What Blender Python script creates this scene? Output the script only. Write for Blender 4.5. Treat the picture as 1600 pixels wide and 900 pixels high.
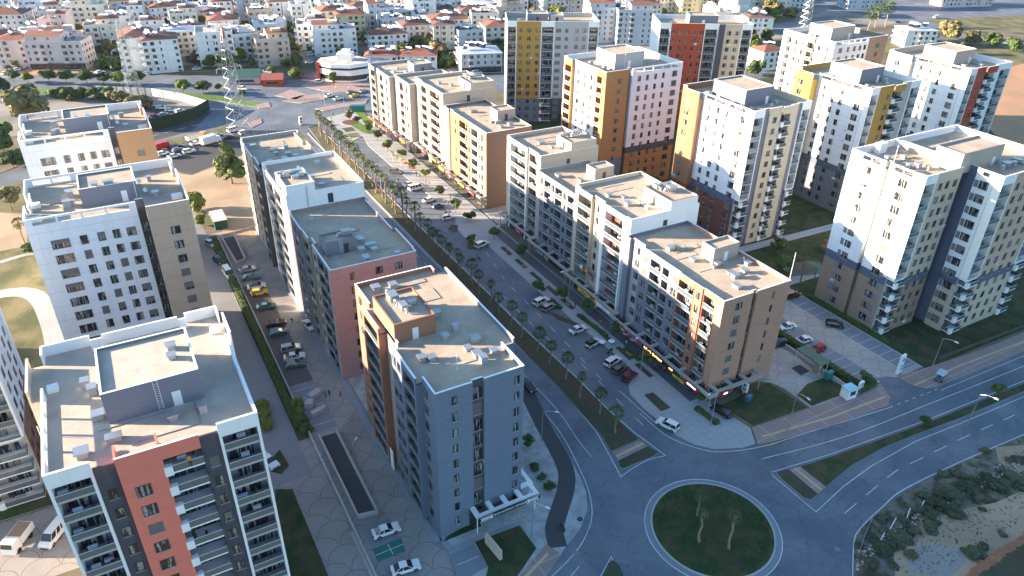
import bpy, bmesh, math, random
from mathutils import Vector, Matrix, Euler
from mathutils.geometry import tessellate_polygon
R = math.radians
random.seed(7)
for o in list(bpy.data.objects): bpy.data.objects.remove(o, do_unlink=True)
S = bpy.context.scene
COL = S.collection

# ------------------------------------------------------------------ camera
F, PIT, ROL, YAW, CH = 1160.0, R(30.62), R(-1.09), R(29.5), 95.0
cp, sp, cr, sr = math.cos(PIT), math.sin(PIT), math.cos(ROL), math.sin(ROL)
Rr = Matrix(((cr, -sr, 0), (sr, cr, 0), (0, 0, 1)))
Bm = Matrix(((1, 0, 0), (0, -sp, cp), (0, -cp, -sp)))
Zm = Matrix(((math.cos(YAW), math.sin(YAW), 0), (-math.sin(YAW), math.cos(YAW), 0), (0, 0, 1)))
CM = Zm @ Bm @ Rr
cam = bpy.data.cameras.new('camera'); camo = bpy.data.objects.new('camera', cam); COL.objects.link(camo)
cam.sensor_width = 36; cam.lens = F / 1600 * 36; cam.clip_start = 1; cam.clip_end = 6000
M4 = (CM @ Matrix(((1, 0, 0), (0, -1, 0), (0, 0, -1)))).to_4x4(); M4.translation = (0, 0, CH)
camo.matrix_world = M4; S.camera = camo
def at(px, py, z=0.0):
    """ground point (grid metres) seen at a place in the photograph"""
    d = CM @ Vector(((px - 800) / F, (py - 450) / F, 1.0)); t = (z - CH) / d.z
    return Vector((d.x * t, d.y * t, z))

# ------------------------------------------------------------------ light
SUN_EL, SUN_DIR = R(12.5), R(180 - 29.0)          # direction towards the sun (from +X, counterclockwise)
sv = Vector((math.cos(SUN_DIR) * math.cos(SUN_EL), math.sin(SUN_DIR) * math.cos(SUN_EL), math.sin(SUN_EL)))
w = bpy.data.worlds.new('World'); S.world = w; w.use_nodes = True
nt = w.node_tree; bg = nt.nodes['Background']; sky = nt.nodes.new('ShaderNodeTexSky')
sky.sky_type = 'NISHITA'; sky.sun_disc = False; sky.sun_elevation = SUN_EL
sky.sun_rotation = math.atan2(sv.x, sv.y); sky.air_density = 1.0; sky.dust_density = 0.6; sky.ozone_density = 1.0
hs = nt.nodes.new('ShaderNodeHueSaturation'); hs.inputs['Saturation'].default_value = 1.0; nt.links.new(sky.outputs[0], hs.inputs['Color'])
mxs = nt.nodes.new('ShaderNodeMix'); mxs.data_type = 'RGBA'; mxs.blend_type = 'MULTIPLY'; mxs.inputs[0].default_value = 1; mxs.inputs[7].default_value = (.76, .98, 1.17, 1); nt.links.new(hs.outputs[0], mxs.inputs[6]); nt.links.new(mxs.outputs[2], bg.inputs[0]); bg.inputs[1].default_value = 0.075
sl = bpy.data.lights.new('sun', 'SUN'); so = bpy.data.objects.new('sun', sl); COL.objects.link(so)
sl.energy = 5.0; sl.angle = R(0.5); sl.color = (1.0, 0.79, 0.60)
so.rotation_euler = sv.to_track_quat('Z', 'Y').to_euler(); so.location = (0, 0, 200)
vs = S.view_settings; vs.view_transform = 'Standard'; vs.look = 'None'; vs.gamma = 1; vs.exposure = 2.45
try: vs.use_curve_mapping = False
except Exception: pass
S.render.engine = 'CYCLES'
S.cycles.max_bounces = 5; S.cycles.diffuse_bounces = 3; S.cycles.glossy_bounces = 2; S.cycles.transparent_max_bounces = 6
S.cycles.caustics_reflective = False; S.cycles.caustics_refractive = False

# ------------------------------------------------------------------ materials
MATS = {}
def mat(name, col, rough=0.8, var=0.12, scale=1.5, bump=0.0, spec=0.3, metal=0.0, joint=0.0, brick=0.0, patch=0, emit=None, col2=None, s2=0.25, stain=0.0):
    if name in MATS: return MATS[name]
    m = bpy.data.materials.new(name); m.use_nodes = True; N = m.node_tree.nodes; Lk = m.node_tree.links
    b = N['Principled BSDF']; b.inputs['Roughness'].default_value = rough
    b.inputs['Specular IOR Level'].default_value = spec; b.inputs['Metallic'].default_value = metal
    tc = N.new('ShaderNodeTexCoord'); geo = N.new('ShaderNodeNewGeometry')
    def noise(sc, det=4):
        n = N.new('ShaderNodeTexNoise'); n.inputs['Scale'].default_value = sc; n.inputs['Detail'].default_value = det
        Lk.new(geo.outputs['Position'], n.inputs['Vector']); return n.outputs['Fac']
    def math_(op, a, b_=None, c=None):
        n = N.new('ShaderNodeMath'); n.operation = op
        for i, x in enumerate((a, b_, c)):
            if x is None: continue
            if hasattr(x, 'links'): Lk.new(x, n.inputs[i])
            else: n.inputs[i].default_value = x
        return n.outputs[0]
    def mix(f, a, b_, bt='MIX'):
        n = N.new('ShaderNodeMix'); n.data_type = 'RGBA'; n.blend_type = bt
        for i, x in ((0, f), (6, a), (7, b_)):
            if hasattr(x, 'links'): Lk.new(x, n.inputs[i])
            else: n.inputs[i].default_value = x if i == 0 else (*x[:3], 1)
        return n.outputs[2]
    c = tuple(col)
    n1 = noise(scale); n2 = noise(scale * 0.09, 3)
    v = math_('MULTIPLY_ADD', math_('ADD', n1, n2), var * 2, 1 - var * 2)
    base = c
    if col2:
        f = N.new('ShaderNodeMapRange'); Lk.new(noise(s2, 5), f.inputs[0]); f.inputs[1].default_value = .42; f.inputs[2].default_value = .6
        base = mix(f.outputs[0], c, col2)
    cc = mix(1.0, base, (1, 1, 1), 'MULTIPLY')
    vv = N.new('ShaderNodeCombineColor'); [Lk.new(v, vv.inputs[i]) for i in range(3)]
    mm = N.new('ShaderNodeMix'); mm.data_type = 'RGBA'; mm.blend_type = 'MULTIPLY'; mm.inputs[0].default_value = 1
    Lk.new(cc, mm.inputs[6]); Lk.new(vv.outputs[0], mm.inputs[7]); out = mm.outputs[2]
    if joint or brick:
        sx = N.new('ShaderNodeSeparateXYZ'); Lk.new(geo.outputs['Position'], sx.inputs[0])
        if joint:
            fr = math_('FRACT', math_('DIVIDE', math_('ADD', sx.outputs[2], 1.1), joint)); l = math_('LESS_THAN', fr, 0.022)
            out = mix(math_('MULTIPLY', l, 0.45), out, (0.1, 0.1, 0.11))
        if brick:
            fr = math_('FRACT', math_('DIVIDE', sx.outputs[2], brick)); l = math_('LESS_THAN', fr, 0.16)
            cell = N.new('ShaderNodeTexNoise'); cell.inputs['Scale'].default_value = 1.0
            mp = N.new('ShaderNodeMapping'); mp.inputs['Scale'].default_value = (0.9, 0.9, 3.2); Lk.new(geo.outputs['Position'], mp.inputs[0]); Lk.new(mp.outputs[0], cell.inputs['Vector'])
            out = mix(math_('MULTIPLY', l, 0.35), out, (0.12, 0.11, 0.11))
            out = mix(math_('MULTIPLY', math_('GREATER_THAN', cell.outputs['Fac'], .55), 0.14), out, (0.08, 0.07, 0.07))
    if patch:
        n = N.new('ShaderNodeTexNoise'); n.inputs['Scale'].default_value = .11; n.inputs['Detail'].default_value = 1.5; Lk.new(geo.outputs['Position'], n.inputs['Vector'])
        out = mix(math_('MULTIPLY', math_('GREATER_THAN', n.outputs['Fac'], .6), .22), out, (.07, .075, .08))
        vo = N.new('ShaderNodeTexVoronoi'); vo.feature = 'DISTANCE_TO_EDGE'; vo.inputs['Scale'].default_value = .16
        dn = N.new('ShaderNodeTexNoise'); dn.inputs['Scale'].default_value = .7; dn.inputs['Detail'].default_value = 4; Lk.new(geo.outputs['Position'], dn.inputs['Vector'])
        va = N.new('ShaderNodeVectorMath'); va.operation = 'MULTIPLY_ADD'; va.inputs[1].default_value = (3, 3, 3); Lk.new(dn.outputs['Color'], va.inputs[0]); Lk.new(geo.outputs['Position'], va.inputs[2]); Lk.new(va.outputs[0], vo.inputs['Vector'])
        out = mix(math_('MULTIPLY', math_('LESS_THAN', vo.outputs['Distance'], .012), .35), out, (.05, .05, .055))
    if stain:
        mp = N.new('ShaderNodeMapping'); mp.inputs['Scale'].default_value = (1.6, 1.6, 0.12); Lk.new(geo.outputs['Position'], mp.inputs[0])
        n = N.new('ShaderNodeTexNoise'); n.inputs['Scale'].default_value = 1.0; n.inputs['Detail'].default_value = 5; Lk.new(mp.outputs[0], n.inputs['Vector'])
        f = N.new('ShaderNodeMapRange'); Lk.new(n.outputs['Fac'], f.inputs[0]); f.inputs[1].default_value = .5; f.inputs[2].default_value = .75; f.inputs[4].default_value = stain
        out = mix(f.outputs[0], out, (0.2, 0.19, 0.17))
    Lk.new(out, b.inputs['Base Color'])
    if bump:
        bp_ = N.new('ShaderNodeBump'); bp_.inputs['Strength'].default_value = bump; bp_.inputs['Distance'].default_value = .1
        Lk.new(noise(scale * 3, 6), bp_.inputs['Height']); Lk.new(bp_.outputs[0], b.inputs['Normal'])
    if emit:
        b.inputs['Emission Color'].default_value = (*col, 1); b.inputs['Emission Strength'].default_value = emit
    MATS[name] = m; return m

W_ = mat('white render', (.74, .76, .79), .75, .05, .8, joint=3.02, stain=.12)
WP = mat('plain white paint', (.8, .8, .79), .7, .05, 1.2, stain=.10)
CREAM = mat('cream render', (.50, .43, .33), .8, .06, .8, joint=3.02, stain=.16)
TAN = mat('tan render', (.48, .36, .27), .8, .06, .8, stain=.16, joint=3.02)
TAN2 = mat('pale tan render', (.56, .47, .35), .8, .06, .8, stain=.16, joint=3.02)
OBR = mat('orange brown render', (.30, .145, .075), .8, .06, .8, stain=.16, joint=3.02)
YEL = mat('yellow render', (.48, .29, .06), .8, .05, .8, stain=.16, joint=3.02)
MUST = mat('mustard render', (.42, .24, .05), .8, .06, .8, stain=.16, joint=3.02)
ORA = mat('orange render', (.38, .20, .08), .8, .05, .8, stain=.16, joint=3.02)
BROWN = mat('brown render', (.29, .21, .155), .8, .06, .8, stain=.16, joint=3.02)
DBROWN = mat('dark brick render', (.16, .07, .05), .8, .06, .8, joint=3.02)
RED = mat('coral red render', (.74, .20, .14), .8, .05, .8, stain=.16, joint=3.02)
RED2 = mat('brick red render', (.42, .07, .03), .8, .05, .8, stain=.16, joint=3.02)
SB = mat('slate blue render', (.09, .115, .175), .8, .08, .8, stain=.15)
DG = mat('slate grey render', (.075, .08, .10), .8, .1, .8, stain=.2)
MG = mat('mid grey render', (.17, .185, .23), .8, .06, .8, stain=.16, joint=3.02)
LG = mat('light grey render', (.40, .39, .39), .8, .05, .8, stain=.15)
GB = mat('grey brick cladding', (.145, .19, .26), .8, .05, .8, brick=.38)
GBE = mat('greige render', (.36, .33, .29), .8, .05, .8, stain=.1)
TERR = mat('terracotta brick cladding', (.48, .26, .175), .8, .05, .8, brick=.38)
TERRP = mat('terracotta paint', (.32, .145, .095), .8, .05, .8, stain=.1)
PINK = mat('dusty pink brick cladding', (.40, .26, .245), .8, .05, .8, brick=.38)
BRB = mat('brown brick cladding', (.22, .155, .125), .8, .05, .8, brick=.38)
GRAV = mat('roof gravel', (.45, .375, .285), .95, .14, 6, bump=.6, col2=(.39, .32, .245), s2=.22)
GRAV2 = mat('white roof gravel', (.54, .47, .39), .95, .16, 5, bump=1.4, col2=(.46, .40, .34), s2=.3)
FRM = mat('charcoal window frame', (.05, .05, .055), .5, .03)
FRW = mat('white window frame', (.75, .75, .75), .5, .03)
METAL = mat('galvanised metal', (.42, .44, .45), .35, .08, 3, metal=.7)
METW = mat('white metal', (.72, .74, .76), .4, .05)
DMET = mat('dark metal', (.06, .06, .065), .5, .05)
DOOR = mat('dark door', (.05, .05, .06), .5, .05)
CONC = mat('concrete', (.40, .38, .36), .85, .12, 1.5, stain=.2)
SHUT = mat('closed roller shutter', (.16, .145, .14), .6, .05)
RAILG = mat('smoked glass railing', (.10, .13, .14), .12, .03, spec=.7)
SHOP = mat('shop glass', (.03, .035, .04), .1, .2, .6, spec=.7)
TILE = mat('red roof tiles', (.27, .105, .065), .85, .12, 1.2, col2=(.24, .10, .07), s2=.5)
TILEB = mat('brown roof tiles', (.17, .085, .065), .85, .12, 1.2)
GREENR = mat('green sheet roof', (.05, .13, .10), .6, .08)
BLUER = mat('grey sheet roof', (.42, .47, .52), .5, .06)

def glass_mat(name, dark, light, thr):
    m = bpy.data.materials.new(name); m.use_nodes = True; N = m.node_tree.nodes; L = m.node_tree.links
    b = N['Principled BSDF']; b.inputs['Roughness'].default_value = .08; b.inputs['Specular IOR Level'].default_value = .8
    oi = N.new('ShaderNodeObjectInfo'); tc = N.new('ShaderNodeTexCoord')
    n = N.new('ShaderNodeTexNoise'); n.inputs['Scale'].default_value = 1.1
    mp = N.new('ShaderNodeMapping'); mp.inputs['Scale'].default_value = (3.0, 1, .25); L.new(tc.outputs['Object'], mp.inputs[0])
    ad = N.new('ShaderNodeVectorMath'); ad.operation = 'ADD'; cb = N.new('ShaderNodeCombineXYZ')
    mu = N.new('ShaderNodeMath'); mu.operation = 'MULTIPLY'; mu.inputs[1].default_value = 57; L.new(oi.outputs['Random'], mu.inputs[0]); L.new(mu.outputs[0], cb.inputs[0]); L.new(mu.outputs[0], cb.inputs[1])
    L.new(mp.outputs[0], ad.inputs[0]); L.new(cb.outputs[0], ad.inputs[1]); L.new(ad.outputs[0], n.inputs['Vector'])
    mr = N.new('ShaderNodeMapRange'); L.new(n.outputs['Fac'], mr.inputs[0]); mr.inputs[1].default_value = thr; mr.inputs[2].default_value = thr + .05
    mx = N.new('ShaderNodeMix'); mx.data_type = 'RGBA'; mx.inputs[6].default_value = (*dark, 1); mx.inputs[7].default_value = (*light, 1)
    L.new(mr.outputs[0], mx.inputs[0]); L.new(mx.outputs[2], b.inputs['Base Color'])
    MATS[name] = m; return m
GLS = glass_mat('window glass with curtains', (.016, .02, .027), (.30, .30, .28), .52)

def scale_mat(name, col, line, size=5.5):
    """pale pavers with a fish-scale pattern of dark arcs laid in them"""
    m = mat(name, col, .9, .10, 1.2, bump=.15, col2=tuple(c * .85 for c in col), s2=.12)
    N = m.node_tree.nodes; L = m.node_tree.links; b = N['Principled BSDF']
    src = b.inputs['Base Color'].links[0].from_socket
    g = N.new('ShaderNodeNewGeometry'); sx = N.new('ShaderNodeSeparateXYZ'); L.new(g.outputs['Position'], sx.inputs[0])
    def mt(op, a, b_=None):
        n = N.new('ShaderNodeMath'); n.operation = op
        for i, x in enumerate((a, b_)):
            if x is None: continue
            if hasattr(x, 'links'): L.new(x, n.inputs[i])
            else: n.inputs[i].default_value = x
        return n.outputs[0]
    x = mt('DIVIDE', sx.outputs[0], size); y = mt('DIVIDE', sx.outputs[1], size * .5)
    row = mt('FLOOR', y); off = mt('MULTIPLY', mt('MODULO', mt('ADD', row, 100), 2.0), .5)
    fx = mt('SUBTRACT', mt('FRACT', mt('ADD', x, off)), .5); fy = mt('MULTIPLY', mt('FRACT', y), .5)
    d = mt('SQRT', mt('ADD', mt('MULTIPLY', fx, fx), mt('MULTIPLY', fy, fy)))
    l = mt('LESS_THAN', mt('ABSOLUTE', mt('SUBTRACT', d, .475)), .011)
    mx = N.new('ShaderNodeMix'); mx.data_type = 'RGBA'; L.new(mt('MULTIPLY', l, .6), mx.inputs[0]); L.new(src, mx.inputs[6]); mx.inputs[7].default_value = (*line, 1)
    L.new(mx.outputs[2], b.inputs['Base Color']); return m
def seams(m, wx, wy):
    N = m.node_tree.nodes; L = m.node_tree.links; b = N['Principled BSDF']; src = b.inputs['Base Color'].links[0].from_socket
    tc = N.new('ShaderNodeTexCoord'); br = N.new('ShaderNodeTexBrick'); br.inputs['Scale'].default_value = 1; br.inputs['Brick Width'].default_value = wx; br.inputs['Row Height'].default_value = wy; br.inputs['Mortar Size'].default_value = .035; L.new(tc.outputs['Object'], br.inputs['Vector'])
    mx = N.new('ShaderNodeMix'); mx.data_type = 'RGBA'; mu = N.new('ShaderNodeMath'); mu.operation = 'MULTIPLY'; mu.inputs[1].default_value = .35; L.new(br.outputs['Fac'], mu.inputs[0]); L.new(mu.outputs[0], mx.inputs[0]); L.new(src, mx.inputs[6]); mx.inputs[7].default_value = (.16, .14, .12, 1); L.new(mx.outputs[2], b.inputs['Base Color'])
seams(GRAV, 9.0, 1.1)
SCALE = scale_mat('fish scale paving', (.29, .27, .25), (.06, .055, .05))
SCALE2 = scale_mat('pale fish scale paving', (.36, .35, .33), (.09, .085, .08), 5.0)

def grid_mat(name, col, line, sx_, sy_, t=.04):
    m = mat(name, col, .9, .10, 2.0, bump=.1); N = m.node_tree.nodes; L = m.node_tree.links; b = N['Principled BSDF']
    src = b.inputs['Base Color'].links[0].from_socket
    g = N.new('ShaderNodeNewGeometry'); mp = N.new('ShaderNodeMapping'); L.new(g.outputs['Position'], mp.inputs[0])
    br = N.new('ShaderNodeTexBrick'); br.offset = 0; br.inputs['Scale'].default_value = 1
    br.inputs['Brick Width'].default_value = sx_; br.inputs['Row Height'].default_value = sy_; br.inputs['Mortar Size'].default_value = t
    L.new(mp.outputs[0], br.inputs['Vector'])
    mx = N.new('ShaderNodeMix'); mx.data_type = 'RGBA'; L.new(br.outputs['Fac'], mx.inputs[0]); L.new(src, mx.inputs[6]); mx.inputs[7].default_value = (*line, 1)
    L.new(mx.outputs[2], b.inputs['Base Color']); return m

# ------------------------------------------------------------------ mesh builder
class MB:
    def __init__(s): s.v = []; s.f = []; s.m = []
    def box(s, x0, x1, y0, y1, z0, z1, mi=0):
        i = len(s.v)
        s.v += [(x0, y0, z0), (x1, y0, z0), (x1, y1, z0), (x0, y1, z0), (x0, y0, z1), (x1, y0, z1), (x1, y1, z1), (x0, y1, z1)]
        s.f += [(i, i + 3, i + 2, i + 1), (i + 4, i + 5, i + 6, i + 7), (i, i + 1, i + 5, i + 4), (i + 1, i + 2, i + 6, i + 5), (i + 2, i + 3, i + 7, i + 6), (i + 3, i, i + 4, i + 7)]
        s.m += [mi] * 6; return s
    def face(s, pts, mi=0):
        i = len(s.v); s.v += [tuple(p) for p in pts]; s.f.append(tuple(range(i, i + len(pts)))); s.m.append(mi); return s
    def prism(s, poly, z0, z1, mi=0, bottom=False, mside=None):
        P = [Vector((p[0], p[1], 0)) for p in poly]
        area = sum(P[k].x * P[(k + 1) % len(P)].y - P[(k + 1) % len(P)].x * P[k].y for k in range(len(P)))
        if area < 0: P.reverse()
        n = len(P); i = len(s.v)
        s.v += [(p.x, p.y, z1) for p in P] + [(p.x, p.y, z0) for p in P]
        for t in tessellate_polygon([P]):
            a, b, c = t
            if (P[b] - P[a]).cross(P[c] - P[a]).z < 0: b, c = c, b
            s.f.append((i + a, i + b, i + c)); s.m.append(mi)
            if bottom: s.f.append((i + n + a, i + n + c, i + n + b)); s.m.append(mi)
        for k in range(n):
            q = (k + 1) % n; s.f.append((i + n + k, i + n + q, i + q, i + k)); s.m.append(mi if mside is None else mside)
        return s
    def tube(s, path, rad, n=6, mi=0, cap=True):
        path = [Vector(p) for p in path]; rings = []
        for k, p in enumerate(path):
            d = (path[min(k + 1, len(path) - 1)] - path[max(k - 1, 0)]).normalized()
            a = d.orthogonal().normalized() if abs(d.z) < .99 else Vector((1, 0, 0)); a = (a - d * a.dot(d)).normalized(); b = d.cross(a)
            r = rad[k] if isinstance(rad, (list, tuple)) else rad; i = len(s.v)
            s.v += [tuple(p + (a * math.cos(2 * math.pi * j / n) + b * math.sin(2 * math.pi * j / n)) * r) for j in range(n)]; rings.append(i)
        for k in range(len(rings) - 1):
            for j in range(n):
                s.f.append((rings[k] + j, rings[k] + (j + 1) % n, rings[k + 1] + (j + 1) % n, rings[k + 1] + j)); s.m.append(mi)
        if cap: s.f.append(tuple(rings[-1] + j for j in range(n))); s.m.append(mi); s.f.append(tuple(rings[0] + n - 1 - j for j in range(n))); s.m.append(mi)
        return s
    def mesh(s, name, mats, smooth=False):
        me = bpy.data.meshes.new(name); me.from_pydata(s.v, [], s.f)
        for m in (mats if isinstance(mats, (list, tuple)) else [mats]): me.materials.append(m)
        me.polygons.foreach_set('material_index', s.m)
        if smooth: me.polygons.foreach_set('use_smooth', [True] * len(s.f))
        me.update(); return me
    def build(s, name, mats, parent=None, loc=None, rot=0, smooth=False):
        return link(name, s.mesh(name, mats, smooth), parent, loc, rot)
def link(name, me, parent=None, loc=None, rot=0):
    o = bpy.data.objects.new(name, me); COL.objects.link(o)
    if parent: o.parent = parent
    if loc is not None: o.location = loc
    if rot: o.rotation_euler[2] = rot
    return o
def tag(o, label, cat, group=None):
    o['label'] = label; o['category'] = cat
    if group: o['group'] = group
    return o
def empty(name, loc, rot=0):
    o = bpy.data.objects.new(name, None); COL.objects.link(o); o.location = loc; o.rotation_euler[2] = rot; o.empty_display_size = .5; return o
def struct(name, mb, m):
    o = mb.build(name, m); o['kind'] = 'structure'; return o
def dup(root):
    r = root.copy(); COL.objects.link(r)
    for ch in root.children:
        c = ch.copy(); COL.objects.link(c); c.parent = r
        for g in ch.children:
            d = g.copy(); COL.objects.link(d); d.parent = c
    return r
ORD = ['first', 'second', 'third', 'fourth', 'fifth', 'sixth', 'seventh', 'eighth', 'ninth', 'tenth', 'eleventh', 'twelfth', 'thirteenth', 'fourteenth', 'fifteenth', 'sixteenth', 'seventeenth', 'eighteenth', 'nineteenth', 'twentieth']
ORD += ['twenty-' + x for x in ORD[:9]] + ['thirtieth'] + ['thirty-' + x for x in ORD[:9]] + ['fortieth'] + ['forty-' + x for x in ORD[:9]]
# ------------------------------------------------------------------ facade parts (meshes shared between copies)
CA = {}
def cached(key, fn):
    if key not in CA: CA[key] = fn()
    return CA[key]
def win_mesh(w, h, kind):
    def f():
        b = MB(); t = .07; d = .07
        if kind == 'shut':
            b.box(-w / 2, w / 2, -.05, .02, 0, h, 1); b.box(-w / 2 - .05, w / 2 + .05, -.10, .02, -.07, 0, 3)
            for k in range(1, int(h / .25)): b.box(-w / 2 + .04, w / 2 - .04, -.06, -.05, k * .25, k * .25 + .03, 0)
            return b.mesh('shuttered_window', [FRM, SHUT, FRW, LG])
        if kind.startswith('half'): b.box(-w / 2 + .02, w / 2 - .02, -.065, .0, h * (.55 if kind == 'half' else .3), h - .02, 4); 
        b.box(-w / 2, -w / 2 + t, -d, .02, 0, h); b.box(w / 2 - t, w / 2, -d, .02, 0, h); b.box(-w / 2 + t, w / 2 - t, -d, .02, 0, t); b.box(-w / 2 + t, w / 2 - t, -d, .02, h - t, h)
        b.box(-w / 2 + t, w / 2 - t, -.03, .02, t, h - t, 1)
        n = max(1, round(w / .8)) if kind != 'one' else 1
        for k in range(1, n): x = -w / 2 + w * k / n; b.box(x - .035, x + .035, -d + .01, -.03, t, h - t)
        if kind in ('cross', 'big'): b.box(-w / 2 + t, w / 2 - t, -d + .015, -.03, h * .36, h * .36 + .06)
        b.box(-w / 2 - .05, w / 2 + .05, -.14, .02, -.07, 0, 3)
        return b.mesh('window', [FRM, GLS, FRW, LG, SHUT])
    return cached(('win', round(w, 2), round(h, 2), kind), f)
def door_mesh(w, h):
    def f():
        b = MB(); t = .07
        b.box(-w / 2, w / 2, -.03, .02, 0, h, 1)
        n = max(2, round(w / .85))
        for k in range(n + 1): x = -w / 2 + (w - t) * k / n; b.box(x, x + t, -.07, -.03, 0, h)
        b.box(-w / 2 + t, w / 2 - t, -.07, -.03, h - t, h)
        return b.mesh('balcony_door', [FRM, GLS])
    return cached(('door', round(w, 2), h), f)
ITEMC = [mat('white plastic', (.7, .7, .7), .5, .03), mat('laundry red', (.4, .05, .05), .9), mat('laundry blue', (.06, .12, .3), .9), mat('wicker brown', (.2, .12, .07), .9), mat('pot plant green', (.05, .10, .03), .9)]
def balc_mesh(w, dep, style, var):
    """slab + railing + small things standing on it; local: centred on x, slab top z=0, outward -y, wall at y=0"""
    def f():
        b = MB(); rr = random.Random(var * 17 + int(w * 10)); H = .95
        b.box(-w / 2, w / 2, -dep, 0, -.22, 0, 0)
        if style == 'loggia':
            b.box(-w / 2, w / 2, -dep - .03, -dep + .04, .0, .12, 0); b.box(-w / 2, w / 2, -dep, -dep + .03, .12, H, 1); b.box(-w / 2, w / 2, -dep - .01, -dep + .04, H, H + .05, 2)
        elif style == 'dark':
            b.box(-w / 2, w / 2, -dep, -dep + .03, .02, H, 1); b.box(-w / 2, w / 2, -dep - .01, -dep + .04, H, H + .05, 2)
        else:
            b.box(-w / 2, -w / 2 + .03, -dep + .03, 0, .0, H, 1); b.box(w / 2 - .03, w / 2, -dep + .03, 0, 0, H, 1); b.box(-w / 2, w / 2, -dep, -dep + .03, 0, H, 1)
            b.box(-w / 2, w / 2, -dep - .02, -dep + .04, H, H + .05, 2)
            if style == 'planter': b.box(-w / 2 - .15, -w / 2 + .75, -dep - .15, -dep + .55, -.3, .98, 3)
            if style == 'planter2': b.box(w / 2 - .75, w / 2 + .15, -dep - .15, -dep + .55, -.3, .98, 3)
        n = rr.choice([0, 0, 1, 2, 3]) if dep > .8 else 0
        for k in range(n):
            x = rr.uniform(-w / 2 + .5, w / 2 - .5); y = -dep * rr.uniform(.35, .75); c = 4 + rr.randrange(5); s = rr.uniform(.12, .28)
            if rr.random() < .4:      # chair
                b.box(x - .2, x + .2, y - .2, y + .2, .38, .43, c); b.box(x - .2, x + .2, y + .16, y + .2, .43, .85, c)
                for q in (-.18, .15):
                    for q2 in (-.18, .15): b.box(x + q, x + q + .03, y + q2, y + q2 + .03, 0, .38, c)
            elif rr.random() < .5:    # laundry rack
                for q in range(4): b.box(x - .5, x + .5, y + q * .12, y + q * .12 + .015, .45 - .1 * (q % 2), .95, c if q % 2 else 4)
            else: b.box(x - s, x + s, y - s, y + s, 0, s * 2, c); b.tube([(x, y, s * 2), (x, y, s * 4)], [s * .5, s * .9], 6, 8)
        return b.mesh('balcony', [LG if style != 'planter' and style != 'planter2' else WP, RAILG, METW if style != 'dark' else DMET, WP] + ITEMC)
    return cached(('balc', round(w, 2), round(dep, 2), style, var), f)
def vent_mesh(k):
    def f():
        b = MB()
        if k == 0: b.box(-.45, .45, -.45, .45, 0, .55, 1); b.box(-.62, .62, -.62, .62, .62, .78, 0); b.box(-.2, .2, -.2, .2, .55, .62, 1)
        elif k == 1: b.box(-.7, .7, -.4, .4, 0, .6, 1); b.box(-.85, .85, -.55, .55, .6, .72, 0)
        elif k == 2: b.box(-.5, .5, -.4, .4, 0, 1.0, 1); b.box(-.6, .6, -.5, .5, 1.05, 1.15, 0); b.box(-.3, .3, -.3, .3, 1.0, 1.05, 1)
        else:
            b.box(-.9, .9, -.6, .6, .15, 1.1, 0); b.tube([(-.9, 0, .6), (-1.5, 0, .6), (-1.7, 0, .1)], .28, 8, 0); b.tube([(.9, 0, .7), (1.6, .2, .7)], .22, 8, 0); b.box(-.7, .7, -.4, .4, 0, .15, 1)
        return b.mesh('roof_vent', [METAL, LG])
    return cached(('vent', k), f)
def dish_mesh():
    def f():
        b = MB(); n = 12
        b.tube([(0, 0, 0), (0, 0, .9)], .03, 5, 1)
        i = len(b.v); d = Vector((.5, -.75, .45)).normalized(); a = d.orthogonal().normalized(); c = d.cross(a); P = Vector((0, 0, 1))
        b.v.append(tuple(P - d * .12))
        for k in range(n): an = 2 * math.pi * k / n; b.v.append(tuple(P + (a * math.cos(an) + c * math.sin(an)) * .45))
        for k in range(n): b.f.append((i, i + 1 + k, i + 1 + (k + 1) % n)); b.m.append(0)
        b.tube([tuple(P - d * .1), tuple(P + d * .4)], .02, 4, 1)
        return b.mesh('satellite_dish', [METW, DMET])
    return cached('dish', f)
def tank_mesh():   # solar water heater
    def f():
        b = MB()
        b.face([(-1.0, -1.0, .25), (1.0, -1.0, .25), (1.0, .5, 1.25), (-1.0, .5, 1.25)], 1); b.face([(-1.0, .5, 1.22), (1.0, .5, 1.22), (1.0, -1.0, .22), (-1.0, -1.0, .22)], 1)
        b.tube([(-1.1, .65, 1.55), (1.1, .65, 1.55)], .32, 8, 0)
        for x in (-.9, .9): b.tube([(x, .65, 0), (x, .65, 1.3)], .04, 4, 2); b.tube([(x, -.9, 0), (x, -.9, .3)], .04, 4, 2)
        return b.mesh('solar_water_heater', [METW, mat('solar panel', (.02, .03, .06), .15, .05, spec=.8), DMET])
    return cached('tank', f)
def ac_mesh():
    def f():
        b = MB(); b.box(-.4, .4, -.32, -.02, 0, .55, 0); b.tube([(.1, -.325, .28), (.1, -.335, .28)], .2, 10, 1); return b.mesh('air_conditioner', [METW, DMET])
    return cached('ac', f)

ROT = {'S': 0.0, 'W': -math.pi / 2, 'E': math.pi / 2, 'N': math.pi}
def w(L, c, off=0.0, base=None, cols=(), balc=(), slots=False, band=None, ret=False, cl='', doors=(), low=False):
    return dict(low=low, k='w', L=L, c=c, off=off, base=base, cols=cols, balc=balc, slots=slots, band=band, ret=ret, doors=doors)
def l(L, fr=WP, back=LG, off=0.0, style='loggia', dep=None, pier=.32, base=None, beam=True, bc=None):
    return dict(k='l', L=L, fr=fr, back=back, off=off, style=style, dep=dep, pier=pier, base=base, beam=beam, bc=bc)

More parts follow.
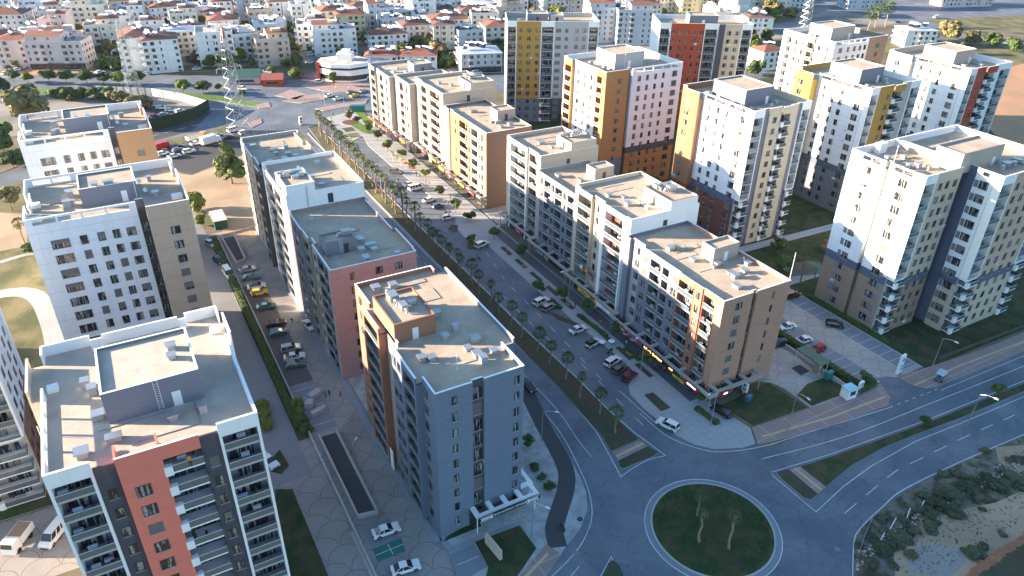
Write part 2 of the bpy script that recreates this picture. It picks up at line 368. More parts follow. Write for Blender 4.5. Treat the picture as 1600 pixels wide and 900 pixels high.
class Bld:
    def __init__(B, name, label, origin, W, Dp, zr, zt, floors, fh=3.02, fz=.5, D=1.8, core=LG, rot=0.0, group=None, zb=0, roof=GRAV, cat='apartment building', seed=1, cap=WP, coping=True):
        B.root = tag(empty(name, (origin[0], origin[1], 0), rot), label, cat, group)
        B.W, B.Dp, B.zr, B.zt, B.fl, B.fh, B.fz, B.D, B.core, B.zb, B.roofm, B.capm = W, Dp, zr, zt, floors, fh, fz, D, core, zb, roof, cap
        B.rr = random.Random(seed); B.sk = 0; B.walls = {}; B.roofb = MB(); B.cap = MB(); B.nw = {}; B.nb = 0; B.coping = coping
        if core is not None: B.wall(core).box(D, W - D, D, Dp - D, 0, zr)
        B.roofb.box(D, W - D, D, Dp - D, zr - .2, zr + .03)
    def wall(B, m, nm='wall'):
        key = (m.name, B.sk, nm)
        if key not in B.walls: B.walls[key] = (MB(), m)
        return B.walls[key][0]
    def rng(B, face, a0, a1, o0, o1):
        if face == 'S': return a0, a1, -o1, -o0
        if face == 'N': return a0, a1, B.Dp + o0, B.Dp + o1
        if face == 'W': return -o1, -o0, a0, a1
        return B.W + o0, B.W + o1, a0, a1
    def fbox(B, mb, face, a0, a1, o0, o1, z0, z1, mi=0):
        mb.box(*B.rng(face, a0, a1, o0, o1), z0, z1, mi)
    def pos(B, face, a, o, z):
        if face == 'S': return (a, -o, z)
        if face == 'N': return (a, B.Dp + o, z)
        if face == 'W': return (-o, a, z)
        return (B.W + o, a, z)
    def put(B, name, me, face, a, o, z):
        B.nw[name] = B.nw.get(name, 0) + 1
        if B.nw[name] > 98:
            x = B.nw.setdefault('_' + name, []); x.append((me, B.pos(face, a, o, z), ROT[face])); return
        return link(name, me, B.root, B.pos(face, a, o, z), ROT[face])
    def window(B, face, a, z, w_, h, kind, o):
        if kind == 'shut' or (kind != 'one' and B.rr.random() < .13): B.put('shuttered_window', win_mesh(w_, h, 'shut'), face, a, o, z)
        else:
            if w_ > .9 and h < 2 and B.rr.random() < .16: kind = B.rr.choice(['half', 'half2'])
            B.put('window', win_mesh(w_, h, kind), face, a, o, z)
            if face in 'SW' and B.rr.random() < .07 and w_ > 1: B.put('air_conditioner', ac_mesh(), face, a + w_ * .5 + .5, o, z - .7)
    def face(B, face, segs, skip=0, vis=True):
        D = B.D; full = B.W if face in 'SN' else B.Dp
        lo, hi = (0, full) if face in 'SN' else (D, full - D)
        tot = sum(s['L'] for s in segs); k = full / tot; a = 0.0; ns = len(segs)
        for i, s in enumerate(segs):
            a0, a1 = a, a + s['L'] * k; a = a1; B.sk += 1
            c0, c1 = max(a0, lo), min(a1, hi)
            if c1 - c0 < .05: continue
            off = s['off']
            if s['k'] == 'w':
                wm = B.wall(s['c']); zb = 0
                if s['base'] is not None:
                    bm, bz = s['base']; B.fbox(B.wall(bm), face, c0, c1, -D, off, 0, bz); zb = bz
                    if s['band'] is not None: B.fbox(B.wall(s['band']), face, c0, c1, -D, off, bz, bz + 2.0); zb = bz + 2.0
                B.fbox(wm, face, c0, c1, -D, off, zb, B.zr)
                B.fbox(B.roofb, face, c0, c1, -D, off - .22, B.zr - .1, B.zr + .03)
                zt = B.zr + .35 if s['low'] else B.zt
                if not s['slots']: B.fbox(wm, face, c0, c1, off - .22, off, B.zr, zt)
                else:
                    B.fbox(wm, face, c0, c1, off - .25, off, B.zr, B.zr + .4); B.fbox(wm, face, c0, c1, off - .25, off, B.zt - .35, B.zt)
                    n = max(1, round((c1 - c0) / 4)); 
                    for q in range(n + 1): x = c0 + .9 + (c1 - c0 - 2.1) * q / n; B.fbox(wm, face, x, x + .3, off - .25, off, B.zr + .4, B.zt - .35)
                    B.fbox(wm, face, c0, c0 + .9, off - .25, off, B.zr + .4, B.zt - .35); B.fbox(wm, face, c1 - .9, c1, off - .25, off, B.zr + .4, B.zt - .35)
                if B.coping and not s['low']: B.fbox(B.cap, face, c0, c1, off - .27, off + .03, zt, zt + .05)
                if s['ret']:
                    for x in (c0, c1 - .22): B.fbox(wm, face, x, x + .22, -D, off - .22, B.zr + .03, B.zt)
                for (ra, ww, h, kind) in s['cols']:
                    x = a0 + ra * (a1 - a0)
                    if x - ww / 2 < lo - .01 or x + ww / 2 > hi + .01: continue
                    for fl in range(skip, B.fl):
                        z = B.fz + fl * B.fh + (1.0 if h < 2 else .35)
                        if z + h > B.zr - .1: continue
                        B.window(face, x, z, ww, h, kind, off)
                for (ra, ww, dep, st) in s['balc']:
                    x = a0 + ra * (a1 - a0)
                    for fl in range(max(skip, 0), B.fl):
                        z = B.fz + fl * B.fh
                        if z < .3: continue
                        link('balcony', balc_mesh(ww, dep, st, B.rr.randrange(6)), B.root, B.pos(face, x, off, z), ROT[face])
                        B.put('balcony_door', door_mesh(min(ww - .5, 2.6), 2.2), face, x, off, z + .02)
            else:
                dep = s['dep'] or D; zb = s['base'][1] if s['base'] else 0
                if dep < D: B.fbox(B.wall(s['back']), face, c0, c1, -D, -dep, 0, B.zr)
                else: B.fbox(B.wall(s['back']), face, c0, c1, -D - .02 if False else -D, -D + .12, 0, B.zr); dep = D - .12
                p = s['pier']; fm = B.wall(s['fr'], 'balcony_frame')
                B.fbox(B.roofb, face, c0, c1, -D, off - .22, B.zr - .1, B.zr + .03)
                if s['beam']: B.fbox(fm, face, c0, c1, off - .22, off + .02, B.zr - .35, B.zt)
                else: B.fbox(fm, face, c0, c1, off - .2, off, B.zr - .1, B.zt)
                if B.coping: B.fbox(B.cap, face, c0, c1, off - .27, off + .05, B.zt, B.zt + .05)
                if p:
                    B.fbox(fm, face, c0, c0 + p, -dep, off + .01, zb, B.zr - .35 if s['beam'] else B.zr - .1); B.fbox(fm, face, c1 - p, c1, -dep, off + .01, zb, B.zr - .35 if s['beam'] else B.zr - .1)
                    if zb: B.fbox(fm, face, c0 + p, c1 - p, -dep, off + .01, zb - .3, zb)
                ww = c1 - c0 - 2 * p - .02; xm = (c0 + c1) / 2
                for fl in range(skip, B.fl):
                    z = B.fz + fl * B.fh
                    if z + 2.4 > B.zr: continue
                    if zb and z < zb - .5:
                        if z < .3: continue
                        link('balcony', balc_mesh(ww, dep + off + .5, 'planter' if s['bc'] != 'r' else 'planter2', B.rr.randrange(6)), B.root, B.pos(face, xm, -dep, z), ROT[face])
                    else:
                        if z < .3: continue
                        link('balcony', balc_mesh(ww, dep + off - .04, s['style'], B.rr.randrange(6)), B.root, B.pos(face, xm, -dep, z), ROT[face])
                    B.put('balcony_door', door_mesh(min(ww * .72, 3.4), 2.2), face, xm + (ww * .08 if fl % 2 else -ww * .05), -dep, z + .02)
        if face in 'SN' and segs:      # side parapets closing the corner strips
            for sgi, x0, x1 in ((segs[0], 0, .22), (segs[-1], B.W - .22, B.W)):
                B.sk += 1
                off = sgi['off']; y = B.rng(face, 0, 1, -D, off - .23)
                m = sgi['c'] if sgi['k'] == 'w' else sgi['fr']
                B.wall(m, 'parapet').box(x0, x1, y[2], y[3], B.zr + .031, B.zt - .001)
                if B.coping: B.cap.box(x0 - .03, x1 + .03, y[2], y[3], B.zt, B.zt + .05)
    def pent(B, x0, x1, y0, y1, h, c=MG, roof=None, par=.35, door='S', rim=WP, ladder=True, dx=.5, win=False):
        z0 = B.zr + .03; b = MB(); b.box(x0, x1, y0, y1, z0, z0 + h)
        t = .2
        b.box(x0, x1, y0, y0 + t, z0 + h, z0 + h + par); b.box(x0, x1, y1 - t, y1, z0 + h, z0 + h + par); b.box(x0, x0 + t, y0 + t, y1 - t, z0 + h, z0 + h + par); b.box(x1 - t, x1, y0 + t, y1 - t, z0 + h, z0 + h + par)
        b.build('stair_house', c, B.root)
        r = MB(); r.box(x0 + t, x1 - t, y0 + t, y1 - t, z0 + h, z0 + h + .04); r.build('stair_house_roof', roof or B.roofm, B.root)
        p = MB(); zc = z0 + h + par
        p.box(x0 - .04, x1 + .04, y0 - .04, y0 + t + .03, zc, zc + .06); p.box(x0 - .04, x1 + .04, y1 - t - .03, y1 + .04, zc, zc + .06); p.box(x0 - .04, x0 + t + .03, y0 + t + .03, y1 - t - .03, zc, zc + .06); p.box(x1 - t - .03, x1 + .04, y0 + t + .03, y1 - t - .03, zc, zc + .06)
        p.build('coping', rim, B.root)
        d = MB()
        if door == 'S': xd = x0 + (x1 - x0) * dx; d.box(xd - .5, xd + .5, y0 - .04, y0, z0, z0 + 2.1)
        else: yd = y0 + (y1 - y0) * dx; d.box(x0 - .04, x0, yd - .5, yd + .5, z0, z0 + 2.1)
        d.build('roof_door', MATS['white metal'] if h > 3 else DOOR, B.root)
        if ladder:
            q = MB(); xl = x0 + (x1 - x0) * (dx - .18)
            for s_ in (-.25, .25): q.tube([(xl + s_, y0 - .12, z0 + .2), (xl + s_, y0 - .12, z0 + h + .6)], .03, 4)
            for k in range(int(h / .35)): q.tube([(xl - .25, y0 - .12, z0 + .4 + k * .35), (xl + .25, y0 - .12, z0 + .4 + k * .35)], .02, 4)
            q.build('ladder', METW, B.root)
    def vents(B, pts, kinds=(0, 1, 2), z=None):
        for i, (x, y) in enumerate(pts):
            o = link('roof_vent', vent_mesh(kinds[i % len(kinds)]), B.root, (x, y, (B.zr + .03) if z is None else z), B.rr.choice([0, math.pi / 2]))
            o.scale = (B.rr.uniform(.85, 1.25),) * 3
    def dish(B, x, y, z=None): link('satellite_dish', dish_mesh(), B.root, (x, y, (B.zr + .03) if z is None else z))
    def mast(B, x, y, h=2.5, z=None):
        z = (B.zr + .03) if z is None else z; MB().tube([(x, y, z), (x, y, z + h)], .05, 5).build('mast', METW, B.root)
    def extra(B, name, m, boxes):
        b = MB()
        for x in boxes: b.box(*x)
        return b.build(name, m, B.root)
    def done(B):
        z = B.zr + .08
        for q in range(3):
            x, y = B.rr.uniform(2.5, B.W * .5), B.rr.uniform(2.5, B.Dp - 3); x2 = min(B.W - 2.5, x + B.rr.uniform(4, 9)); y2 = min(B.Dp - 2.5, y + B.rr.uniform(0, 6)); MB().tube([(x, y, z), (x2, y, z), (x2, y2, z)], .05, 4).build('roof_pipe', METAL if q else DMET, B.root)
        for k, (mb, m) in B.walls.items(): mb.build(k[2], m, B.root)
        B.roofb.build('roof', B.roofm, B.root)
        if B.cap.f: B.cap.build('coping', B.capm, B.root)
        for k in [k for k in B.nw if k[0] == '_']:
            bm = bmesh.new(); ml = []
            for me, p, r in B.nw[k]:
                tmp = me.copy(); tmp.transform(Matrix.Translation(p) @ Matrix.Rotation(r, 4, 'Z')); bm.from_mesh(tmp); ml = list(me.materials); bpy.data.meshes.remove(tmp)
            me = bpy.data.meshes.new(k[1:]); bm.to_mesh(me); bm.free(); [me.materials.append(m) for m in ml]
            o = link(k[1:], me, B.root); o['kind'] = 'stuff'
        return B

def canopy(B, name, face, a0, a1, dep, z=3.9, beams=None, wb=.75, m=GBE, hgt=.42):
    dep *= .85
    """shop-front pergola: a frame of beams on posts in front of the ground floor"""
    b = MB(); f = lambda *x: B.fbox(b, face, *x)
    f(a0, a1, dep - wb, dep, z, z + hgt); n = beams or max(1, round((a1 - a0) / 5))
    for k in range(n + 1):
        x = a0 + (a1 - a0 - wb) * k / n; f(x, x + wb, 0.01, dep - wb, z, z + hgt)
        if k in (0, n): f(x + .15, x + .27, dep - .5, dep - .38, 0.1, z)
    return b.build(name, m, B.root)
def shopfront(B, face, a0, a1, z=3.4, o=.03):
    b = MB(); n = max(1, round((a1 - a0) / 3.2))
    for k in range(n):
        x0 = a0 + (a1 - a0) * k / n; x1 = a0 + (a1 - a0) * (k + 1) / n
        B.fbox(b, face, x0 + .12, x1 - .12, -.02, o, .15, z - .6, 1); B.fbox(b, face, x0, x0 + .12, -.02, o + .05, .1, z, 0)
    B.fbox(b, face, a0, a1, -.02, o + .04, z - .6, z - .5, 0)
    b.build('shop_front', [DMET, SHOP], B.root)

FONT = None
def text_mesh(txt, size, m, ext=.02):
    cu = bpy.data.curves.new('lettering', 'FONT'); cu.body = txt; cu.size = size; cu.extrude = ext; cu.align_x = 'CENTER'; cu.align_y = 'CENTER'; cu.resolution_u = 2
    o = bpy.data.objects.new('lettering', cu); COL.objects.link(o)
    dg = bpy.context.evaluated_depsgraph_get(); me = bpy.data.meshes.new_from_object(o.evaluated_get(dg))
    bpy.data.objects.remove(o, do_unlink=True); me.materials.clear(); me.materials.append(m); return me
def sign(name, label, loc, rot, w_, h, bg_, txt, size, tm, thick=.12, group=None, stretch=None, arrow=None, parent=None):
    """board centred at loc facing local -y with raised lettering"""
    b = MB(); b.box(-w_ / 2, w_ / 2, 0, thick, -h / 2, h / 2)
    o = b.build(name, bg_, parent, loc, rot)
    if label: tag(o, label, 'sign', group)
    if txt:
        me = text_mesh(txt, size, tm); t = link('lettering', me, o, (0, -.01, 0)); t.rotation_euler = (math.pi / 2, 0, 0)
        wd = max(v.co.x for v in me.vertices) - min(v.co.x for v in me.vertices)
        if stretch: t.scale = (stretch / wd, 1, 1)
    return o
# ------------------------------------------------------------------ apartment towers and rows
def sh(a): return (a, .85, 1.75, 'panel')
def win_mesh_panel(w_, h):
    return cached(('panel', w_, h), lambda: MB().box(-w_ / 2, w_ / 2, -.02, .02, 0, h).mesh('wall_panel', MG))
_old_window = Bld.window
def _window(B, face, a, z, w_, h, kind, o):
    if kind == 'panel': B.put('wall_panel', win_mesh_panel(w_, h), face, a, o, z)
    else: _old_window(B, face, a, z, w_, h, kind, o)
Bld.window = _window
WN = lambda a: (a, 1.25, 1.7, 'cross')
WC = lambda a: (a, 1.9, 1.7, 'cross')
WB = lambda a: (a, 2.5, 1.6, 'big')

# near tower, bottom left
B = Bld('apartment_tower', 'white framed tower in the bottom left corner with coral red balconies and pale roof', (-14.7, 72.7), 22.0, 26.0, 36.3, 37.9, 12, roof=GRAV2, seed=3, core=LG)
B.face('S', [l(4.4, back=MG), w(2.3, DG, -.35, low=True, cols=[(.5, 1.0, 1.5, 'cross')]), w(4.5, RED, .8, ret=True, cols=[(.42, 1.6, 1.6, 'cross')]), l(4.1, fr=RED, back=MG, off=.8, style='planter', pier=.0), w(2.1, DG, -.35, low=True, cols=[(.5, 1.0, 1.5, 'cross')]), l(4.6, back=MG)])
B.face('W', [w(16.5, WP, slots=True), w(9.5, CREAM, 1.6)])
B.face('E', [w(18.5, WP, slots=True), w(7.5, WP, .6)])
B.face('N', [w(6, WP, .5), w(1.5, WP, -.8), w(10, WP, 0), w(1, WP, -.8), w(4.5, WP, .5)])
B.pent(6.6, 17.2, 7.8, 18.0, 4.0, MG, roof=GRAV2, dx=.72)
B.vents([(4.6, 16.8), (5.3, 14.9), (5.6, 9.6), (6.9, 4.6), (3.6, 3.4), (13.3, 5.5), (16.6, 5.2)], (2, 2, 0, 1, 0, 0, 2))
B.vents([(14.8, 12.0), (15.0, 14.2)], (0, 0), z=40.4)
for x in (9, 10.6, 12.2): B.dish(x, 19.2)
B.extra('roof_pad', WP, [(0.4, 1.6, 17.3, 18.6, 36.33, 36.9), (20.3, 21.6, 21.5, 22.4, 36.33, 37.1)])
B.mast(-.4, 9.0, 5.0, z=33)
B.done()

def t3(name, label, org, tan, seed, zr=36.3):
    B = Bld(name, label, org, 26.8, 20.7, zr, zr + 1.7, 12, seed=seed)
    B.face('S', [w(17.9, W_, 0, slots=True, cols=[(.25, 2.9, 1.7, 'big'), WN(.46), WN(.62), WN(.76), (.9, 1.6, 1.6, 'cross')]), w(1.4, DG, -1.2, cols=[(.5, 1.1, 1.6, 'one')]), w(7.5, tan, 3.2, cols=[(.55, 1.65, 1.6, 'cross')], ret=False)])
    B.face('W', [w(7, WP), w(6, WP, -.8, slots=True), w(7.7, WP)])
    B.face('E', [w(14, tan, 0), w(6.7, tan, -.6)])
    B.face('N', [w(9, WP, slots=True), w(8, WP), w(9.8, WP, .2)])
    B.pent(9.3, 18.9, 5.5, 13.6, 3.3, MG, dx=.75, ladder=False)
    B.extra('roof_pad', WP, [(.3, 2.6, 2.2, 3.6, zr + .03, zr + .8), (.3, 2.4, 9.0, 10.4, zr + .03, zr + .8), (24.3, 26.2, 1.9, 3.2, zr + .03, zr + .9)])
    B.vents([(7.0, 13.2), (7.5, 12.0), (6.8, 7.2), (7.6, 7.8), (21.5, 14.0), (21.8, 6.0)], (2, 2, 2, 2, 2, 0)); B.vents([(14.4, 6.8), (12.0, 6.6)], (1, 0), z=zr + 3.4)
    B.mast(18.5, 5.1, 5); B.dish(19.6, 12.2); B.dish(20.2, 7.0)
    return B.done()
t3('apartment_tower', 'white tower with a tan side block, standing right behind the coral red fronted tower', (-17, 142.8), TAN, 11)
t3('apartment_tower', 'white tower with an orange brown side block, farthest of the three left towers', (-18.3, 188.9), mat('ochre brown render', (.36, .215, .115), .8, .06, .8, joint=3.02, stain=.16), 12)
# tower cut by the left edge
B = Bld('apartment_tower', 'white tower over an orange brown base with grey balconies, cut off by the left edge', (-46, 115.7), 22.5, 20, 36.3, 37.9, 12, seed=5)
B.face('E', [w(10, W_, 0, base=(OBR, 13), cols=[WN(.35), WN(.7)]), w(10, W_, -.25, base=(OBR, 13), cols=[WN(.3), WN(.66)])])
B.face('S', [l(5, base=(1, 13)), w(3, DG, -.3), w(6, W_, base=(OBR, 13), cols=[WC(.5)]), w(1.5, DG, -.3), l(7, base=(1, 13))])
B.face('W', [w(20, W_, base=(OBR, 13))]); B.face('N', [w(22, W_, base=(OBR, 13))])
B.pent(7, 16, 6, 14, 3.5); B.done()

# unseen tower added further left to throw shade across the lawns and court
B = Bld('apartment_tower', 'white tower added beyond the left edge, out of frame, to shade the lawns', (-97, 163), 26, 27, 36.3, 37.9, 12, seed=6)
for f in 'SWEN': B.face(f, [w(13, W_, cols=[(.5, 1.9, 1.7, 'cross')]), w(13, TAN, cols=[(.5, 1.9, 1.7, 'cross')])])
B.pent(8, 17, 8, 17, 3.5); B.done()
# western row along the boulevard
FZ = .6; FH = 3.05
B = Bld('apartment_building', 'grey brick clad block with a terracotta rear half and white parapet, beside the roundabout', (31.1, 76.4), 14.5, 34.6, 28.1, 29.0, 9, FH, FZ, seed=21, core=GB)
B.face('S', [w(5.9, GB, cols=[(.5, .8, 1.6, 'one')]), w(1.9, DG, -.45, cols=[(.5, 1.6, 2.3, 'cross')]), w(6.7, GB, cols=[(.82, .85, 1.6, 'one')])])
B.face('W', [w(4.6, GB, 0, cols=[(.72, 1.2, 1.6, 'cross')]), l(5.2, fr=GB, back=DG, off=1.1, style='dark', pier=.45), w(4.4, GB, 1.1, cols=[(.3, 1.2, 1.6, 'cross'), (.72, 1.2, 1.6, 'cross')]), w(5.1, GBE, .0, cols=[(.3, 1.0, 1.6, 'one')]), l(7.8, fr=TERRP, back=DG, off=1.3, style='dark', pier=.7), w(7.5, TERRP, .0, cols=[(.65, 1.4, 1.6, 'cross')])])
B.face('E', [w(7.0, GB, 0), w(27.6, GB, 2.2)])
B.face('N', [w(14.5, TERRP)])
B.pent(.0, 6.9, 15.2, 24.8, 3.2, TERRP, rim=TERRP, ladder=False)
B.vents([(8.1, 23.5), (9.0, 19.9), (10.0, 14.5), (7.6, 13.1), (11.4, 10.2), (9.3, 8.6), (9.9, 6.5), (12.6, 6.0), (10.0, 4.6), (6.0, 31.8), (3.0, 32.2), (2.0, 9.4), (3.4, 8.8)], (0, 0, 2, 0, 0, 0))
B.vents([(2.6, 22.5), (3.2, 19.3), (5.0, 20.2)], (3, 3, 1), z=31.5); B.mast(5.6, 4.5, 3.2)
canopy(B, 'shop_canopy', 'S', 5.2, 16.6, 3.0, 3.6, 4, m=WP); canopy(B, 'shop_canopy', 'E', 0, 20, 2.8, 3.6, 4, m=WP)
shopfront(B, 'S', 5.0, 14.2, 3.4)
B.extra('entrance_panel', WP, [(-1.32, -1.22, 17.2, 18.6, 0, 4.6)])
B.done()
B = Bld('apartment_building', 'dusty pink brick ended block in the western row with grey flat roof', (30.0, 122.8), 17.5, 30.3, 25.1, 26.0, 8, FH, FZ, seed=22, core=PINK)
B.face('S', [w(17.5, PINK, cols=[(.24, .9, 1.6, 'one'), (.55, 1.5, 1.6, 'cross'), (.78, 1.5, 1.6, 'cross')])])
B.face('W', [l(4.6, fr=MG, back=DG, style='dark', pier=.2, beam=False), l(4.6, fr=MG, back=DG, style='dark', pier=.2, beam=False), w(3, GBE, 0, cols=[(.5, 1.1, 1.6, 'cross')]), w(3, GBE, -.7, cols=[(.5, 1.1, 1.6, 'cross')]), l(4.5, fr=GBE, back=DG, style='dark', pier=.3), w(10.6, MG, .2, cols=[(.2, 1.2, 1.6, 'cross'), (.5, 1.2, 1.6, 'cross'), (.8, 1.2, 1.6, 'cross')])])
B.face('E', [w(11.6, PINK, .2), w(18.7, PINK, -.5)]); B.face('N', [w(17.5, PINK)])
B.pent(1.4, 7.4, 7.2, 11.4, 2.6, MG, rim=MG, dx=.7)
B.vents([(5.0, 13.3), (8.2, 15.2), (9.6, 10.8), (8.3, 6.3), (10.6, 7.4), (10.6, 5.2), (8.0, 2.6), (14.2, 1.7)], (1, 0, 1, 0)); B.vents([(6.5, 9.6)], (3,), z=27.8); B.vents([(2.8, 5.9)], (1,)); B.vents([(3.4, 24.5)], (0,))
B.done()
B = Bld('apartment_building', 'white block a storey taller than its neighbours in the middle of the western row', (29.8, 153.1), 17.7, 22.4, 28.6, 29.5, 9, FH, FZ, seed=23, core=WP)
B.face('S', [w(17.7, WP)])
B.face('W', [w(3.2, WP, .0), l(7.0, fr=WP, back=DG, style='dark', pier=.35, off=.4), l(7.0, fr=WP, back=DG, style='dark', pier=.35, off=.4), w(5.2, LG, .0, cols=[(.5, 1.2, 1.6, 'cross')])])
B.face('E', [w(22.4, WP)]); B.face('N', [w(17.7, WP)])
B.pent(.3, 6.6, .03, 9.2, 2.6, WP, ladder=False, door='W')
B.extra('roof_door', DOOR, [(9.2, 10.4, -.06, .02, 26.1, 28.3)]); B.extra('drain_pipe', LG, [(4.6, 4.72, -.1, 0, 26.1, 31)])
B.vents([(2.4, 6.2), (3.6, 4.6), (4.2, 7.0), (5.0, 5.4)], (3, 1), z=31.3); B.vents([(8.3, 9.0), (9.2, 4.0), (12.0, 17.6)], (0,)); B.dish(5.4, 8, 31.3); B.dish(1.6, 7, 31.3)
B.done()
B = Bld('apartment_building', 'dark balconied block at the far end of the western row, next to the dirt lot', (30.2, 175.6), 15.2, 28.2, 25.6, 26.6, 8, FH, FZ, seed=24, core=GBE)
B.face('S', [w(15.2, GBE)])
B.face('W', [l(6.4, fr=DG, back=DG, style='dark', pier=.8, off=1.2), l(6, fr=MG, back=DG, style='dark', pier=.3), w(15.8, GBE, .4, cols=[(.2, 1.2, 1.6, 'cross'), (.5, 1.2, 1.6, 'cross'), (.8, 1.2, 1.6, 'cross')])])
B.face('E', [w(18, GBE, 0), w(10, GBE, -1)]); B.face('N', [w(15.2, GBE)])
B.pent(.6, 8.0, 1.6, 8.8, .5, TERRP, rim=TERRP, ladder=False, par=.2)
B.vents([(2.6, 5.0), (4.8, 4.2), (6.4, 5.8)], (3, 1), z=26.3); B.vents([(6, 14), (6.6, 16.6), (9.4, 17.8), (8.6, 12), (10, 9.5), (2, 22)], (0,))
B.done()

# eastern row (shops below)
FZ = 4.3
def row(label, org, W_0, Dp, zt, fl, seed, core): return Bld('apartment_building', label, org, W_0, Dp, zt - .9, zt, fl, FH, FZ, seed=seed, core=core)
B = row('terracotta brick ended block with an orange corner and shops below, right of the boulevard', (92, 82.7), 17.3, 30.6, 23.5, 6, 31, MG)
B.face('S', [w(7.4, TERR, cols=[(.55, 1.5, 1.6, 'cross')]), w(1.1, DBROWN, -.5, cols=[(.5, .8, 2.0, 'one')]), w(8.8, TERR, cols=[(.52, .55, 1.6, 'one')])])
B.face('W', [w(1.9, TERRP), l(3.6, fr=TERRP, back=CREAM, pier=.25, dep=1.3), w(2.2, TERRP, .25, cols=[(.5, .9, 1.6, 'one')]), l(4.6, fr=TERRP, back=CREAM, pier=.15, dep=1.3, off=.3), w(3.0, MG, 0, cols=[(.5, 1.5, 1.6, 'cross')]), l(2.6, fr=MG, back=DG, pier=.35), l(3.9, fr=MG, back=DG, pier=.35), w(3, MG, 0, cols=[(.5, 1.3, 1.6, 'cross')]), w(5.8, LG, -.9, cols=[(.35, 1.4, 1.6, 'cross')])])
B.face('E', [w(30.6, TERR)]); B.face('N', [w(17.3, MG)])
B.pent(9.2, 16.0, 13.3, 16.9, 3.1, GBE, rim=LG, ladder=False)
B.vents([(5.4, 22.2), (7.2, 22.0), (6.6, 16.2), (8.4, 12.0), (9.7, 12.3), (9.6, 8.6), (9.3, 7.0), (12.4, 7.6), (6.8, 3.8)], (0, 0, 1)); B.dish(15.2, 10.7); B.vents([(15.4, 9.8)], (0,)); B.mast(17.1, .3, 6, z=23.5)
canopy(B, 'shop_canopy', 'W', -3.2, 30.6, 3.0, 3.7, 7); canopy(B, 'shop_canopy', 'S', 0, 12.5, 3.2, 3.7, 3); shopfront(B, 'W', 1, 30, 3.5); shopfront(B, 'S', .5, 12, 3.5)
for z in (0, 1, 4): B.extra('laundry', [MATS['laundry red'], MATS['laundry blue'], MATS['white plastic']][z % 3], [(-.62, -.58, 4.0 + z, 4.6 + z, 17.0, 17.9)])
B.done()
B = row('white framed block with brick red balconies in the eastern row', (93.2, 113.3), 19, 21.7, 27, 7, 32, WP)
B.face('S', [w(19, WP)])
B.face('W', [w(1.9, WP, .4), l(7.4, fr=WP, back=RED2, pier=.35, off=.4), w(.9, WP, .4), w(4.0, CREAM, -.3, cols=[(.6, 1.0, 1.6, 'one')]), l(5.6, fr=CREAM, back=CREAM, pier=.1, off=.5), w(1.9, CREAM, -.3)])
B.face('E', [w(21.7, WP)]); B.face('N', [w(19, CREAM)])
B.pent(10.6, 18.3, .03, 9.5, 2.6, WP, rim=TERRP, ladder=False, door='W', dx=.6)
B.extra('roof_door', DOOR, [(9.0, 10.1, -.06, .02, 22.7, 24.9)])
B.vents([(4, 14), (6.6, 12), (5.0, 8), (8.2, 7.0), (7.8, 4.4)], (0, 1)); B.vents([(12.4, 7.6), (14.2, 7.0), (14.6, 5.0)], (3, 1), z=29.1); B.dish(16, 7, 29.1)
canopy(B, 'shop_canopy', 'W', 0, 21.7, 2.9, 3.75, 5); shopfront(B, 'W', .5, 21.3, 3.5)
B.done()
B = row('slate grey chequered balcony block in the eastern row', (94.3, 135), 16, 19.8, 23.5, 6, 33, GBE)
B.face('S', [w(16, GBE)])
B.face('W', [w(1.9, MG), l(3.0, fr=MG, back=DG, pier=.2), w(2.4, MG, 0, cols=[(.5, 1.0, 1.6, 'one')]), l(3.4, fr=MG, back=DG, pier=.2), w(2.0, MG, 0, cols=[(.5, 1.2, 1.6, 'cross')]), l(3.2, fr=MG, back=DG, pier=.2), w(3.9, MG, cols=[(.3, 1.2, 1.6, 'cross')])])
B.face('E', [w(19.8, GBE)]); B.face('N', [w(16, GBE)])
B.pent(10, 15.8, 8, 11.9, 3.0, GBE, rim=LG, ladder=False); B.vents([(7, 10), (5.5, 6), (3.6, 15)], (1, 0)); 
canopy(B, 'shop_canopy', 'W', 0, 19.8, 3.0, 3.75, 4); shopfront(B, 'W', .5, 19.3, 3.5)
B.done()
B = row('beige block with glazed loggias in white frames, northern end of the eastern row', (95.4, 154.8), 18, 18.2, 27, 7, 34, CREAM)
B.face('S', [w(18, CREAM)])
B.face('W', [l(6.8, fr=GBE, back=GBE, pier=.5, off=-.3), l(11.4, fr=WP, back=GBE, pier=.5, off=.2)])
B.face('E', [w(18.2, CREAM)]); B.face('N', [w(18, CREAM)])
B.pent(9.2, 17.2, .03, 7.2, 2.6, CREAM, rim=LG, ladder=False, door='W'); B.vents([(10.6, 5.6), (12, 4.6), (13.6, 5.4)], (3, 1), z=29.1); B.vents([(6, 10), (7, 6)], (1, 0)); B.dish(14, 3, 29.1)
B.extra('roof_door', DOOR, [(8.0, 9.0, -.06, .02, 22.7, 24.9)])
canopy(B, 'shop_canopy', 'W', 0, 18.2, 3.0, 3.75, 4); shopfront(B, 'W', .5, 17.7, 3.5)
B.done()
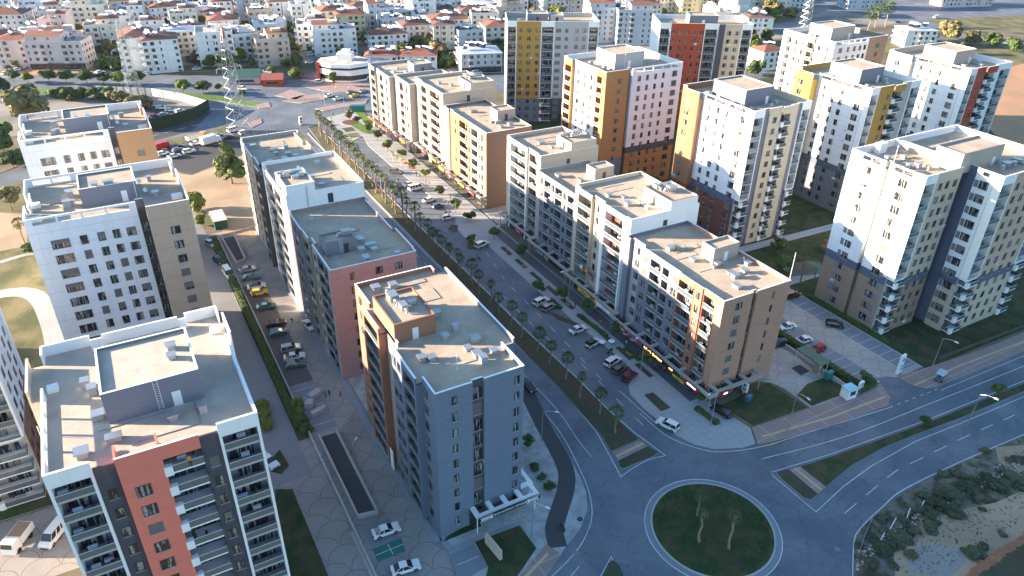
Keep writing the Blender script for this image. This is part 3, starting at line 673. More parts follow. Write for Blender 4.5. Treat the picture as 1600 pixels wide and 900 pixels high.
# northern row, sunlit
B = row('brown brick ended block with an apricot front, nearest of the sunlit northern row', (95, 184.7), 15.2, 30, 24, 6, 41, BRB)
B.face('S', [w(15.2, BRB, cols=[(.72, 1.2, 1.6, 'cross')])])
B.face('W', [l(3.6, fr=CREAM, back=GBE, pier=.3), w(1.6, CREAM, cols=[(.5, .9, 1.6, 'one')]), l(4.6, fr=CREAM, back=GBE, pier=.3), w(1.8, TERRP, cols=[(.5, .9, 1.6, 'one')]), l(6, fr=ORA, back=ORA, pier=.3), w(4.4, ORA, cols=[(.5, 1.2, 1.6, 'cross')]), w(2.4, ORA, -.4), w(3.8, WP, .2)])
B.face('E', [w(30, BRB)]); B.face('N', [w(15.2, BRB)])
B.pent(9, 15, 10, 15, 3, GBE, rim=LG, ladder=False); B.vents([(6, 22), (7.4, 21.6), (7, 10), (8.4, 9), (10.8, 5.6), (7.4, 5)], (0, 1)); canopy(B, 'shop_canopy', 'W', 0, 30, 2.6, 3.7, 6); shopfront(B, 'W', .5, 29, 3.5); B.done()
B = row('tall cream block with brick red loggias in the sunlit northern row', (96, 217.2), 19.5, 22.7, 27, 7, 42, CREAM)
B.face('S', [w(19.5, CREAM)]); B.face('W', [w(2.6, CREAM, .2), l(8.2, fr=CREAM, back=TERRP, pier=.3), w(1.6, WP, .3), l(4.6, fr=GBE, back=GBE, pier=.25, off=.5), w(5.7, GBE, cols=[(.3, 1.2, 1.6, 'cross'), (.7, 1.2, 1.6, 'cross')])])
B.face('E', [w(22.7, CREAM)]); B.face('N', [w(19.5, CREAM)])
B.pent(10, 18.6, .03, 9, 2.6, CREAM, rim=LG, ladder=False, door='W'); B.vents([(12, 7), (14, 6), (15, 7.4)], (3, 1), z=29.1); B.vents([(5, 14), (7.6, 10)], (0,)); B.extra('roof_door', DOOR, [(8.6, 9.7, -.06, .02, 23.2, 25.4)])
canopy(B, 'shop_canopy', 'W', 0, 22, 2.6, 3.7, 5); shopfront(B, 'W', .5, 22, 3.5); B.done()
B = row('greige block with red awnings on its balconies, third along the sunlit northern row', (93.6, 240), 18.5, 14.2, 24.6, 6, 43, GBE)
B.face('S', [w(18.5, GBE)]); B.face('W', [l(3.6, fr=GBE, back=GBE, pier=.25), w(2.2, GBE, cols=[(.5, 1.2, 1.6, 'cross')]), l(4, fr=GBE, back=RED2, pier=.3), w(4.4, GBE, cols=[(.5, 1.2, 1.6, 'cross')])])
B.face('E', [w(14.2, GBE)]); B.face('N', [w(18.5, GBE)]); B.vents([(6, 8), (8, 4)], (1, 0)); canopy(B, 'shop_canopy', 'W', 0, 14, 2.6, 3.7, 3); shopfront(B, 'W', .5, 13, 3.5); B.done()
B = row('pale greige block closing the far end of the sunlit northern row', (91.6, 254.3), 20, 21.4, 24, 6, 44, GBE)
B.face('S', [w(20, GBE)]); B.face('W', [l(4, fr=GBE, back=GBE, pier=.3), w(2.4, GBE, cols=[(.5, 1.2, 1.6, 'cross')]), l(4, fr=GBE, back=GBE, pier=.3), w(2.4, GBE, cols=[(.5, 1.2, 1.6, 'cross')]), w(1.2, GBE, -.6), l(7.4, fr=GBE, back=GBE, pier=.6, off=.3)])
B.face('E', [w(21.4, GBE)]); B.face('N', [w(20, GBE)]); B.pent(11, 18, 3, 9, 3, MG, ladder=False); B.vents([(5, 8), (8, 12), (9, 6), (8, 3)], (1, 0)); B.dish(14, 6, 26.5); canopy(B, 'shop_canopy', 'W', 0, 21, 2.6, 3.7, 4, m=TERRP); shopfront(B, 'W', .5, 20, 3.5); B.done()

# eastern towers
ZR, ZT = 37.2, 38.9
def tower(label, org, W0, Dp, seed, **k): return Bld('apartment_tower', label, org, W0, Dp, k.pop('zr', ZR), k.pop('zt', ZT), 12, 3.02, .6, seed=seed, **k)
bb = (BROWN, 12.2)
B = tower('brightly sunlit white tower above a brown base, large at the right edge', (143.3, 82.5), 14.6, 18.4, 51, core=CREAM)
B.face('W', [w(8.6, W_, slots=True, base=bb, band=SB, cols=[(.55, 1.95, 1.75, 'cross'), (.38, .9, 1.6, 'panel')]), w(1.0, CREAM, -1.0, base=bb, band=DG), w(8.8, W_, slots=True, base=bb, band=SB, cols=[(.42, 1.6, 1.6, 'cross'), (.6, .9, 1.6, 'panel')])])
B.face('S', [l(4.3, back=LG, base=(1, 14.2)), w(9.0, CREAM, base=bb, band=SB, cols=[(.2, 1.1, 1.6, 'one'), (.48, 1.1, 1.6, 'one'), (.8, 1.2, 1.5, 'cross')]), w(2.4, SB, -1.6)])
B.face('E', [w(18.4, CREAM)]); B.face('N', [w(14.6, W_, base=bb, band=SB)])
B.vents([(5, 7.6), (6.4, 6.4), (9.4, 12), (8, 5), (4.6, 12.6)], (2, 2, 0)); B.mast(2.2, 9.4, 5); B.extra('corner_pad', WP, [(6.5, 9.0, 16.2, 17.6, 37.23, 39.6)])
wing = Bld('wing', 'sunlit tower wing', (14.5, -7.4), 23, 26, ZR, ZT, 12, 3.02, .6, seed=52, core=CREAM)
wing.root.parent = B.root
for k in ('label', 'category', 'group'):
    if k in wing.root: del wing.root[k]
bc = (CREAM, 12.2)
wing.face('W', [w(5.7, W_, slots=True, base=bc, band=SB, cols=[(.62, 1.95, 1.75, 'cross'), (.9, .9, 1.6, 'panel')]), w(20.3, SB, -.5)])
wing.face('S', [l(4.6, back=LG, base=(1, 14.2)), w(13.6, TAN, base=bc, band=SB, cols=[(.12, 1.1, 1.6, 'one'), (.34, 1.1, 1.6, 'one'), (.58, 1.1, 1.6, 'one'), (.82, 1.2, 1.5, 'cross')]), l(4.8, back=LG, base=(1, 14.2))])
wing.face('E', [w(26, W_, base=bc)]); wing.face('N', [w(23, W_)])
wing.pent(-3.4, 11, 7.6, 13.8, 4.2, GBE, dx=.82, ladder=False, rim=MG); wing.vents([(8, 5), (10.4, 5.6), (3, 5.2), (12.8, 5.4), (15, 6)], (2, 3, 0))
wing.done(); B.done()
def wf(c, off=1.5, bm=(DBROWN, 12.2), L2=8.5): return [w(19, W_, slots=True, base=bm, band=SB, cols=[(.2, 1.95, 1.75, 'cross'), (.5, 1.15, 1.65, 'one'), (.67, 1.15, 1.65, 'one'), (.85, 1.15, 1.65, 'one')]), w(L2, c, off, base=bm, cols=[(.5, 1.6, 1.6, 'cross')])]
B = tower('white tower with an orange brown flank and beige balconies, standing left of the playground', (143.5, 130.8), 20.6, 27.5, 53)
B.face('W', wf(OBR)); B.face('S', [l(3.8, base=(1, 14.2)), w(1.8, MG, -.4), w(4.2, TAN2, cols=[(.5, 1.2, 1.5, 'cross')]), l(3.4, fr=TAN2, back=TAN2, style='planter', off=.6, pier=0), w(2.6, TAN2, 0), w(1.5, MG, -.4), l(3.3, base=(1, 14.2), back=LG)])
B.face('E', [w(27.5, TAN2)]); B.face('N', [w(20.6, OBR, base=(DBROWN, 12.2))]); B.pent(4, 14, 7.7, 20, 4.2, MG, dx=.8, ladder=False); B.vents([(2.6, 20), (2.4, 11), (2.6, 6.6), (4.0, 5.4), (11, 5), (14.6, 6.6)], (2, 0)); B.mast(1, 6, 4); B.done()
B = tower('white tower with a bright yellow flank and mustard balcony front', (189.2, 131.8), 21.6, 27, 54)
B.face('W', wf(YEL, 2.5, (MG, 12.2))); B.face('S', [l(3.5), w(6.0, MUST, cols=[(.7, 1.1, 1.5, 'cross')]), l(4.4, fr=MUST, back=MG, style='planter', off=.7, pier=0), w(3.4, LG, -.3), l(4.3)])
B.face('E', [w(27, W_)]); B.face('N', [w(21.6, YEL, base=(MG, 12.2))]); B.pent(4.5, 14.5, 8, 19, 4.2, MG, ladder=False, dx=.8); B.vents([(2.4, 18), (2.4, 8), (5, 5.5), (13, 5), (15, 7)], (2, 0)); B.done()
B = tower('white tower with a brick red balcony front, at the edge of the red soil field', (236.2, 133), 21.6, 29, 55)
B.face('W', wf(CREAM, 1.5, (MG, 12.2), 9.5)); B.face('S', [l(3.5), w(4.6, RED2, cols=[(.55, 1.1, 1.5, 'cross')]), l(5, fr=RED2, back=RED2, style='planter', off=.7, pier=0), w(2.5, W_, 0), l(6)])
B.face('E', [w(29, W_)]); B.face('N', [w(21.6, CREAM, base=(MG, 12.2))]); B.pent(4.5, 15, 9, 20, 4.2, GBE, ladder=False, dx=.8); B.vents([(2.4, 18), (2.4, 8), (5, 5.5), (13, 5), (15, 7)], (2, 0)); B.done()
B = tower('orange cornered tower with a large white windowed face and an orange base', (131.6, 178.6), 29, 23, 56)
B.face('W', [l(4.8, fr=ORA, back=ORA, pier=.25), w(12, WP, .0, cols=[(.2, 1.1, 1.6, 'one'), (.5, 1.1, 1.6, 'one'), (.8, 1.5, 1.5, 'cross')]), l(6, fr=ORA, back=ORA, pier=.4, off=1.0)])
B.face('S', [w(8.4, ORA, base=(MG, 11.5), cols=[(.6, 1.3, 1.5, 'cross')]), w(1.3, DG, -1.2), w(19.3, W_, slots=True, base=(ORA, 12.2), band=DG, cols=[(.14, 1.1, 1.6, 'cross'), (.3, .9, 1.6, 'one'), (.46, .9, 1.6, 'one'), (.62, .9, 1.6, 'one'), (.85, 1.95, 1.75, 'cross')])])
B.face('E', [w(23, W_)]); B.face('N', [w(29, W_)]); B.pent(8, 19, 7, 17, 4.2, LG, ladder=False, dx=.5); B.vents([(5, 8), (5.4, 6), (21, 9), (22, 10), (4, 14)], (2, 0)); B.mast(11, 6, 6); B.done()
B = tower('beige tower with white framed balconies and a brown end bay, in the far right row', (228, 177.8), 27.6, 23.4, 57)
B.face('W', [l(4), w(4.2, TAN2, cols=[(.5, 1.2, 1.5, 'cross')]), l(3.4, fr=TAN2, back=TAN2, style='planter', off=.6, pier=0), w(7, TAN2, cols=[(.3, 1.1, 1.6, 'one'), (.7, 1.1, 1.6, 'one')]), l(4.6)])
B.face('S', [w(18.2, W_, slots=True, cols=[(.2, 1.6, 1.6, 'cross'), (.42, 1.1, 1.6, 'one'), (.6, 1.1, 1.6, 'one'), (.76, 1.1, 1.6, 'one'), (.9, 1.1, 1.6, 'one')]), w(9.4, BROWN, .3, cols=[(.5, 1.5, 1.6, 'cross')])])
B.face('E', [w(23, BROWN)]); B.face('N', [w(27, W_)]); B.pent(6, 18, 7, 17, 4.2, GBE, ladder=False, dx=.8); B.vents([(4, 14), (4, 8), (20, 8)], (2, 0)); B.done()
B = tower('mustard yellow fronted tower with dark glazed balcony columns, behind the sunlit northern row', (140.8, 256.4), 35.2, 18, 58, rot=R(-26))
B.face('S', [l(3.6, style='dark', back=MG), w(9.0, MUST, base=(MG, 9.5), cols=[(.15, 1.3, 1.5, 'cross'), (.5, 1.3, 1.5, 'cross'), (.85, 1.3, 1.5, 'cross')]), l(5, style='dark', back=MG, base=(1, 9.6)), w(12.6, LG, base=(DG, 9.5), cols=[(.12, 2.0, 1.4, 'shut'), (.36, 1.2, 1.4, 'shut'), (.66, 1.3, 1.5, 'cross'), (.88, 1.2, 1.5, 'cross')]), l(4, style='dark', back=MG)])
B.face('W', [w(18, LG)]); B.face('E', [w(18, LG)]); B.face('N', [w(35, LG)]); B.pent(8, 16, 6, 12, 3, MG, ladder=False); B.pent(17, 22, 6, 12, 2.5, LG, ladder=False); B.vents([(5, 6), (26, 8)], (3, 0)); B.done()
B = tower('red fronted tower with dark glazed balconies and a beige bay, behind the orange cornered tower', (192.4, 229.4), 35.5, 18, 59, rot=R(-29))
B.face('S', [l(4.4, style='dark', back=MG), w(13, RED2, cols=[(.06, 1.1, 1.6, 'one'), (.28, 1.1, 1.6, 'one'), (.48, 1.1, 1.5, 'cross'), (.7, 1.2, 1.5, 'cross'), (.92, 1.2, 1.5, 'cross')]), l(5.4, style='dark', back=MG), w(2.4, DG, .2), w(6.6, TAN2, cols=[(.28, 1.3, 1.5, 'cross'), (.75, 1.2, 1.5, 'cross')]), l(4.2, style='dark', back=MG)])
B.face('W', [w(18, W_)]); B.face('E', [w(18, W_)]); B.face('N', [w(35, W_)]); B.pent(12, 23, 5, 12, 3.4, MG, ladder=False); B.dish(14, 8, 41); B.vents([(6, 7), (27, 8)], (3, 0)); B.done()
# ------------------------------------------------------------------ ground, roads, pavements
def P(*pts): return [at(x, y) for x, y in pts]
def Wp(*pts): return [Vector((x, y, 0)) for x, y in pts]
EARTH = mat('dry earth and weeds', (.17, .14, .10), .95, .2, .5, bump=.3, col2=(.09, .095, .05), s2=.09)
CITYG = mat('worn street surface', (.26, .24, .21), .95, .15, .4, col2=(.15, .15, .12), s2=.05)
ASPH = mat('asphalt', (.105, .13, .16), .8, .16, .9, bump=.15, spec=.3, col2=(.15, .17, .195), s2=.09, patch=1)
ASPH2 = mat('dark asphalt', (.06, .062, .065), .85, .08, 2)
PAVE = grid_mat('stone pavement', (.33, .34, .34), (.26, .27, .27), 1.6, 1.6, .05)
PAVEM = mat('mottled stone pavement', (.36, .37, .37), .9, .2, 2.5, bump=.2, col2=(.27, .28, .28), s2=.5)
PINKP = grid_mat('pink pavers', (.29, .205, .185), (.38, .33, .30), 6.0, 4.3, .10)
KERB = mat('kerb stone', (.36, .36, .355), .85, .12, 3)
PAINT = mat('road paint', (.52, .53, .53), .7, .3, 2.2)
YPAV = mat('yellow tactile pavers', (.46, .38, .24), .9, .1, 3)
LAWN = mat('lawn', (.024, .050, .016), .95, .3, 1.3, bump=.6, col2=(.07, .065, .03), s2=.3)
LAWN2 = mat('bright lawn', (.10, .17, .03), .95, .2, 1.3, bump=.6)
LAWN3 = mat('dry lawn', (.16, .14, .07), .95, .25, 1.0, bump=.5, col2=(.07, .08, .035), s2=.1)
BED = mat('planting bed soil', (.075, .062, .045), .95, .25, 1.5, bump=.8, col2=(.05, .065, .03), s2=.5)
SAND = mat('sandy soil', (.40, .29, .19), .95, .15, .8, bump=.4, col2=(.30, .23, .15), s2=.08)
REDS = mat('red soil', (.40, .22, .12), .95, .15, .6, bump=.3, col2=(.30, .20, .12), s2=.05)
BAY = mat('parking bay pavers', (.19, .21, .24), .9, .12, 1.5)

b = MB(); b.face([(-4000, -4000, 0), (4000, -4000, 0), (4000, 4000, 0), (-4000, 4000, 0)]); struct('ground', b, EARTH)
def slab(name, poly, z, m, side=None, z0=0.0):
    b = MB(); b.prism(poly, z0, z, 0, mside=1 if side else None); return struct(name, b, [m, side] if side else m)
def strip(name, pts, wd, z, m, z0=0.0, closed=False):
    """a band of given width along a polyline, mitred"""
    pts = [Vector((p[0], p[1], 0)) for p in pts]; n = len(pts); L_, R_ = [], []
    for i, p in enumerate(pts):
        a = pts[(i - 1) % n] if closed or i else p; c = pts[(i + 1) % n] if closed or i < n - 1 else p
        d1 = (p - a).normalized() if (p - a).length > 1e-6 else (c - p).normalized(); d2 = (c - p).normalized() if (c - p).length > 1e-6 else d1
        nn = Vector((-(d1 + d2).y, (d1 + d2).x, 0)).normalized(); k = 1 / max(.5, nn.dot(Vector((-d1.y, d1.x, 0))))
        L_.append(p + nn * wd / 2 * k); R_.append(p - nn * wd / 2 * k)
    b = MB()
    for i in range(n if closed else n - 1):
        j = (i + 1) % n; q = [L_[i], R_[i], R_[j], L_[j]]
        b.face([(v.x, v.y, z) for v in q])
        if z - z0 > .03:
            for s_, t_ in ((R_[i], R_[j]), (L_[j], L_[i])): b.face([(s_.x, s_.y, z0), (t_.x, t_.y, z0), (t_.x, t_.y, z), (s_.x, s_.y, z)])
    return struct(name, b, m)
def smooth(pts, n=6):
    out = []
    for i in range(len(pts) - 1):
        p0, p1, p2, p3 = pts[max(i - 1, 0)], pts[i], pts[i + 1], pts[min(i + 2, len(pts) - 1)]
        for k in range(n):
            t = k / n; out.append(.5 * ((2 * p1) + (p2 - p0) * t + (2 * p0 - 5 * p1 + 4 * p2 - p3) * t * t + (3 * p1 - p0 - 3 * p2 + p3) * t ** 3))
    return out + [pts[-1]]
def dashes(pts, ln, gap, wd=.14, z=.034):
    out = []; acc = 0; on = True; cur = [pts[0]]
    b = MB(); tot = 0; seg = [(pts[i], pts[i + 1]) for i in range(len(pts) - 1)]
    def point(t):
        for a, c in seg:
            d = (c - a).length
            if t <= d: return a + (c - a) * (t / d), (c - a).normalized()
            t -= d
        return seg[-1][1], (seg[-1][1] - seg[-1][0]).normalized()
    T = sum((c - a).length for a, c in seg); t = 0
    while t + ln < T:
        p, d = point(t); q, d2 = point(t + ln); nn = Vector((-d.y, d.x, 0)) * wd / 2
        b.face([(p.x + nn.x, p.y + nn.y, z), (p.x - nn.x, p.y - nn.y, z), (q.x - nn.x, q.y - nn.y, z), (q.x + nn.x, q.y + nn.y, z)]); t += ln + gap
    return struct('road_marking', b, PAINT)
def line(pts, wd=.14, z=.034): return strip('road_marking', pts, wd, z, PAINT)

# roads
slab('city_streets', Wp((-700, 322), (900, 322), (900, 1100), (-700, 1100)), .008, CITYG)
slab('road', Wp((33, -120), (93, -120), (93, 262), (47, 262), (47, 100), (33, 76)), .020, ASPH)
slab('road', Wp((93, 26), (900, 26), (900, 66.5), (93, 66.5)), .024, ASPH)
slab('road', P((-200, 150), (0, 122), (160, 110), (330, 118), (460, 106), (580, 114), (800, 96), (1000, 96), (1000, 150), (800, 142), (640, 160), (585, 190), (560, 232), (500, 232), (470, 206), (385, 225), (330, 210), (240, 222), (0, 292), (-200, 330), (-200, 310), (0, 272), (180, 222), (300, 195), (330, 178), (315, 165), (240, 152), (0, 162), (-200, 178)), .028, ASPH)
slab('road', P((1290, 12), (1450, 45), (1700, 30), (1700, -40), (1100, -60), (1100, 10)), .016, ASPH)
strip('road', P((1040, 60), (1200, 46), (1420, 60), (1700, 70)), 12, .020, ASPH)
strip('road', smooth(P((120, 0), (165, 40), (180, 80), (200, 118))), 8, .014, ASPH)
strip('road', smooth(P((470, 20), (490, 70), (505, 100), (500, 112))), 8, .014, ASPH)
strip('road', smooth(P((700, 92), (680, 70), (690, 40), (670, 0))), 7, .014, ASPH)
strip('road', smooth(P((1165, 60), (1190, 90), (1170, 130), (1100, 150))), 8, .018, ASPH)
# compound paving west of the boulevard
slab('courtyard_paving', Wp((12.6, 20), (31.0, 20), (31.0, 205), (12.6, 205)), .016, SCALE)
slab('courtyard_paving', Wp((-60, 97), (12.6, 97), (12.6, 112.5), (-60, 112.5)), .016, SCALE)
slab('lawn', Wp((-300, 112.6), (12.5, 112.6), (12.5, 262), (-300, 262)), .020, LAWN3)
slab('lawn', P((430, 765), (457, 765), (515, 905), (440, 905)), .14, LAWN, KERB)
slab('lawn', Wp((-60, 112.8), (-16, 112.8), (-16, 115.6), (-60, 115.6)), .14, LAWN, KERB)
slab('lawn', P((429, 712), (437, 703), (452, 728), (440, 742), (424, 738)), .14, LAWN, KERB)
strip('path', smooth(P((-60, 478), (10, 458), (55, 462), (78, 500), (92, 560))), 4.2, .05, PAVE)
strip('path', smooth(P((0, 410), (40, 398), (62, 396))), 1.6, .05, PAVE)
strip('road', smooth(P((-60, 300), (0, 282), (36, 268), (110, 240))), 7, .032, ASPH)
strip('kerb', smooth(P((-60, 290), (0, 270), (40, 255), (110, 230))), .3, .15, KERB)
slab('parking_lot', P((155, 195), (180, 160), (330, 175), (300, 205), (240, 220)), .030, ASPH2)
slab('parking_lot', P((240, 236), (385, 206), (392, 235), (300, 272), (252, 262)), .032, ASPH2)
slab('dirt_lot', P((262, 268), (300, 274), (392, 238), (402, 300), (404, 372), (352, 366), (330, 340), (290, 300)), .034, SAND)
slab('dirt_lot', P((-40, 330), (50, 335), (40, 385), (-40, 400)), .03, SAND)
slab('driveway', Wp((8.4, 100), (16.9, 100), (16.9, 262), (8.4, 262)), .024, grid_mat('grey drive pavers', (.21, .21, .22), (.18, .17, .17), 30, 5.0, .08))
# hedge bed between drive and parking, with a low wall
slab('planting_bed', Wp((17.0, 109), (19.1, 109), (19.1, 203), (17.0, 203)), .15, BED, KERB)
slab('planting_bed', Wp((18.6, 60), (19.1, 60), (19.1, 84), (18.6, 84)), .15, CONC)
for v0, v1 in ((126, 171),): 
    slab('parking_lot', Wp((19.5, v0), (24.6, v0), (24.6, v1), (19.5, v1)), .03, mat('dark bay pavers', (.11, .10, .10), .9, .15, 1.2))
for v in (112, 115, 118, 121, 124): line(Wp((19.6, v), (24.4, v)), .1, .036)
slab('parking_lot', Wp((19.6, 110), (24.6, 110), (24.6, 125.6), (19.6, 125.6)), .030, BAY)
slab('parking_lot', P((566, 823), (608, 808), (625, 850), (585, 868)), .030, BAY); slab('parking_lot', P((600, 885), (643, 870), (668, 930), (610, 930)), .030, BAY)
slab('green_parking_bay', P((582, 858), (627, 840), (634, 861), (590, 878)), .036, mat('green painted bay', (.03, .16, .12), .8, .1, 2))
line(P((587, 868), (631, 850)), .12, .044); line(P((606, 850), (614, 866)), .12, .046)
# pavement of the west row
slab('pavement', Wp((31.0, 60), (31.0, 205), (47.3, 208), (61.3, 208), (61.9, 110)) + P((831, 626), (852, 650), (872, 682), (893, 722), (906, 745), (916, 770), (918, 797), (906, 828), (886, 852), (862, 888), (830, 930), (700, 930), (640, 930)), .14, PAVEM, KERB)
bp_pts = smooth(P((818, 604), (850, 668), (868, 700), (884, 735), (884, 765), (874, 798), (866, 828), (872, 856)), 8)
strip('cycle_path', bp_pts, 3.0, .152, ASPH2, z0=.14)
slab('pavement', P((853, 851), (878, 868), (858, 892), (828, 930), (788, 930)), .158, PINKP, z0=.14)
strip('tactile_strip', P((856, 866), (812, 912)), .5, .166, YPAV, z0=.15)
slab('lawn', P((742, 848), (812, 822), (838, 858), (806, 905), (780, 930), (752, 930), (763, 888)), .20, LAWN, KERB, z0=.14)
slab('parking_lot', P((703, 866), (741, 850), (762, 886), (716, 912)), .155, BAY, z0=.14); line(P((714, 884), (748, 870)), .12, .162)
slab('lawn', P((692, 848), (752, 824), (748, 812), (700, 838)), .19, LAWN, KERB, z0=.14)
strip('footpath', P((640, 700), (697, 853), (708, 860), (752, 842), (806, 822)), 1.2, .165, mat('grey path', (.24, .26, .28), .9, .1, 2), z0=.14)
strip('footpath', Wp((29.9, 205), (29.9, 80), (30.3, 75.6)), 1.3, .165, MATS['grey path'], z0=.02)
# median with palms
med = Wp((67.6, 84)) + P((955, 706), (998, 687), (985, 676)) + Wp((72.9, 101), (72.2, 126), (72.2, 146), (71.6, 190), (71.6, 255), (71.0, 277)) + P((493, 196), (481, 199)) + Wp((66.2, 255), (67.2, 216), (67.4, 185), (67.9, 118), (68.2, 101), (67.6, 88))
slab('median', med, .15, BED, KERB)
med2 = Wp((71.4, 200), (71.4, 255), (70.9, 275)) + P((495, 198), (483, 201)) + Wp((66.5, 255), (67.6, 216), (67.7, 200)); slab('median_grass', med2, .165, LAWN3, z0=.14)
slab('median', P((958, 708), (999, 689), (1012, 697), (966, 719)), .155, PINKP, KERB); strip('tactile_strip', P((963, 714), (1006, 693)), .5, .165, YPAV, z0=.15)
slab('median', P((966, 721), (1012, 699), (1028, 708), (1020, 714), (990, 726), (975, 733), (969, 731)), .15, BED, KERB)
line(smooth(P((1040, 712), (1015, 718), (990, 731), (970, 745)), 4) + P((955, 716), (932, 675), (870, 600), (805, 537)) + Wp((67.3, 140), (66.9, 185), (66.6, 216), (65.7, 255), (65.5, 277)), .16)
line(P((1040, 712), (990, 675), (950, 640)) + Wp((73.3, 101), (72.7, 126), (72.7, 146), (72.2, 190), (72.2, 255), (71.6, 277)), .18)
strip('kerb', Wp((71.7, 277), (71.95, 190), (72.45, 146), (72.45, 126), (73.1, 101)), .22, .19, KERB); strip('kerb', Wp((65.9, 277), (66.1, 255), (67.1, 216), (67.3, 185), (67.8, 118)), .22, .19, KERB)
# bottom median tip
slab('median', P((958, 876), (968, 885), (985, 930), (930, 930), (950, 882)), .15, BED, KERB); line(P((925, 925), (955, 870), (985, 925)), .16)
# east pavement
ep = P((511, 184), (530, 203), (549, 222), (567, 213)) + P((575, 227), (613, 260), (667, 302), (712, 340)) + Wp((81.4, 178), (80.6, 171), (81.0, 165)) + P((762, 384), (844, 458), (889, 495), (900, 507), (940, 537), (985, 575), (990, 588), (982, 603), (984, 616), (1007, 640), (1032, 660), (1055, 680), (1085, 695), (1115, 702), (1160, 700), (1180, 694), (1172, 669), (1118, 636)) + Wp((92, 82.7), (93, 286)) + P((560, 172))
slab('pavement', ep, .14, PAVE, KERB)
strip('kerb', P((575, 227), (613, 260), (667, 302), (712, 340)), .3, .17, KERB)
slab('pavement', Wp((93.2, 173), (141, 173), (141, 184.5), (93.2, 184.5)), .12, SCALE2, KERB)
for k, v in enumerate((94, 101, 108, 116, 124, 131, 139, 147, 155)): 
    slab('planting_bed', Wp((86.6, v), (87.8, v), (87.8, v + 5.2), (86.6, v + 5.2)), .2, BED, KERB, z0=.14)
slab('planting_bed', P((1006, 618), (1020, 614), (1048, 638), (1033, 644)), .19, BED, KERB, z0=.14)
slab('planting_bed', P((1084, 638), (1092, 634), (1124, 662), (1116, 666)), .19, BED, KERB, z0=.14)
slab('planting_bed', P((856, 488), (866, 490), (905, 507), (902, 512), (870, 500)), .16, BED, KERB)
slab('planting_bed', P((704, 352), (716, 352), (714, 364), (700, 360)), .16, BED, KERB)
slab('planting_bed', P((732, 376), (742, 378), (742, 390), (730, 390)), .16, BED, KERB)
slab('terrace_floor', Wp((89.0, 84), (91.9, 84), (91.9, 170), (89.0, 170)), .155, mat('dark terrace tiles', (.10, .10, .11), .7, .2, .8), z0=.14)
slab('lawn', P((548, 196), (562, 192), (584, 205), (580, 210), (566, 207)), .19, LAWN2, z0=.14); slab('lawn', P((555, 176), (568, 175), (586, 196), (572, 196)), .19, LAWN2, z0=.14)
for q in ((545, 203), (553, 212)): 
    c = at(*q); slab('planting_bed', Wp((c.x - 2, c.y - 2.5), (c.x + 2, c.y - 2.5), (c.x + 2, c.y + 2.5), (c.x - 2, c.y + 2.5)), .19, LAWN3, KERB, z0=.14)
c = at(547, 192); slab('tree_ring', [Vector((c.x + 3.2 * math.cos(a * .5236), c.y + 3.2 * math.sin(a * .5236), 0)) for a in range(12)], .25, mat('bark mulch', (.12, .06, .04), .95, .2, 2), KERB, z0=.14)
# pink pavements on the north side of the east road
slab('pavement', P((1184, 694), (1210, 689), (1300, 665), (1388, 633), (1391, 622), (1376, 600), (1270, 637), (1175, 669)), .145, PINKP, KERB)
slab('pavement', P((1401, 588), (1420, 600), (1445, 607), (1462, 605)) + Wp((160, 62.9), (200, 62.4), (420, 60), (420, 65), (200, 66.6), (160, 67.4), (140.5, 69.0)), .145, PINKP, KERB)
strip('tactile_strip', P((1190, 683), (1300, 652), (1382, 621)), .45, .156, YPAV, z0=.14); strip('tactile_strip', P((1428, 603), (1500, 572), (1600, 534), (1680, 505)), .45, .156, YPAV, z0=.14)
slab('lawn', P((1127, 634), (1200, 599), (1262, 638), (1176, 667)), .15, LAWN, KERB); slab('lawn', P((1245, 618), (1262, 600), (1290, 590), (1330, 612), (1268, 635)), .15, LAWN, KERB)
slab('courtyard_paving', P((1182, 596), (1215, 525), (1262, 560), (1290, 588), (1262, 600), (1246, 616), (1205, 598)), .03, SCALE2)
slab('courtyard_paving', Wp((109.3, 69.6), (141.4, 69.6), (141.4, 172), (109.3, 172)), .014, SCALE2)
slab('driveway', P((1345, 597), (1385, 588), (1402, 590), (1442, 608), (1392, 634), (1392, 622), (1376, 600)), .034, ASPH)
slab('parking_lot', Wp((136.6, 71.0), (141.2, 71.0), (141.2, 104), (136.6, 104)), .024, BAY); slab('parking_lot', Wp((125.2, 71.5), (129.6, 71.5), (129.6, 104), (125.2, 104)), .024, BAY)
for k in range(13): line(Wp((136.7, 71.6 + k * 2.6), (141.0, 71.6 + k * 2.6)), .12, .032); line(Wp((125.3, 72.2 + k * 2.6), (129.4, 72.2 + k * 2.6)), .10, .032)
line(Wp((136.6, 70), (136.6, 104)), .12, .036)
strip('kerb', Wp((141.5, 69.5), (141.5, 130)), .25, .15, KERB)
slab('planting_bed', Wp((121.6, 69.5), (124.6, 69.5), (124.6, 97), (121.6, 97)), .15, BED, KERB)
slab('drain_cover', P((1236, 575), (1250, 570), (1265, 580), (1251, 587)), .038, ASPH2)
# lawns among the eastern towers
slab('lawn', Wp((141.7, 68.8), (420, 62), (420, 176), (141.7, 176)), .026, LAWN, z0=0)
slab('lawn', Wp((117, 176.2), (300, 176.2), (300, 260), (117, 260)), .026, LAWN)
strip('path', P((1120, 400), (1215, 376), (1310, 352), (1500, 300)), 3.0, .05, grid_mat('slab path', (.36, .37, .38), (.2, .2, .2), 1.5, 1.5, .06)); strip('path', P((1180, 455), (1300, 420)), 3.2, .052, MATS['slab path']); strip('path', P((1180, 350), (1225, 372)), 1.8, .054, MATS['slab path'])
slab('playground_floor', P((1215, 415), (1262, 408), (1300, 412), (1290, 428), (1240, 432)), .06, mat('playground rubber', (.10, .16, .13), .9, .2, .4))
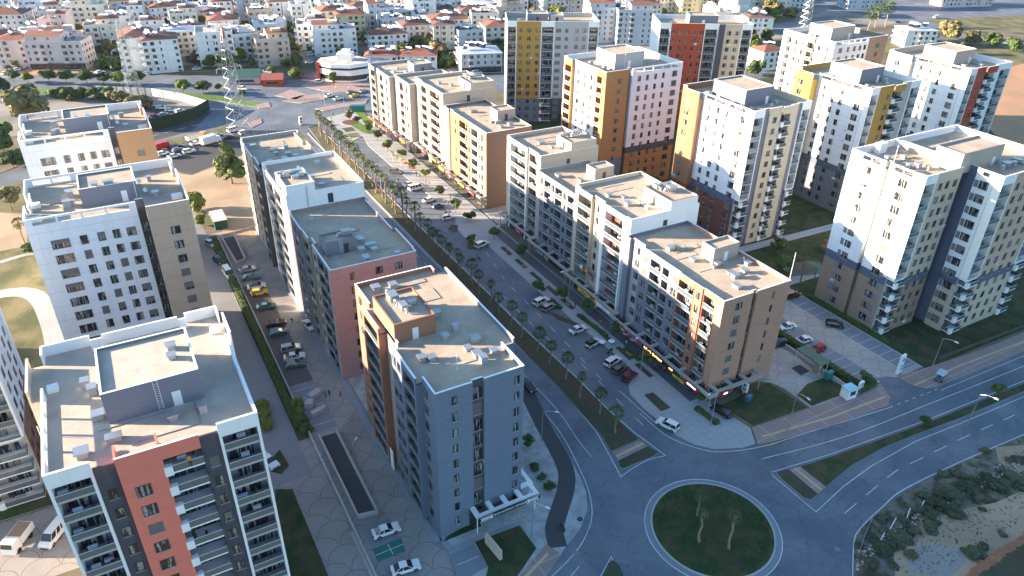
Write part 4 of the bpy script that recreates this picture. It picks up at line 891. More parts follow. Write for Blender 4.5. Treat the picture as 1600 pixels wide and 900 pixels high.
# east road median and markings
slab('median', P((1213, 739), (1232, 734), (1278, 773), (1266, 782), (1255, 778), (1222, 750)), .15, BED, KERB)
slab('median', P((1232, 734), (1250, 730), (1290, 761), (1278, 773)), .155, PINKP, KERB); strip('tactile_strip', P((1241, 732), (1283, 766)), .45, .164, YPAV, z0=.15)
slab('median', P((1250, 730), (1300, 714), (1380, 686), (1450, 661), (1520, 633), (1600, 600)) + Wp((200, 51.6), (420, 48), (420, 46), (200, 49.6)) + P((1600, 612), (1500, 654), (1430, 680), (1380, 700), (1330, 728), (1290, 761)), .15, LAWN, KERB)
line(P((1205, 738), (1300, 709), (1450, 656), (1600, 595), (1700, 553)), .14); line(P((1205, 741), (1275, 800), (1318, 760), (1362, 728), (1430, 690), (1500, 662), (1600, 620), (1700, 578)), .14)
line(smooth(P((1190, 717), (1270, 697), (1347, 673), (1450, 632), (1600, 572), (1700, 530))), .14)
line(smooth(P((1000, 646), (1040, 680), (1085, 699), (1125, 706), (1190, 698), (1262, 676), (1390, 637))), .14); dashes(P((1390, 637), (1470, 606)), 1.0, 1.2, .14); line(P((1470, 610), (1600, 556), (1700, 516)), .12)
dashes(P((1320, 802), (1397, 737), (1503, 685), (1600, 642), (1700, 598)), 3.6, 3.2, .15)
line(smooth(P((1332, 930), (1334, 850), (1345, 825), (1378, 793), (1412, 765), (1500, 722), (1600, 679), (1700, 637))), .16)
line(smooth(P((858, 905), (895, 868), (915, 838), (925, 805), (920, 768), (902, 725), (878, 680), (845, 638), (822, 612)), 6) + Wp((62.3, 125), (61.8, 200)), .14)
line(smooth(P((818, 585), (870, 640), (905, 690), (925, 714))) , .13); dashes(Wp((64.8, 120), (64.4, 260)), 2.5, 4)
dashes(P((749, 378), (790, 440)) + Wp((78.6, 125)) + P((932, 585), (965, 620)), 2.4, 4.2, .13); dashes(Wp((75.2, 250), (75.8, 190), (75.4, 150), (75.0, 119)) + P((900, 560), (1005, 665)), 2.4, 4.2, .13)
line(P((968, 611), (1032, 668)), .14)
dashes(P((905, 885), (880, 915)), 3, 2, .14)
dashes(P((236, 213), (330, 190)), 3, 2.4, .3, .05); dashes(P((-60, 140), (200, 132), (460, 140)), 4, 5, .2, .05)
# roundabout
RC = Vector((70.8, 57.2, 0))
ring = lambda r: [RC + Vector((math.cos(a * math.pi / 32), math.sin(a * math.pi / 32), 0)) * r for a in range(64)]
slab('roundabout_island', ring(9.7), .20, LAWN); strip('kerb', ring(9.85), .35, .18, KERB, closed=True); strip('gutter', ring(10.4), .75, .040, mat('gutter concrete', (.20, .23, .26), .9, .1, 2), closed=True); strip('road_marking', ring(10.95), .16, .046, PAINT, closed=True)
# manhole covers
for q in ((902, 865), (906, 812), (1308, 858)):
    c = at(*q); b = MB(); b.prism([(c.x + .5 * math.cos(a), c.y + .5 * math.sin(a)) for a in [k * .5236 for k in range(12)]], .02, .16 if q[1] == 812 else .05); o = b.build('manhole_cover', MG if q[1] != 812 else ASPH2); tag(o, {865: 'pale round manhole cover in the road below the cycle path', 812: 'dark round manhole cover in the stone pavement by the cycle path', 858: 'round manhole cover in the road right of the roundabout'}[q[1]], 'manhole cover')
# far junction islands and verges
for q in (P((430, 150), (455, 140), (480, 148), (462, 156)), P((440, 158), (470, 150), (508, 146), (508, 156), (470, 162)), P((492, 170), (560, 158), (575, 155), (572, 162), (505, 174)), P((386, 192), (408, 186), (410, 192), (394, 200)), P((398, 165), (420, 160), (424, 168), (404, 170))):
    slab('traffic_island', q, .18, PINKP, KERB)
slab('verge', P((-100, 152), (60, 138), (250, 141), (360, 152), (420, 165), (400, 168), (340, 158), (240, 148), (60, 147), (-100, 160)), .17, LAWN2, KERB)
slab('verge', P((240, 222), (330, 204), (352, 196), (385, 200), (330, 214), (245, 234)), .10, LAWN3)
slab('forecourt', P((470, 135), (500, 118), (560, 112), (600, 120), (600, 140), (520, 145)), .12, PINKP, KERB)
slab('verge', P((250, 118), (330, 118), (390, 112), (390, 104), (250, 104)), .06, LAWN3)
slab('dirt_lot', P((30, 106), (90, 100), (150, 104), (150, 112), (30, 118)), .04, REDS)
slab('dirt_lot', P((420, 96), (500, 96), (510, 106), (470, 120), (440, 118)), .04, EARTH)
slab('dirt_lot', P((660, 88), (790, 96), (790, 106), (700, 110)), .045, REDS)
slab('red_soil_field', P((1490, 150), (1540, 112), (1620, 95), (1800, 90), (1800, 330), (1560, 215)), .028, REDS)
slab('field', P((1290, 60), (1500, 62), (1700, 60), (1700, 90), (1500, 110), (1420, 92), (1300, 80)), .024, LAWN3); slab('field', P((1450, 30), (1700, 20), (1700, 50), (1470, 44)), .026, LAWN3)
strip('road', P((1480, 50), (1620, 75), (1750, 88)), 7, .034, mat('pale dusty road', (.40, .36, .31), .9, .1, 1))
# vacant lot on the right
slab('vacant_lot', P((1334, 940), (1334, 850), (1346, 826), (1380, 796), (1415, 768), (1500, 725), (1600, 682), (1750, 620), (2100, 700), (2000, 1200), (1334, 1200)), .10, mat('stony waste ground', (.17, .155, .12), .95, .4, 1.6, bump=1.2, col2=(.05, .058, .03), s2=.5), KERB)
slab('bare_soil', P((1395, 862), (1425, 846), (1440, 818), (1490, 800), (1555, 786), (1590, 770), (1640, 772), (1640, 822), (1585, 850), (1530, 880), (1490, 925), (1400, 925)), .13, SAND, z0=.1)
slab('bare_soil', P((1415, 862), (1450, 850), (1500, 858), (1510, 880), (1480, 905), (1420, 895)), .15, mat('pale rubble dust', (.27, .255, .23), .95, .2, 1.2, bump=.6), z0=.1)
slab('bare_soil', P((1555, 700), (1610, 695), (1640, 720), (1590, 740), (1560, 722)), .13, SAND, z0=.1)
# cut earth bank at the lot's corner
b = MB(); bl = P((1498, 912), (1520, 888), (1548, 868), (1575, 850), (1600, 836), (1640, 812)); n = len(bl); sm = smooth(bl, 8); rr = random.Random(4)
A_ = [(p.x + rr.uniform(-.15, .15), p.y + rr.uniform(-.15, .15), .15) for p in sm]; C_ = [(p.x + rr.uniform(-.2, .3), p.y - .4 + rr.uniform(-.2, .2), .95 + rr.uniform(-.15, .15)) for p in sm]; D_ = [(p.x + .6 + rr.uniform(-.2, .3), p.y - 1.5 + rr.uniform(-.3, .3), 1.0 + rr.uniform(-.1, .1)) for p in sm]; E_ = [(p.x + 20, p.y - 40, .2) for p in sm]
for row_ in ((A_, C_, 0), (C_, D_, 0), (D_, E_, 1)):
    for i in range(len(sm) - 1): b.face([row_[0][i], row_[1][i], row_[1][i + 1], row_[0][i + 1]], row_[2])
struct('earth_bank', b, [mat('cut red earth', (.28, .13, .07), .95, .25, 1.5, bump=1.0), BED])
# ------------------------------------------------------------------ vegetation
def leaf_mat(name, c1, c2):
    m = bpy.data.materials.new(name); m.use_nodes = True; N = m.node_tree.nodes; L = m.node_tree.links; b = N['Principled BSDF']
    b.inputs['Roughness'].default_value = .7; b.inputs['Specular IOR Level'].default_value = .25
    g = N.new('ShaderNodeNewGeometry'); n = N.new('ShaderNodeTexNoise'); n.inputs['Scale'].default_value = 1.1; n.inputs['Detail'].default_value = 5; L.new(g.outputs['Position'], n.inputs['Vector'])
    oi = N.new('ShaderNodeObjectInfo'); ad = N.new('ShaderNodeMath'); ad.operation = 'MULTIPLY_ADD'; ad.inputs[1].default_value = .35; L.new(oi.outputs['Random'], ad.inputs[0]); L.new(n.outputs['Fac'], ad.inputs[2])
    mr = N.new('ShaderNodeMapRange'); L.new(ad.outputs[0], mr.inputs[0]); mr.inputs[1].default_value = .45; mr.inputs[2].default_value = .9
    mx = N.new('ShaderNodeMix'); mx.data_type = 'RGBA'; mx.inputs[6].default_value = (*c1, 1); mx.inputs[7].default_value = (*c2, 1); L.new(mr.outputs[0], mx.inputs[0]); L.new(mx.outputs[2], b.inputs['Base Color'])
    MATS[name] = m; return m
LEAF = leaf_mat('dark green leaves', (.035, .065, .02), (.09, .13, .035)); LEAFY = leaf_mat('yellow green leaves', (.08, .12, .02), (.17, .20, .04)); LEAFO = leaf_mat('olive leaves', (.10, .10, .04), (.22, .19, .08)); LEAFA = leaf_mat('autumn leaves', (.20, .11, .05), (.30, .18, .08)); LEAFS = leaf_mat('grey green scrub', (.03, .045, .02), (.10, .11, .06)); PALML = leaf_mat('palm fronds', (.04, .075, .02), (.10, .14, .04))
PINEL = leaf_mat('pine needles', (.07, .11, .03), (.17, .20, .06))
BARK = mat('bark', (.16, .12, .09), .95, .2, 4, bump=.6); PBARK = mat('palm bark', (.26, .20, .14), .95, .2, 6, bump=.8)
def crown_mesh(name, m, seed, n=520, rx=1.0, rz=.85, leaf=.16, clumps=14, shape='round'):
    rr = random.Random(seed); b = MB(); cl = []
    for k in range(clumps):
        if shape == 'cone':
            t = rr.random() ** 1.2; rad = (1 - t) * .8 + .18; a = rr.uniform(0, 6.28); d = rad * rr.uniform(.3, .75); cl.append((Vector((math.cos(a) * d, math.sin(a) * d, -rz + 2 * rz * t)), rr.uniform(.26, .42) * (1.15 - .45 * t)))
        else:
            v = Vector((rr.gauss(0, 1), rr.gauss(0, 1), rr.gauss(.15, 1))).normalized() * rr.uniform(.35, .72); v.z *= rz; cl.append((Vector((v.x * rx, v.y * rx, v.z)), rr.uniform(.28, .46)))
    for k in range(n):
        c, r = cl[k % clumps]; d = Vector((rr.gauss(0, 1), rr.gauss(0, 1), rr.gauss(.1, .9))).normalized(); p = c + d * r * rr.uniform(.75, 1.05)
        nn = (d + Vector((rr.uniform(-.6, .6), rr.uniform(-.6, .6), rr.uniform(-.2, .8)))).normalized(); a = nn.orthogonal().normalized(); q = Matrix.Rotation(rr.uniform(0, 6.28), 3, nn) @ a; e = nn.cross(q); s = leaf * rr.uniform(.7, 1.3)
        b.face([p - q * s - e * s * .6, p + q * s - e * s * .5, p + q * s * .8 + e * s * .6, p - q * s * .7 + e * s * .7])
    return b.mesh(name, m)
def trunk_mesh(seed, h=1.0, r=.09):
    rr = random.Random(seed); b = MB(); b.tube([(0, 0, 0), (.02, .01, h * .5), (0, .03, h)], [r, r * .8, r * .6], 7)
    for k in range(4): a = k * 1.6 + rr.random(); b.tube([(0, 0, h * .8), (math.cos(a) * .25, math.sin(a) * .25, h * 1.25), (math.cos(a) * .5, math.sin(a) * .5, h * 1.6)], [r * .5, r * .35, r * .15], 5)
    return b.mesh('trunk', BARK)
TR = {}
def tree(label, x, y, h, rad, kind='leaf', name='tree', group=None, cat='tree', trunkh=.35, far=False):
    kinds = {'leaf': (LEAF, 'round'), 'yellow': (LEAFY, 'round'), 'olive': (LEAFO, 'round'), 'autumn': (LEAFA, 'round'), 'pine': (PINEL, 'cone'), 'cypress': (LEAF, 'cone'), 'scrub': (LEAFS, 'round')}
    v = random.randrange(3); m, sh_ = kinds[kind]
    ck = (kind, v, far)
    if ck not in TR: TR[ck] = crown_mesh('crown', m, hash((kind == 'pine', v)) + v, n=(1500 if not far else 420), leaf=.115 if not far else .18, clumps=20 if sh_ == 'cone' else 14, shape=sh_)
    if ('t', v) not in TR: TR[('t', v)] = trunk_mesh(v)
    root = tag(empty(name, (x, y, 0), random.uniform(0, 6.28)), label, cat, group)
    ch = h * (1 - trunkh) / 2
    c = link('crown', TR[ck], root, (0, 0, h - ch)); c.scale = (rad, rad * random.uniform(.9, 1.1), ch / .85 if sh_ != 'cone' else ch)
    t = link('trunk', TR[('t', v)], root, (0, 0, 0)); t.scale = (h * .25, h * .25, h * (trunkh + .1))
    return root
def tpx(label, px, py, h, rad, kind='leaf', **k):
    p = at(px, py); return tree(label, p.x, p.y, h, rad, kind, **k)
def palm_meshes(seed):
    rr = random.Random(seed); b = MB(); n = 9
    b.tube([(.02 * math.sin(k), .02 * math.cos(k * 1.3), k / n) for k in range(n + 1)], [.045, .036, .033, .034, .032, .034, .031, .033, .034, .045], 9)
    for k in range(14): b.tube([(0, 0, .86 + .01 * k), (math.cos(k * 2.4) * .06, math.sin(k * 2.4) * .06, .84 + .01 * k)], [.03, .004], 4)
    tm = b.mesh('trunk', PBARK); b = MB()
    for k in range(30):
        a = k * 2.39996 + rr.uniform(-.2, .2); el = 1.35 - 2.0 * (k / 29.0) + rr.uniform(-.12, .12); d = Vector((math.cos(a) * math.cos(el), math.sin(a) * math.cos(el), math.sin(el))); pl = rr.uniform(.65, .85)
        p = Vector((0, 0, 0)) + d * pl; p.z -= .12 * math.cos(el); side = Vector((-math.sin(a), math.cos(a), 0)); up = side.cross(d)
        b.face([side * .02, -side * .02, p - side * .02, p + side * .02], 0)
        fr = rr.uniform(.55, .75); nf = 9
        for j in range(nf):
            t0 = -1.35 + 2.7 * j / nf; t1 = t0 + 2.7 / nf * .72
            e = lambda t, l_: p + (d * math.cos(t) + side * math.sin(t)) * l_ * fr - Vector((0, 0, .28 * l_ * l_ * fr)) + up * .05 * (j % 2)
            b.face([p, e(t0, .7), e((t0 + t1) / 2, 1.0), e(t1, .7)], 0)
    cm = b.mesh('crown', PALML); return tm, cm
PM = [palm_meshes(s) for s in (1, 2, 3)]
def palm(label, x, y, h, group, sc=1.25, name='palm_tree', z=.15):
    root = tag(empty(name, (x, y, z), random.uniform(0, 6.28)), label, 'palm tree', group); tm, cm = PM[random.randrange(3)]
    t = link('trunk', tm, root); t.scale = (h * .9 if h < 6.5 else h * .8,) * 2 + (h,); c = link('crown', cm, root, (0, 0, h)); c.scale = (sc * random.uniform(.72, 1.2),) * 3; c.rotation_euler = (random.uniform(-.1, .1), random.uniform(-.1, .1), 0)
    root.rotation_euler = (random.uniform(-.045, .045), random.uniform(-.045, .045), root.rotation_euler[2]); return root
G1 = 'palms along the boulevard median'
v = 83.6; k = 0; pv = [83.6, 89.6, 95.2, 101.8, 107.2, 112.9, 119.2, 124.8, 130.2, 135.4]
while pv[-1] < 150: pv.append(pv[-1] + 5.2)
pv += [153.2, 157.5, 158.9, 163, 167.2, 168.6, 172.6, 176.6]
while pv[-1] < 274: pv.append(pv[-1] + 4.3)
for k, v in enumerate(pv):
    far_ = v > 178; x = 70.3 + (.5 if k % 2 else -.1) - (.9 if far_ else 0)
    palm(('tall thick trunked' if far_ else 'slim young') + ' fan palm on the boulevard median, ' + ORD[k] + ' counted from the roundabout', x, v + random.uniform(-.4, .4), random.uniform(7.4, 8.6) if far_ else random.uniform(4.9, 5.9), G1, 1.3 if far_ else 1.08)
palm('left palm with a pale trunk on the grass of the roundabout', *at(1091, 847)[:2], 6.4, 'roundabout palms', .7, z=.2); palm('right palm with a long pale trunk on the grass of the roundabout', *at(1137, 858)[:2], 7.6, 'roundabout palms', .7, z=.2); palm('rear palm with a short pale trunk on the grass of the roundabout', *at(1089, 806)[:2], 4.2, 'roundabout palms', .65, z=.2)
palm('lone slender palm on the sandy ground at the left edge', *at(40, 385)[:2], 7, None, 1.3, z=0)
# individual trees
tpx('single large pine on the dirt lot beside the car park', 363, 287, 13.8, 6.2, 'pine', name='pine_tree', trunkh=.22)
tpx('broad olive green willow at the upper left, behind the farthest left tower', 45, 190, 15, 9.5, 'olive', trunkh=.1)
tpx('dark bushy tree at the left edge below the willow', 5, 235, 10, 6.5, 'leaf', trunkh=.1); tpx('low dark tree growing left of the far white tower', 22, 262, 6, 5.5, 'leaf', trunkh=.1); tpx('dark round tree at the left edge above the willow', 4, 150, 8, 5, 'leaf')
tpx('small olive tree with a pale trunk by the left road', 20, 330, 8, 3.6, 'olive'); tpx('round bush on the lawn left of the tan sided tower', 46, 396, 3, 2, 'leaf', cat='bush', name='bush', trunkh=.05)
tpx('feathery light green tree at the corner of the dirt lot', 306, 330, 6.5, 3.6, 'yellow', trunkh=.1)
tpx('young light green tree at the end of the hedge', 315, 352, 3.6, 1.8, 'yellow', trunkh=.15)
names = ['first', 'second', 'third', 'fourth', 'fifth', 'sixth', 'seventh', 'eighth', 'ninth']
for k, (x, y, h) in enumerate([(22, 128, 5.4), (45, 130, 5), (78, 132, 7), (105, 133, 7), (137, 133, 7.4), (163, 133, 6), (187, 133, 6), (216, 133, 6.6)]): tpx(names[k] + ' clipped round tree from the left along the upper avenue', x, y, h, 4.0 if k > 1 else 3.4, 'leaf' if k not in (1, 6) else 'yellow', group='clipped trees on the upper avenue', name='street_tree')
for k, (x, y, h, q) in enumerate([(287, 146, 6.4, 'yellow'), (318, 147, 6, 'leaf'), (343, 144, 4, 'leaf'), (379, 152, 3.4, 'leaf'), (521, 134, 6.5, 'yellow')]): tpx(['round yellow green tree on the verge left of the tall pylon', 'wide dark tree on the verge beside the tall pylon', 'small tree half hidden by the tall pylon', 'small clipped shrub tree on the tip of the green verge', 'yellow green tree in front of the white and red shop building'][k], x, y, h, [3.6, 4, 2, 1.8, 2.4][k], q, name='street_tree')
for k, (x, y) in enumerate([(95, 155), (110, 157), (130, 155), (150, 156), (172, 155), (185, 160), (212, 172), (225, 168)]): tpx(ORD[k] + ' dark tree from the left in the thicket behind the far left tower', x, y, random.uniform(4.5, 6.5), random.uniform(3.5, 5), 'leaf' if k < 5 else 'olive', trunkh=.1, group='thicket behind the far left tower')
ep_t = [(840, 455 + 5, 3.9), (878, 470, 4.2), (916, 492, 4.4), (965, 530, 4.6), (1010, 572, 4.2), (1092, 630, 3.8), (815, 405, 4.6), (772, 375, 3.8), (737, 380, 2.6)]
for k, (x, y, h) in enumerate(ep_t): tpx(ORD[k] + ' small dark tree on the eastern pavement in front of the shops', x, y, h, 1.7, 'leaf', trunkh=.4, name='pavement_tree', group='trees in front of the eastern shops')
for k, (x, y, h, q) in enumerate([(576, 208, 4.4, 'yellow'), (590, 220, 4.4, 'leaf'), (606, 236, 4.6, 'leaf'), (628, 247, 3.4, 'yellow'), (645, 266, 4.4, 'yellow'), (666, 278, 3.4, 'yellow'), (687, 305, 3.2, 'leaf'), (711, 328, 3.8, 'leaf'), (735, 345, 3.2, 'leaf'), (547, 190, 5.2, 'olive'), (559, 191, 2.4, 'leaf')]): tpx(ORD[k] + ' round tree on the sunlit plaza in front of the northern row', x, y, h, 2.0, q, trunkh=.3, name='plaza_tree', group='trees on the sunlit plaza')
for k, (x, y, h, r_) in enumerate([(824, 700, 3.2, 1.3), (836, 733, 1.4, 1.0), (847, 748, 1.2, .9), (860, 764, 1.6, 1.2)]): tpx(['small dark tree', 'uppermost low bush', 'middle low bush', 'lowest low bush'][k] + ' in the planter beside the grey brick block', x, y, h, r_, 'leaf', trunkh=.3 if k == 0 else .05, name='bush' if k else 'pavement_tree', cat='bush' if k else 'tree')
tpx('small leafy tree at the corner of the parking hedge', 1350, 600, 3.0, 1.7, 'leaf'); tpx('dark tree by the playground pergola', 1222, 425, 5.0, 2.6, 'leaf'); tpx('dark tree at the path corner left of the playground', 1214, 395, 4.6, 2.6, 'leaf'); tpx('bare reddish tree beside the playground', 1290, 398, 4.6, 2.4, 'autumn')
tpx('thin tree in the median of the east road, nearer the roundabout', 1442, 665, 2.4, 1.2, 'leaf'); tpx('thin tree in the median of the east road, nearer the right edge', 1556, 618, 3.0, 1.5, 'leaf')
for k, (x, y) in enumerate([(408, 640), (412, 655), (417, 668)]): tpx('yellow green shrub on the verge right of the near tower, ' + ['uppermost', 'middle', 'lowest'][k] + ' of three', x, y, 2.4, 1.7, 'yellow', trunkh=.05, name='bush', cat='bush')
for k, (x, y) in enumerate([(463, 636), (468, 650), (474, 662), (479, 674)]): tpx('light green shrub by the courtyard wall end, ' + ['uppermost', 'second', 'third', 'lowest'][k] + ' of four', x, y, 2.0, 1.4, 'yellow' if k < 2 else 'leaf', trunkh=.05, name='bush', cat='bush')
for k, (x, y) in enumerate([(865, 185), (880, 190), (900, 198), (985, 285), (1000, 290), (1020, 292)]): tpx('dark shrub at the foot of the ' + ('mustard fronted' if k < 3 else 'orange based') + ' tower, ' + ['left', 'middle', 'right'][k % 3] + ' of three', x, y, 4, 3, 'leaf', trunkh=.05, name='bush', cat='bush')
for k, (x, y, h, q) in enumerate([(1180, 118, 8, 'leaf'), (1205, 30, 14, 'olive'), (1480, 62, 12, 'olive'), (1515, 70, 9, 'olive'), (1545, 74, 9, 'leaf'), (1500, 85, 7, 'leaf'), (1580, 80, 8, 'leaf')]): tpx(['dark tree left of the beige tower with white balconies', 'big sunlit tree behind the red fronted tower', 'pale olive tree near the small red roofed house', 'second olive tree near the small red roofed house', 'tree right behind the small red roofed house', 'low dark tree before the small red roofed house', 'dark tree at the edge of the red soil field'][k], x, y, h, h * .6, q, trunkh=.1)
for k, (x, y) in enumerate([(1367, 43), (1383, 42), (1355, 52)]): palm('sunlit palm by the upper right junction, ' + ['middle', 'right', 'left'][k] + ' of three', *at(x, y)[:2], 12, 'palms by the upper right junction', 3.2, z=0)
# hedges
def hedge(label, p0, p1, wd, h, seed=1, m=None, name='hedge'):
    rr = random.Random(seed); b = MB(); d = (p1 - p0); L_ = d.length; d.normalize(); s = Vector((-d.y, d.x, 0)); n = int(L_ * wd * 26)
    b2 = [p0 + s * wd * .38, p0 - s * wd * .38, p1 - s * wd * .38, p1 + s * wd * .38]; b.prism(b2, .1, h * .8, 0)
    for k in range(n):
        t = rr.random() * L_; u = rr.uniform(-.5, .5) * wd; z = h * (.85 + .25 * rr.random()) if abs(u) < wd * .4 else rr.uniform(.2, 1) * h
        p = p0 + d * t + s * u + Vector((0, 0, z)); q = Vector((rr.uniform(-1, 1), rr.uniform(-1, 1), rr.uniform(-.4, .4))).normalized() * .22; e = q.cross(Vector((rr.uniform(-.3, .3), rr.uniform(-.3, .3), 1))).normalized() * .18
        b.face([p - q, p - e, p + q, p + e])
    return tag(b.build(name, m or LEAF), label, 'hedge')
V3 = lambda x, y: Vector((x, y, 0))
hedge('long dark hedge along the drive, between the left towers and the parking bays', V3(18.0, 112), V3(18.0, 200), 1.5, 1.3, 2)
hedge('clipped hedge around the parking east of the terracotta block', V3(123.2, 71), V3(123.2, 96), 1.8, 1.2, 3); hedge('short hedge between the parking and the pink pavement', V3(119, 70.2), V3(127.0, 70.2), 1.4, 1.1, 4)
hedge('dark hedge strip at the foot of the large sunlit tower', V3(142.6, 79), V3(142.6, 102), 1.2, .8, 5)
for k, (a, c) in enumerate((((836, 442), (850, 455)), ((860, 470), (876, 484)), ((903, 494), (922, 508)), ((922, 508), (948, 527)), ((975, 546), (998, 564)), ((1086, 640), (1122, 664)))): hedge('low planter hedge on the eastern pavement, ' + ORD[k] + ' from the far end', at(*a), at(*c), 1.0, .8, 10 + k)
# scrub and rubble on the vacant lot
rr = random.Random(9)
sc = [(1465, 790, 2.6), (1480, 775, 2.6), (1445, 800, 2.0), (1500, 745, 2.2), (1515, 765, 2.4), (1540, 750, 2.2), (1560, 760, 2.2), (1580, 745, 2.0), (1400, 850, 2.2), (1380, 860, 2.0), (1420, 870, 1.6), (1360, 840, 1.3), (1378, 812, 1.4), (1520, 865, 2.0), (1535, 855, 1.6), (1410, 812, 1.4), (1440, 775, 1.5), (1475, 742, 1.6), (1590, 720, 1.6), (1540, 705, 1.3), (1600, 760, 1.8), (1565, 835, 1.1), (1360, 880, 1.6), (1395, 885, 1.3), (1455, 830, 1.2)]
sc += [(1400 + rr.uniform(-40, 200), 0, rr.uniform(1.0, 2.2)) for _ in range(20)]; sc = [(x, y or (1010 - (x - 1334) * .0) - 0 and 868 - (x - 1334) * .62 + rr.uniform(-5, 60), s) for x, y, s in sc]
for k, (x, y, s) in enumerate(sc): tpx('grey green thorny shrub on the waste ground, ' + ORD[k] + ' of those below the east road', x, y, s * rr.uniform(.35, .6), s * rr.uniform(.6, 1.0), 'scrub', trunkh=.02, name='shrub', cat='shrub', group='shrubs on the waste ground')
b = MB()
for k in range(800):
    px, py = rr.uniform(1336, 1640), rr.uniform(700, 925)
    if rr.random() < .86: 
        t = rr.random(); px = 1338 + 262 * t; py = 850 - 130 * t ** .8 - 40 * t + rr.uniform(0, 45)
    p = at(px, py)
    if (px - 1336) * .62 + py < 858 + 6: continue
    s = rr.uniform(.06, .28); a = rr.uniform(0, 3); c_, s_ = math.cos(a) * s, math.sin(a) * s; z = rr.uniform(.5, 1) * s
    q = [(p.x + c_, p.y + s_), (p.x - s_, p.y + c_ * .8), (p.x - c_ * .9, p.y - s_), (p.x + s_ * .7, p.y - c_)]; b.prism(q, .08, .1 + z, 0 if rr.random() < .7 else 1)
o = b.build('rubble', [mat('rubble stone', (.36, .35, .33), .95, .2, 3), mat('rubble brick', (.30, .17, .12), .95, .2, 3)]); o['kind'] = 'stuff'; tag(o, 'loose stones and rubble strewn over the waste ground', 'rubble')
def grass_tufts(label, polytest, n, x0, x1, y0, y1, z, m, s=.25, seed=3):
    rr = random.Random(seed); b = MB()
    for k in range(n):
        x, y = rr.uniform(x0, x1), rr.uniform(y0, y1)
        if not polytest(x, y): continue
        a = rr.uniform(0, 3.14); dx, dy = math.cos(a) * s * rr.uniform(.4, 1), math.sin(a) * s; h = s * rr.uniform(.5, 1.2)
        b.face([(x - dx, y - dy, z), (x + dx, y + dy, z), (x + dx * .5 + .05, y + dy * .5, z + h), (x - dx * .6, y - dy * .6 + .05, z + h)])
    o = b.build('grass', m); o['kind'] = 'stuff'; tag(o, label, 'grass')
grass_tufts('grass tufts on the roundabout island', lambda x, y: (x - RC.x) ** 2 + (y - RC.y) ** 2 < 9.4 ** 2, 3500, 61, 81, 47, 67, .2, LEAF, .16)
grass_tufts('weeds and dry tufts over the waste ground', lambda x, y: (x - 88) * .03 + y < 45, 1100, 90, 135, 34, 47, .1, LEAFS, .2, 5)
# ------------------------------------------------------------------ vehicles
CARW = mat('white car paint', (.72, .72, .71), .25, .02, spec=.6); CARS = mat('silver car paint', (.42, .44, .46), .25, .02, metal=.5); CARK = mat('black car paint', (.015, .015, .018), .2, .02, spec=.7); CARR = mat('red car paint', (.42, .02, .02), .25, .02, spec=.6); CARM = mat('maroon car paint', (.14, .02, .025), .25, .02, spec=.6); CARB = mat('blue car paint', (.06, .12, .20), .25, .02, spec=.6); CART = mat('teal car paint', (.06, .16, .16), .25, .02, spec=.6); CARY = mat('taxi yellow paint', (.62, .42, .02), .25, .02, spec=.6); CARG = mat('grey car paint', (.16, .17, .18), .25, .02, metal=.4); CREAMP = mat('cream truck paint', (.6, .56, .48), .4, .03)
CGL = mat('car glass', (.015, .018, .022), .06, .02, spec=.9); TYRE = mat('tyre rubber', (.02, .02, .02), .9, .05); RIM = mat('wheel rim', (.4, .4, .42), .3, .03, metal=.8); HLT = mat('headlight glass', (.7, .72, .72), .1, .02, spec=.9); TLT = mat('tail light', (.4, .01, .01), .2, .02)
PROF = {  # (x along the length, z) body line; cabin: base/roof stations
 'sedan': dict(L=4.5, W=1.78, body=[(-2.25, .32), (-2.25, .82), (-2.15, .93), (-1.35, .98), (.95, .95), (2.0, .78), (2.25, .62), (2.25, .30)], cab=[(-1.75, .95), (-1.0, 1.40), (.25, 1.43), (1.05, .94)]),
 'hatch': dict(L=4.1, W=1.75, body=[(-2.02, .32), (-2.05, .80), (-1.95, .98), (.95, .98), (1.85, .82), (2.05, .62), (2.05, .30)], cab=[(-1.98, .96), (-1.65, 1.46), (.15, 1.48), (1.0, .96)]),
 'suv': dict(L=4.5, W=1.85, body=[(-2.22, .40), (-2.25, .90), (-2.2, 1.10), (1.05, 1.08), (2.05, .95), (2.25, .72), (2.25, .38)], cab=[(-2.2, 1.06), (-1.95, 1.66), (.3, 1.68), (1.05, 1.06)]),
 'van': dict(L=5.2, W=1.95, body=[(-2.6, .38), (-2.6, 1.2), (-2.58, 1.25), (1.6, 1.22), (2.4, 1.05), (2.6, .80), (2.6, .36)], cab=[(-2.58, 1.22), (-2.52, 2.0), (1.05, 2.02), (1.85, 1.18)])}
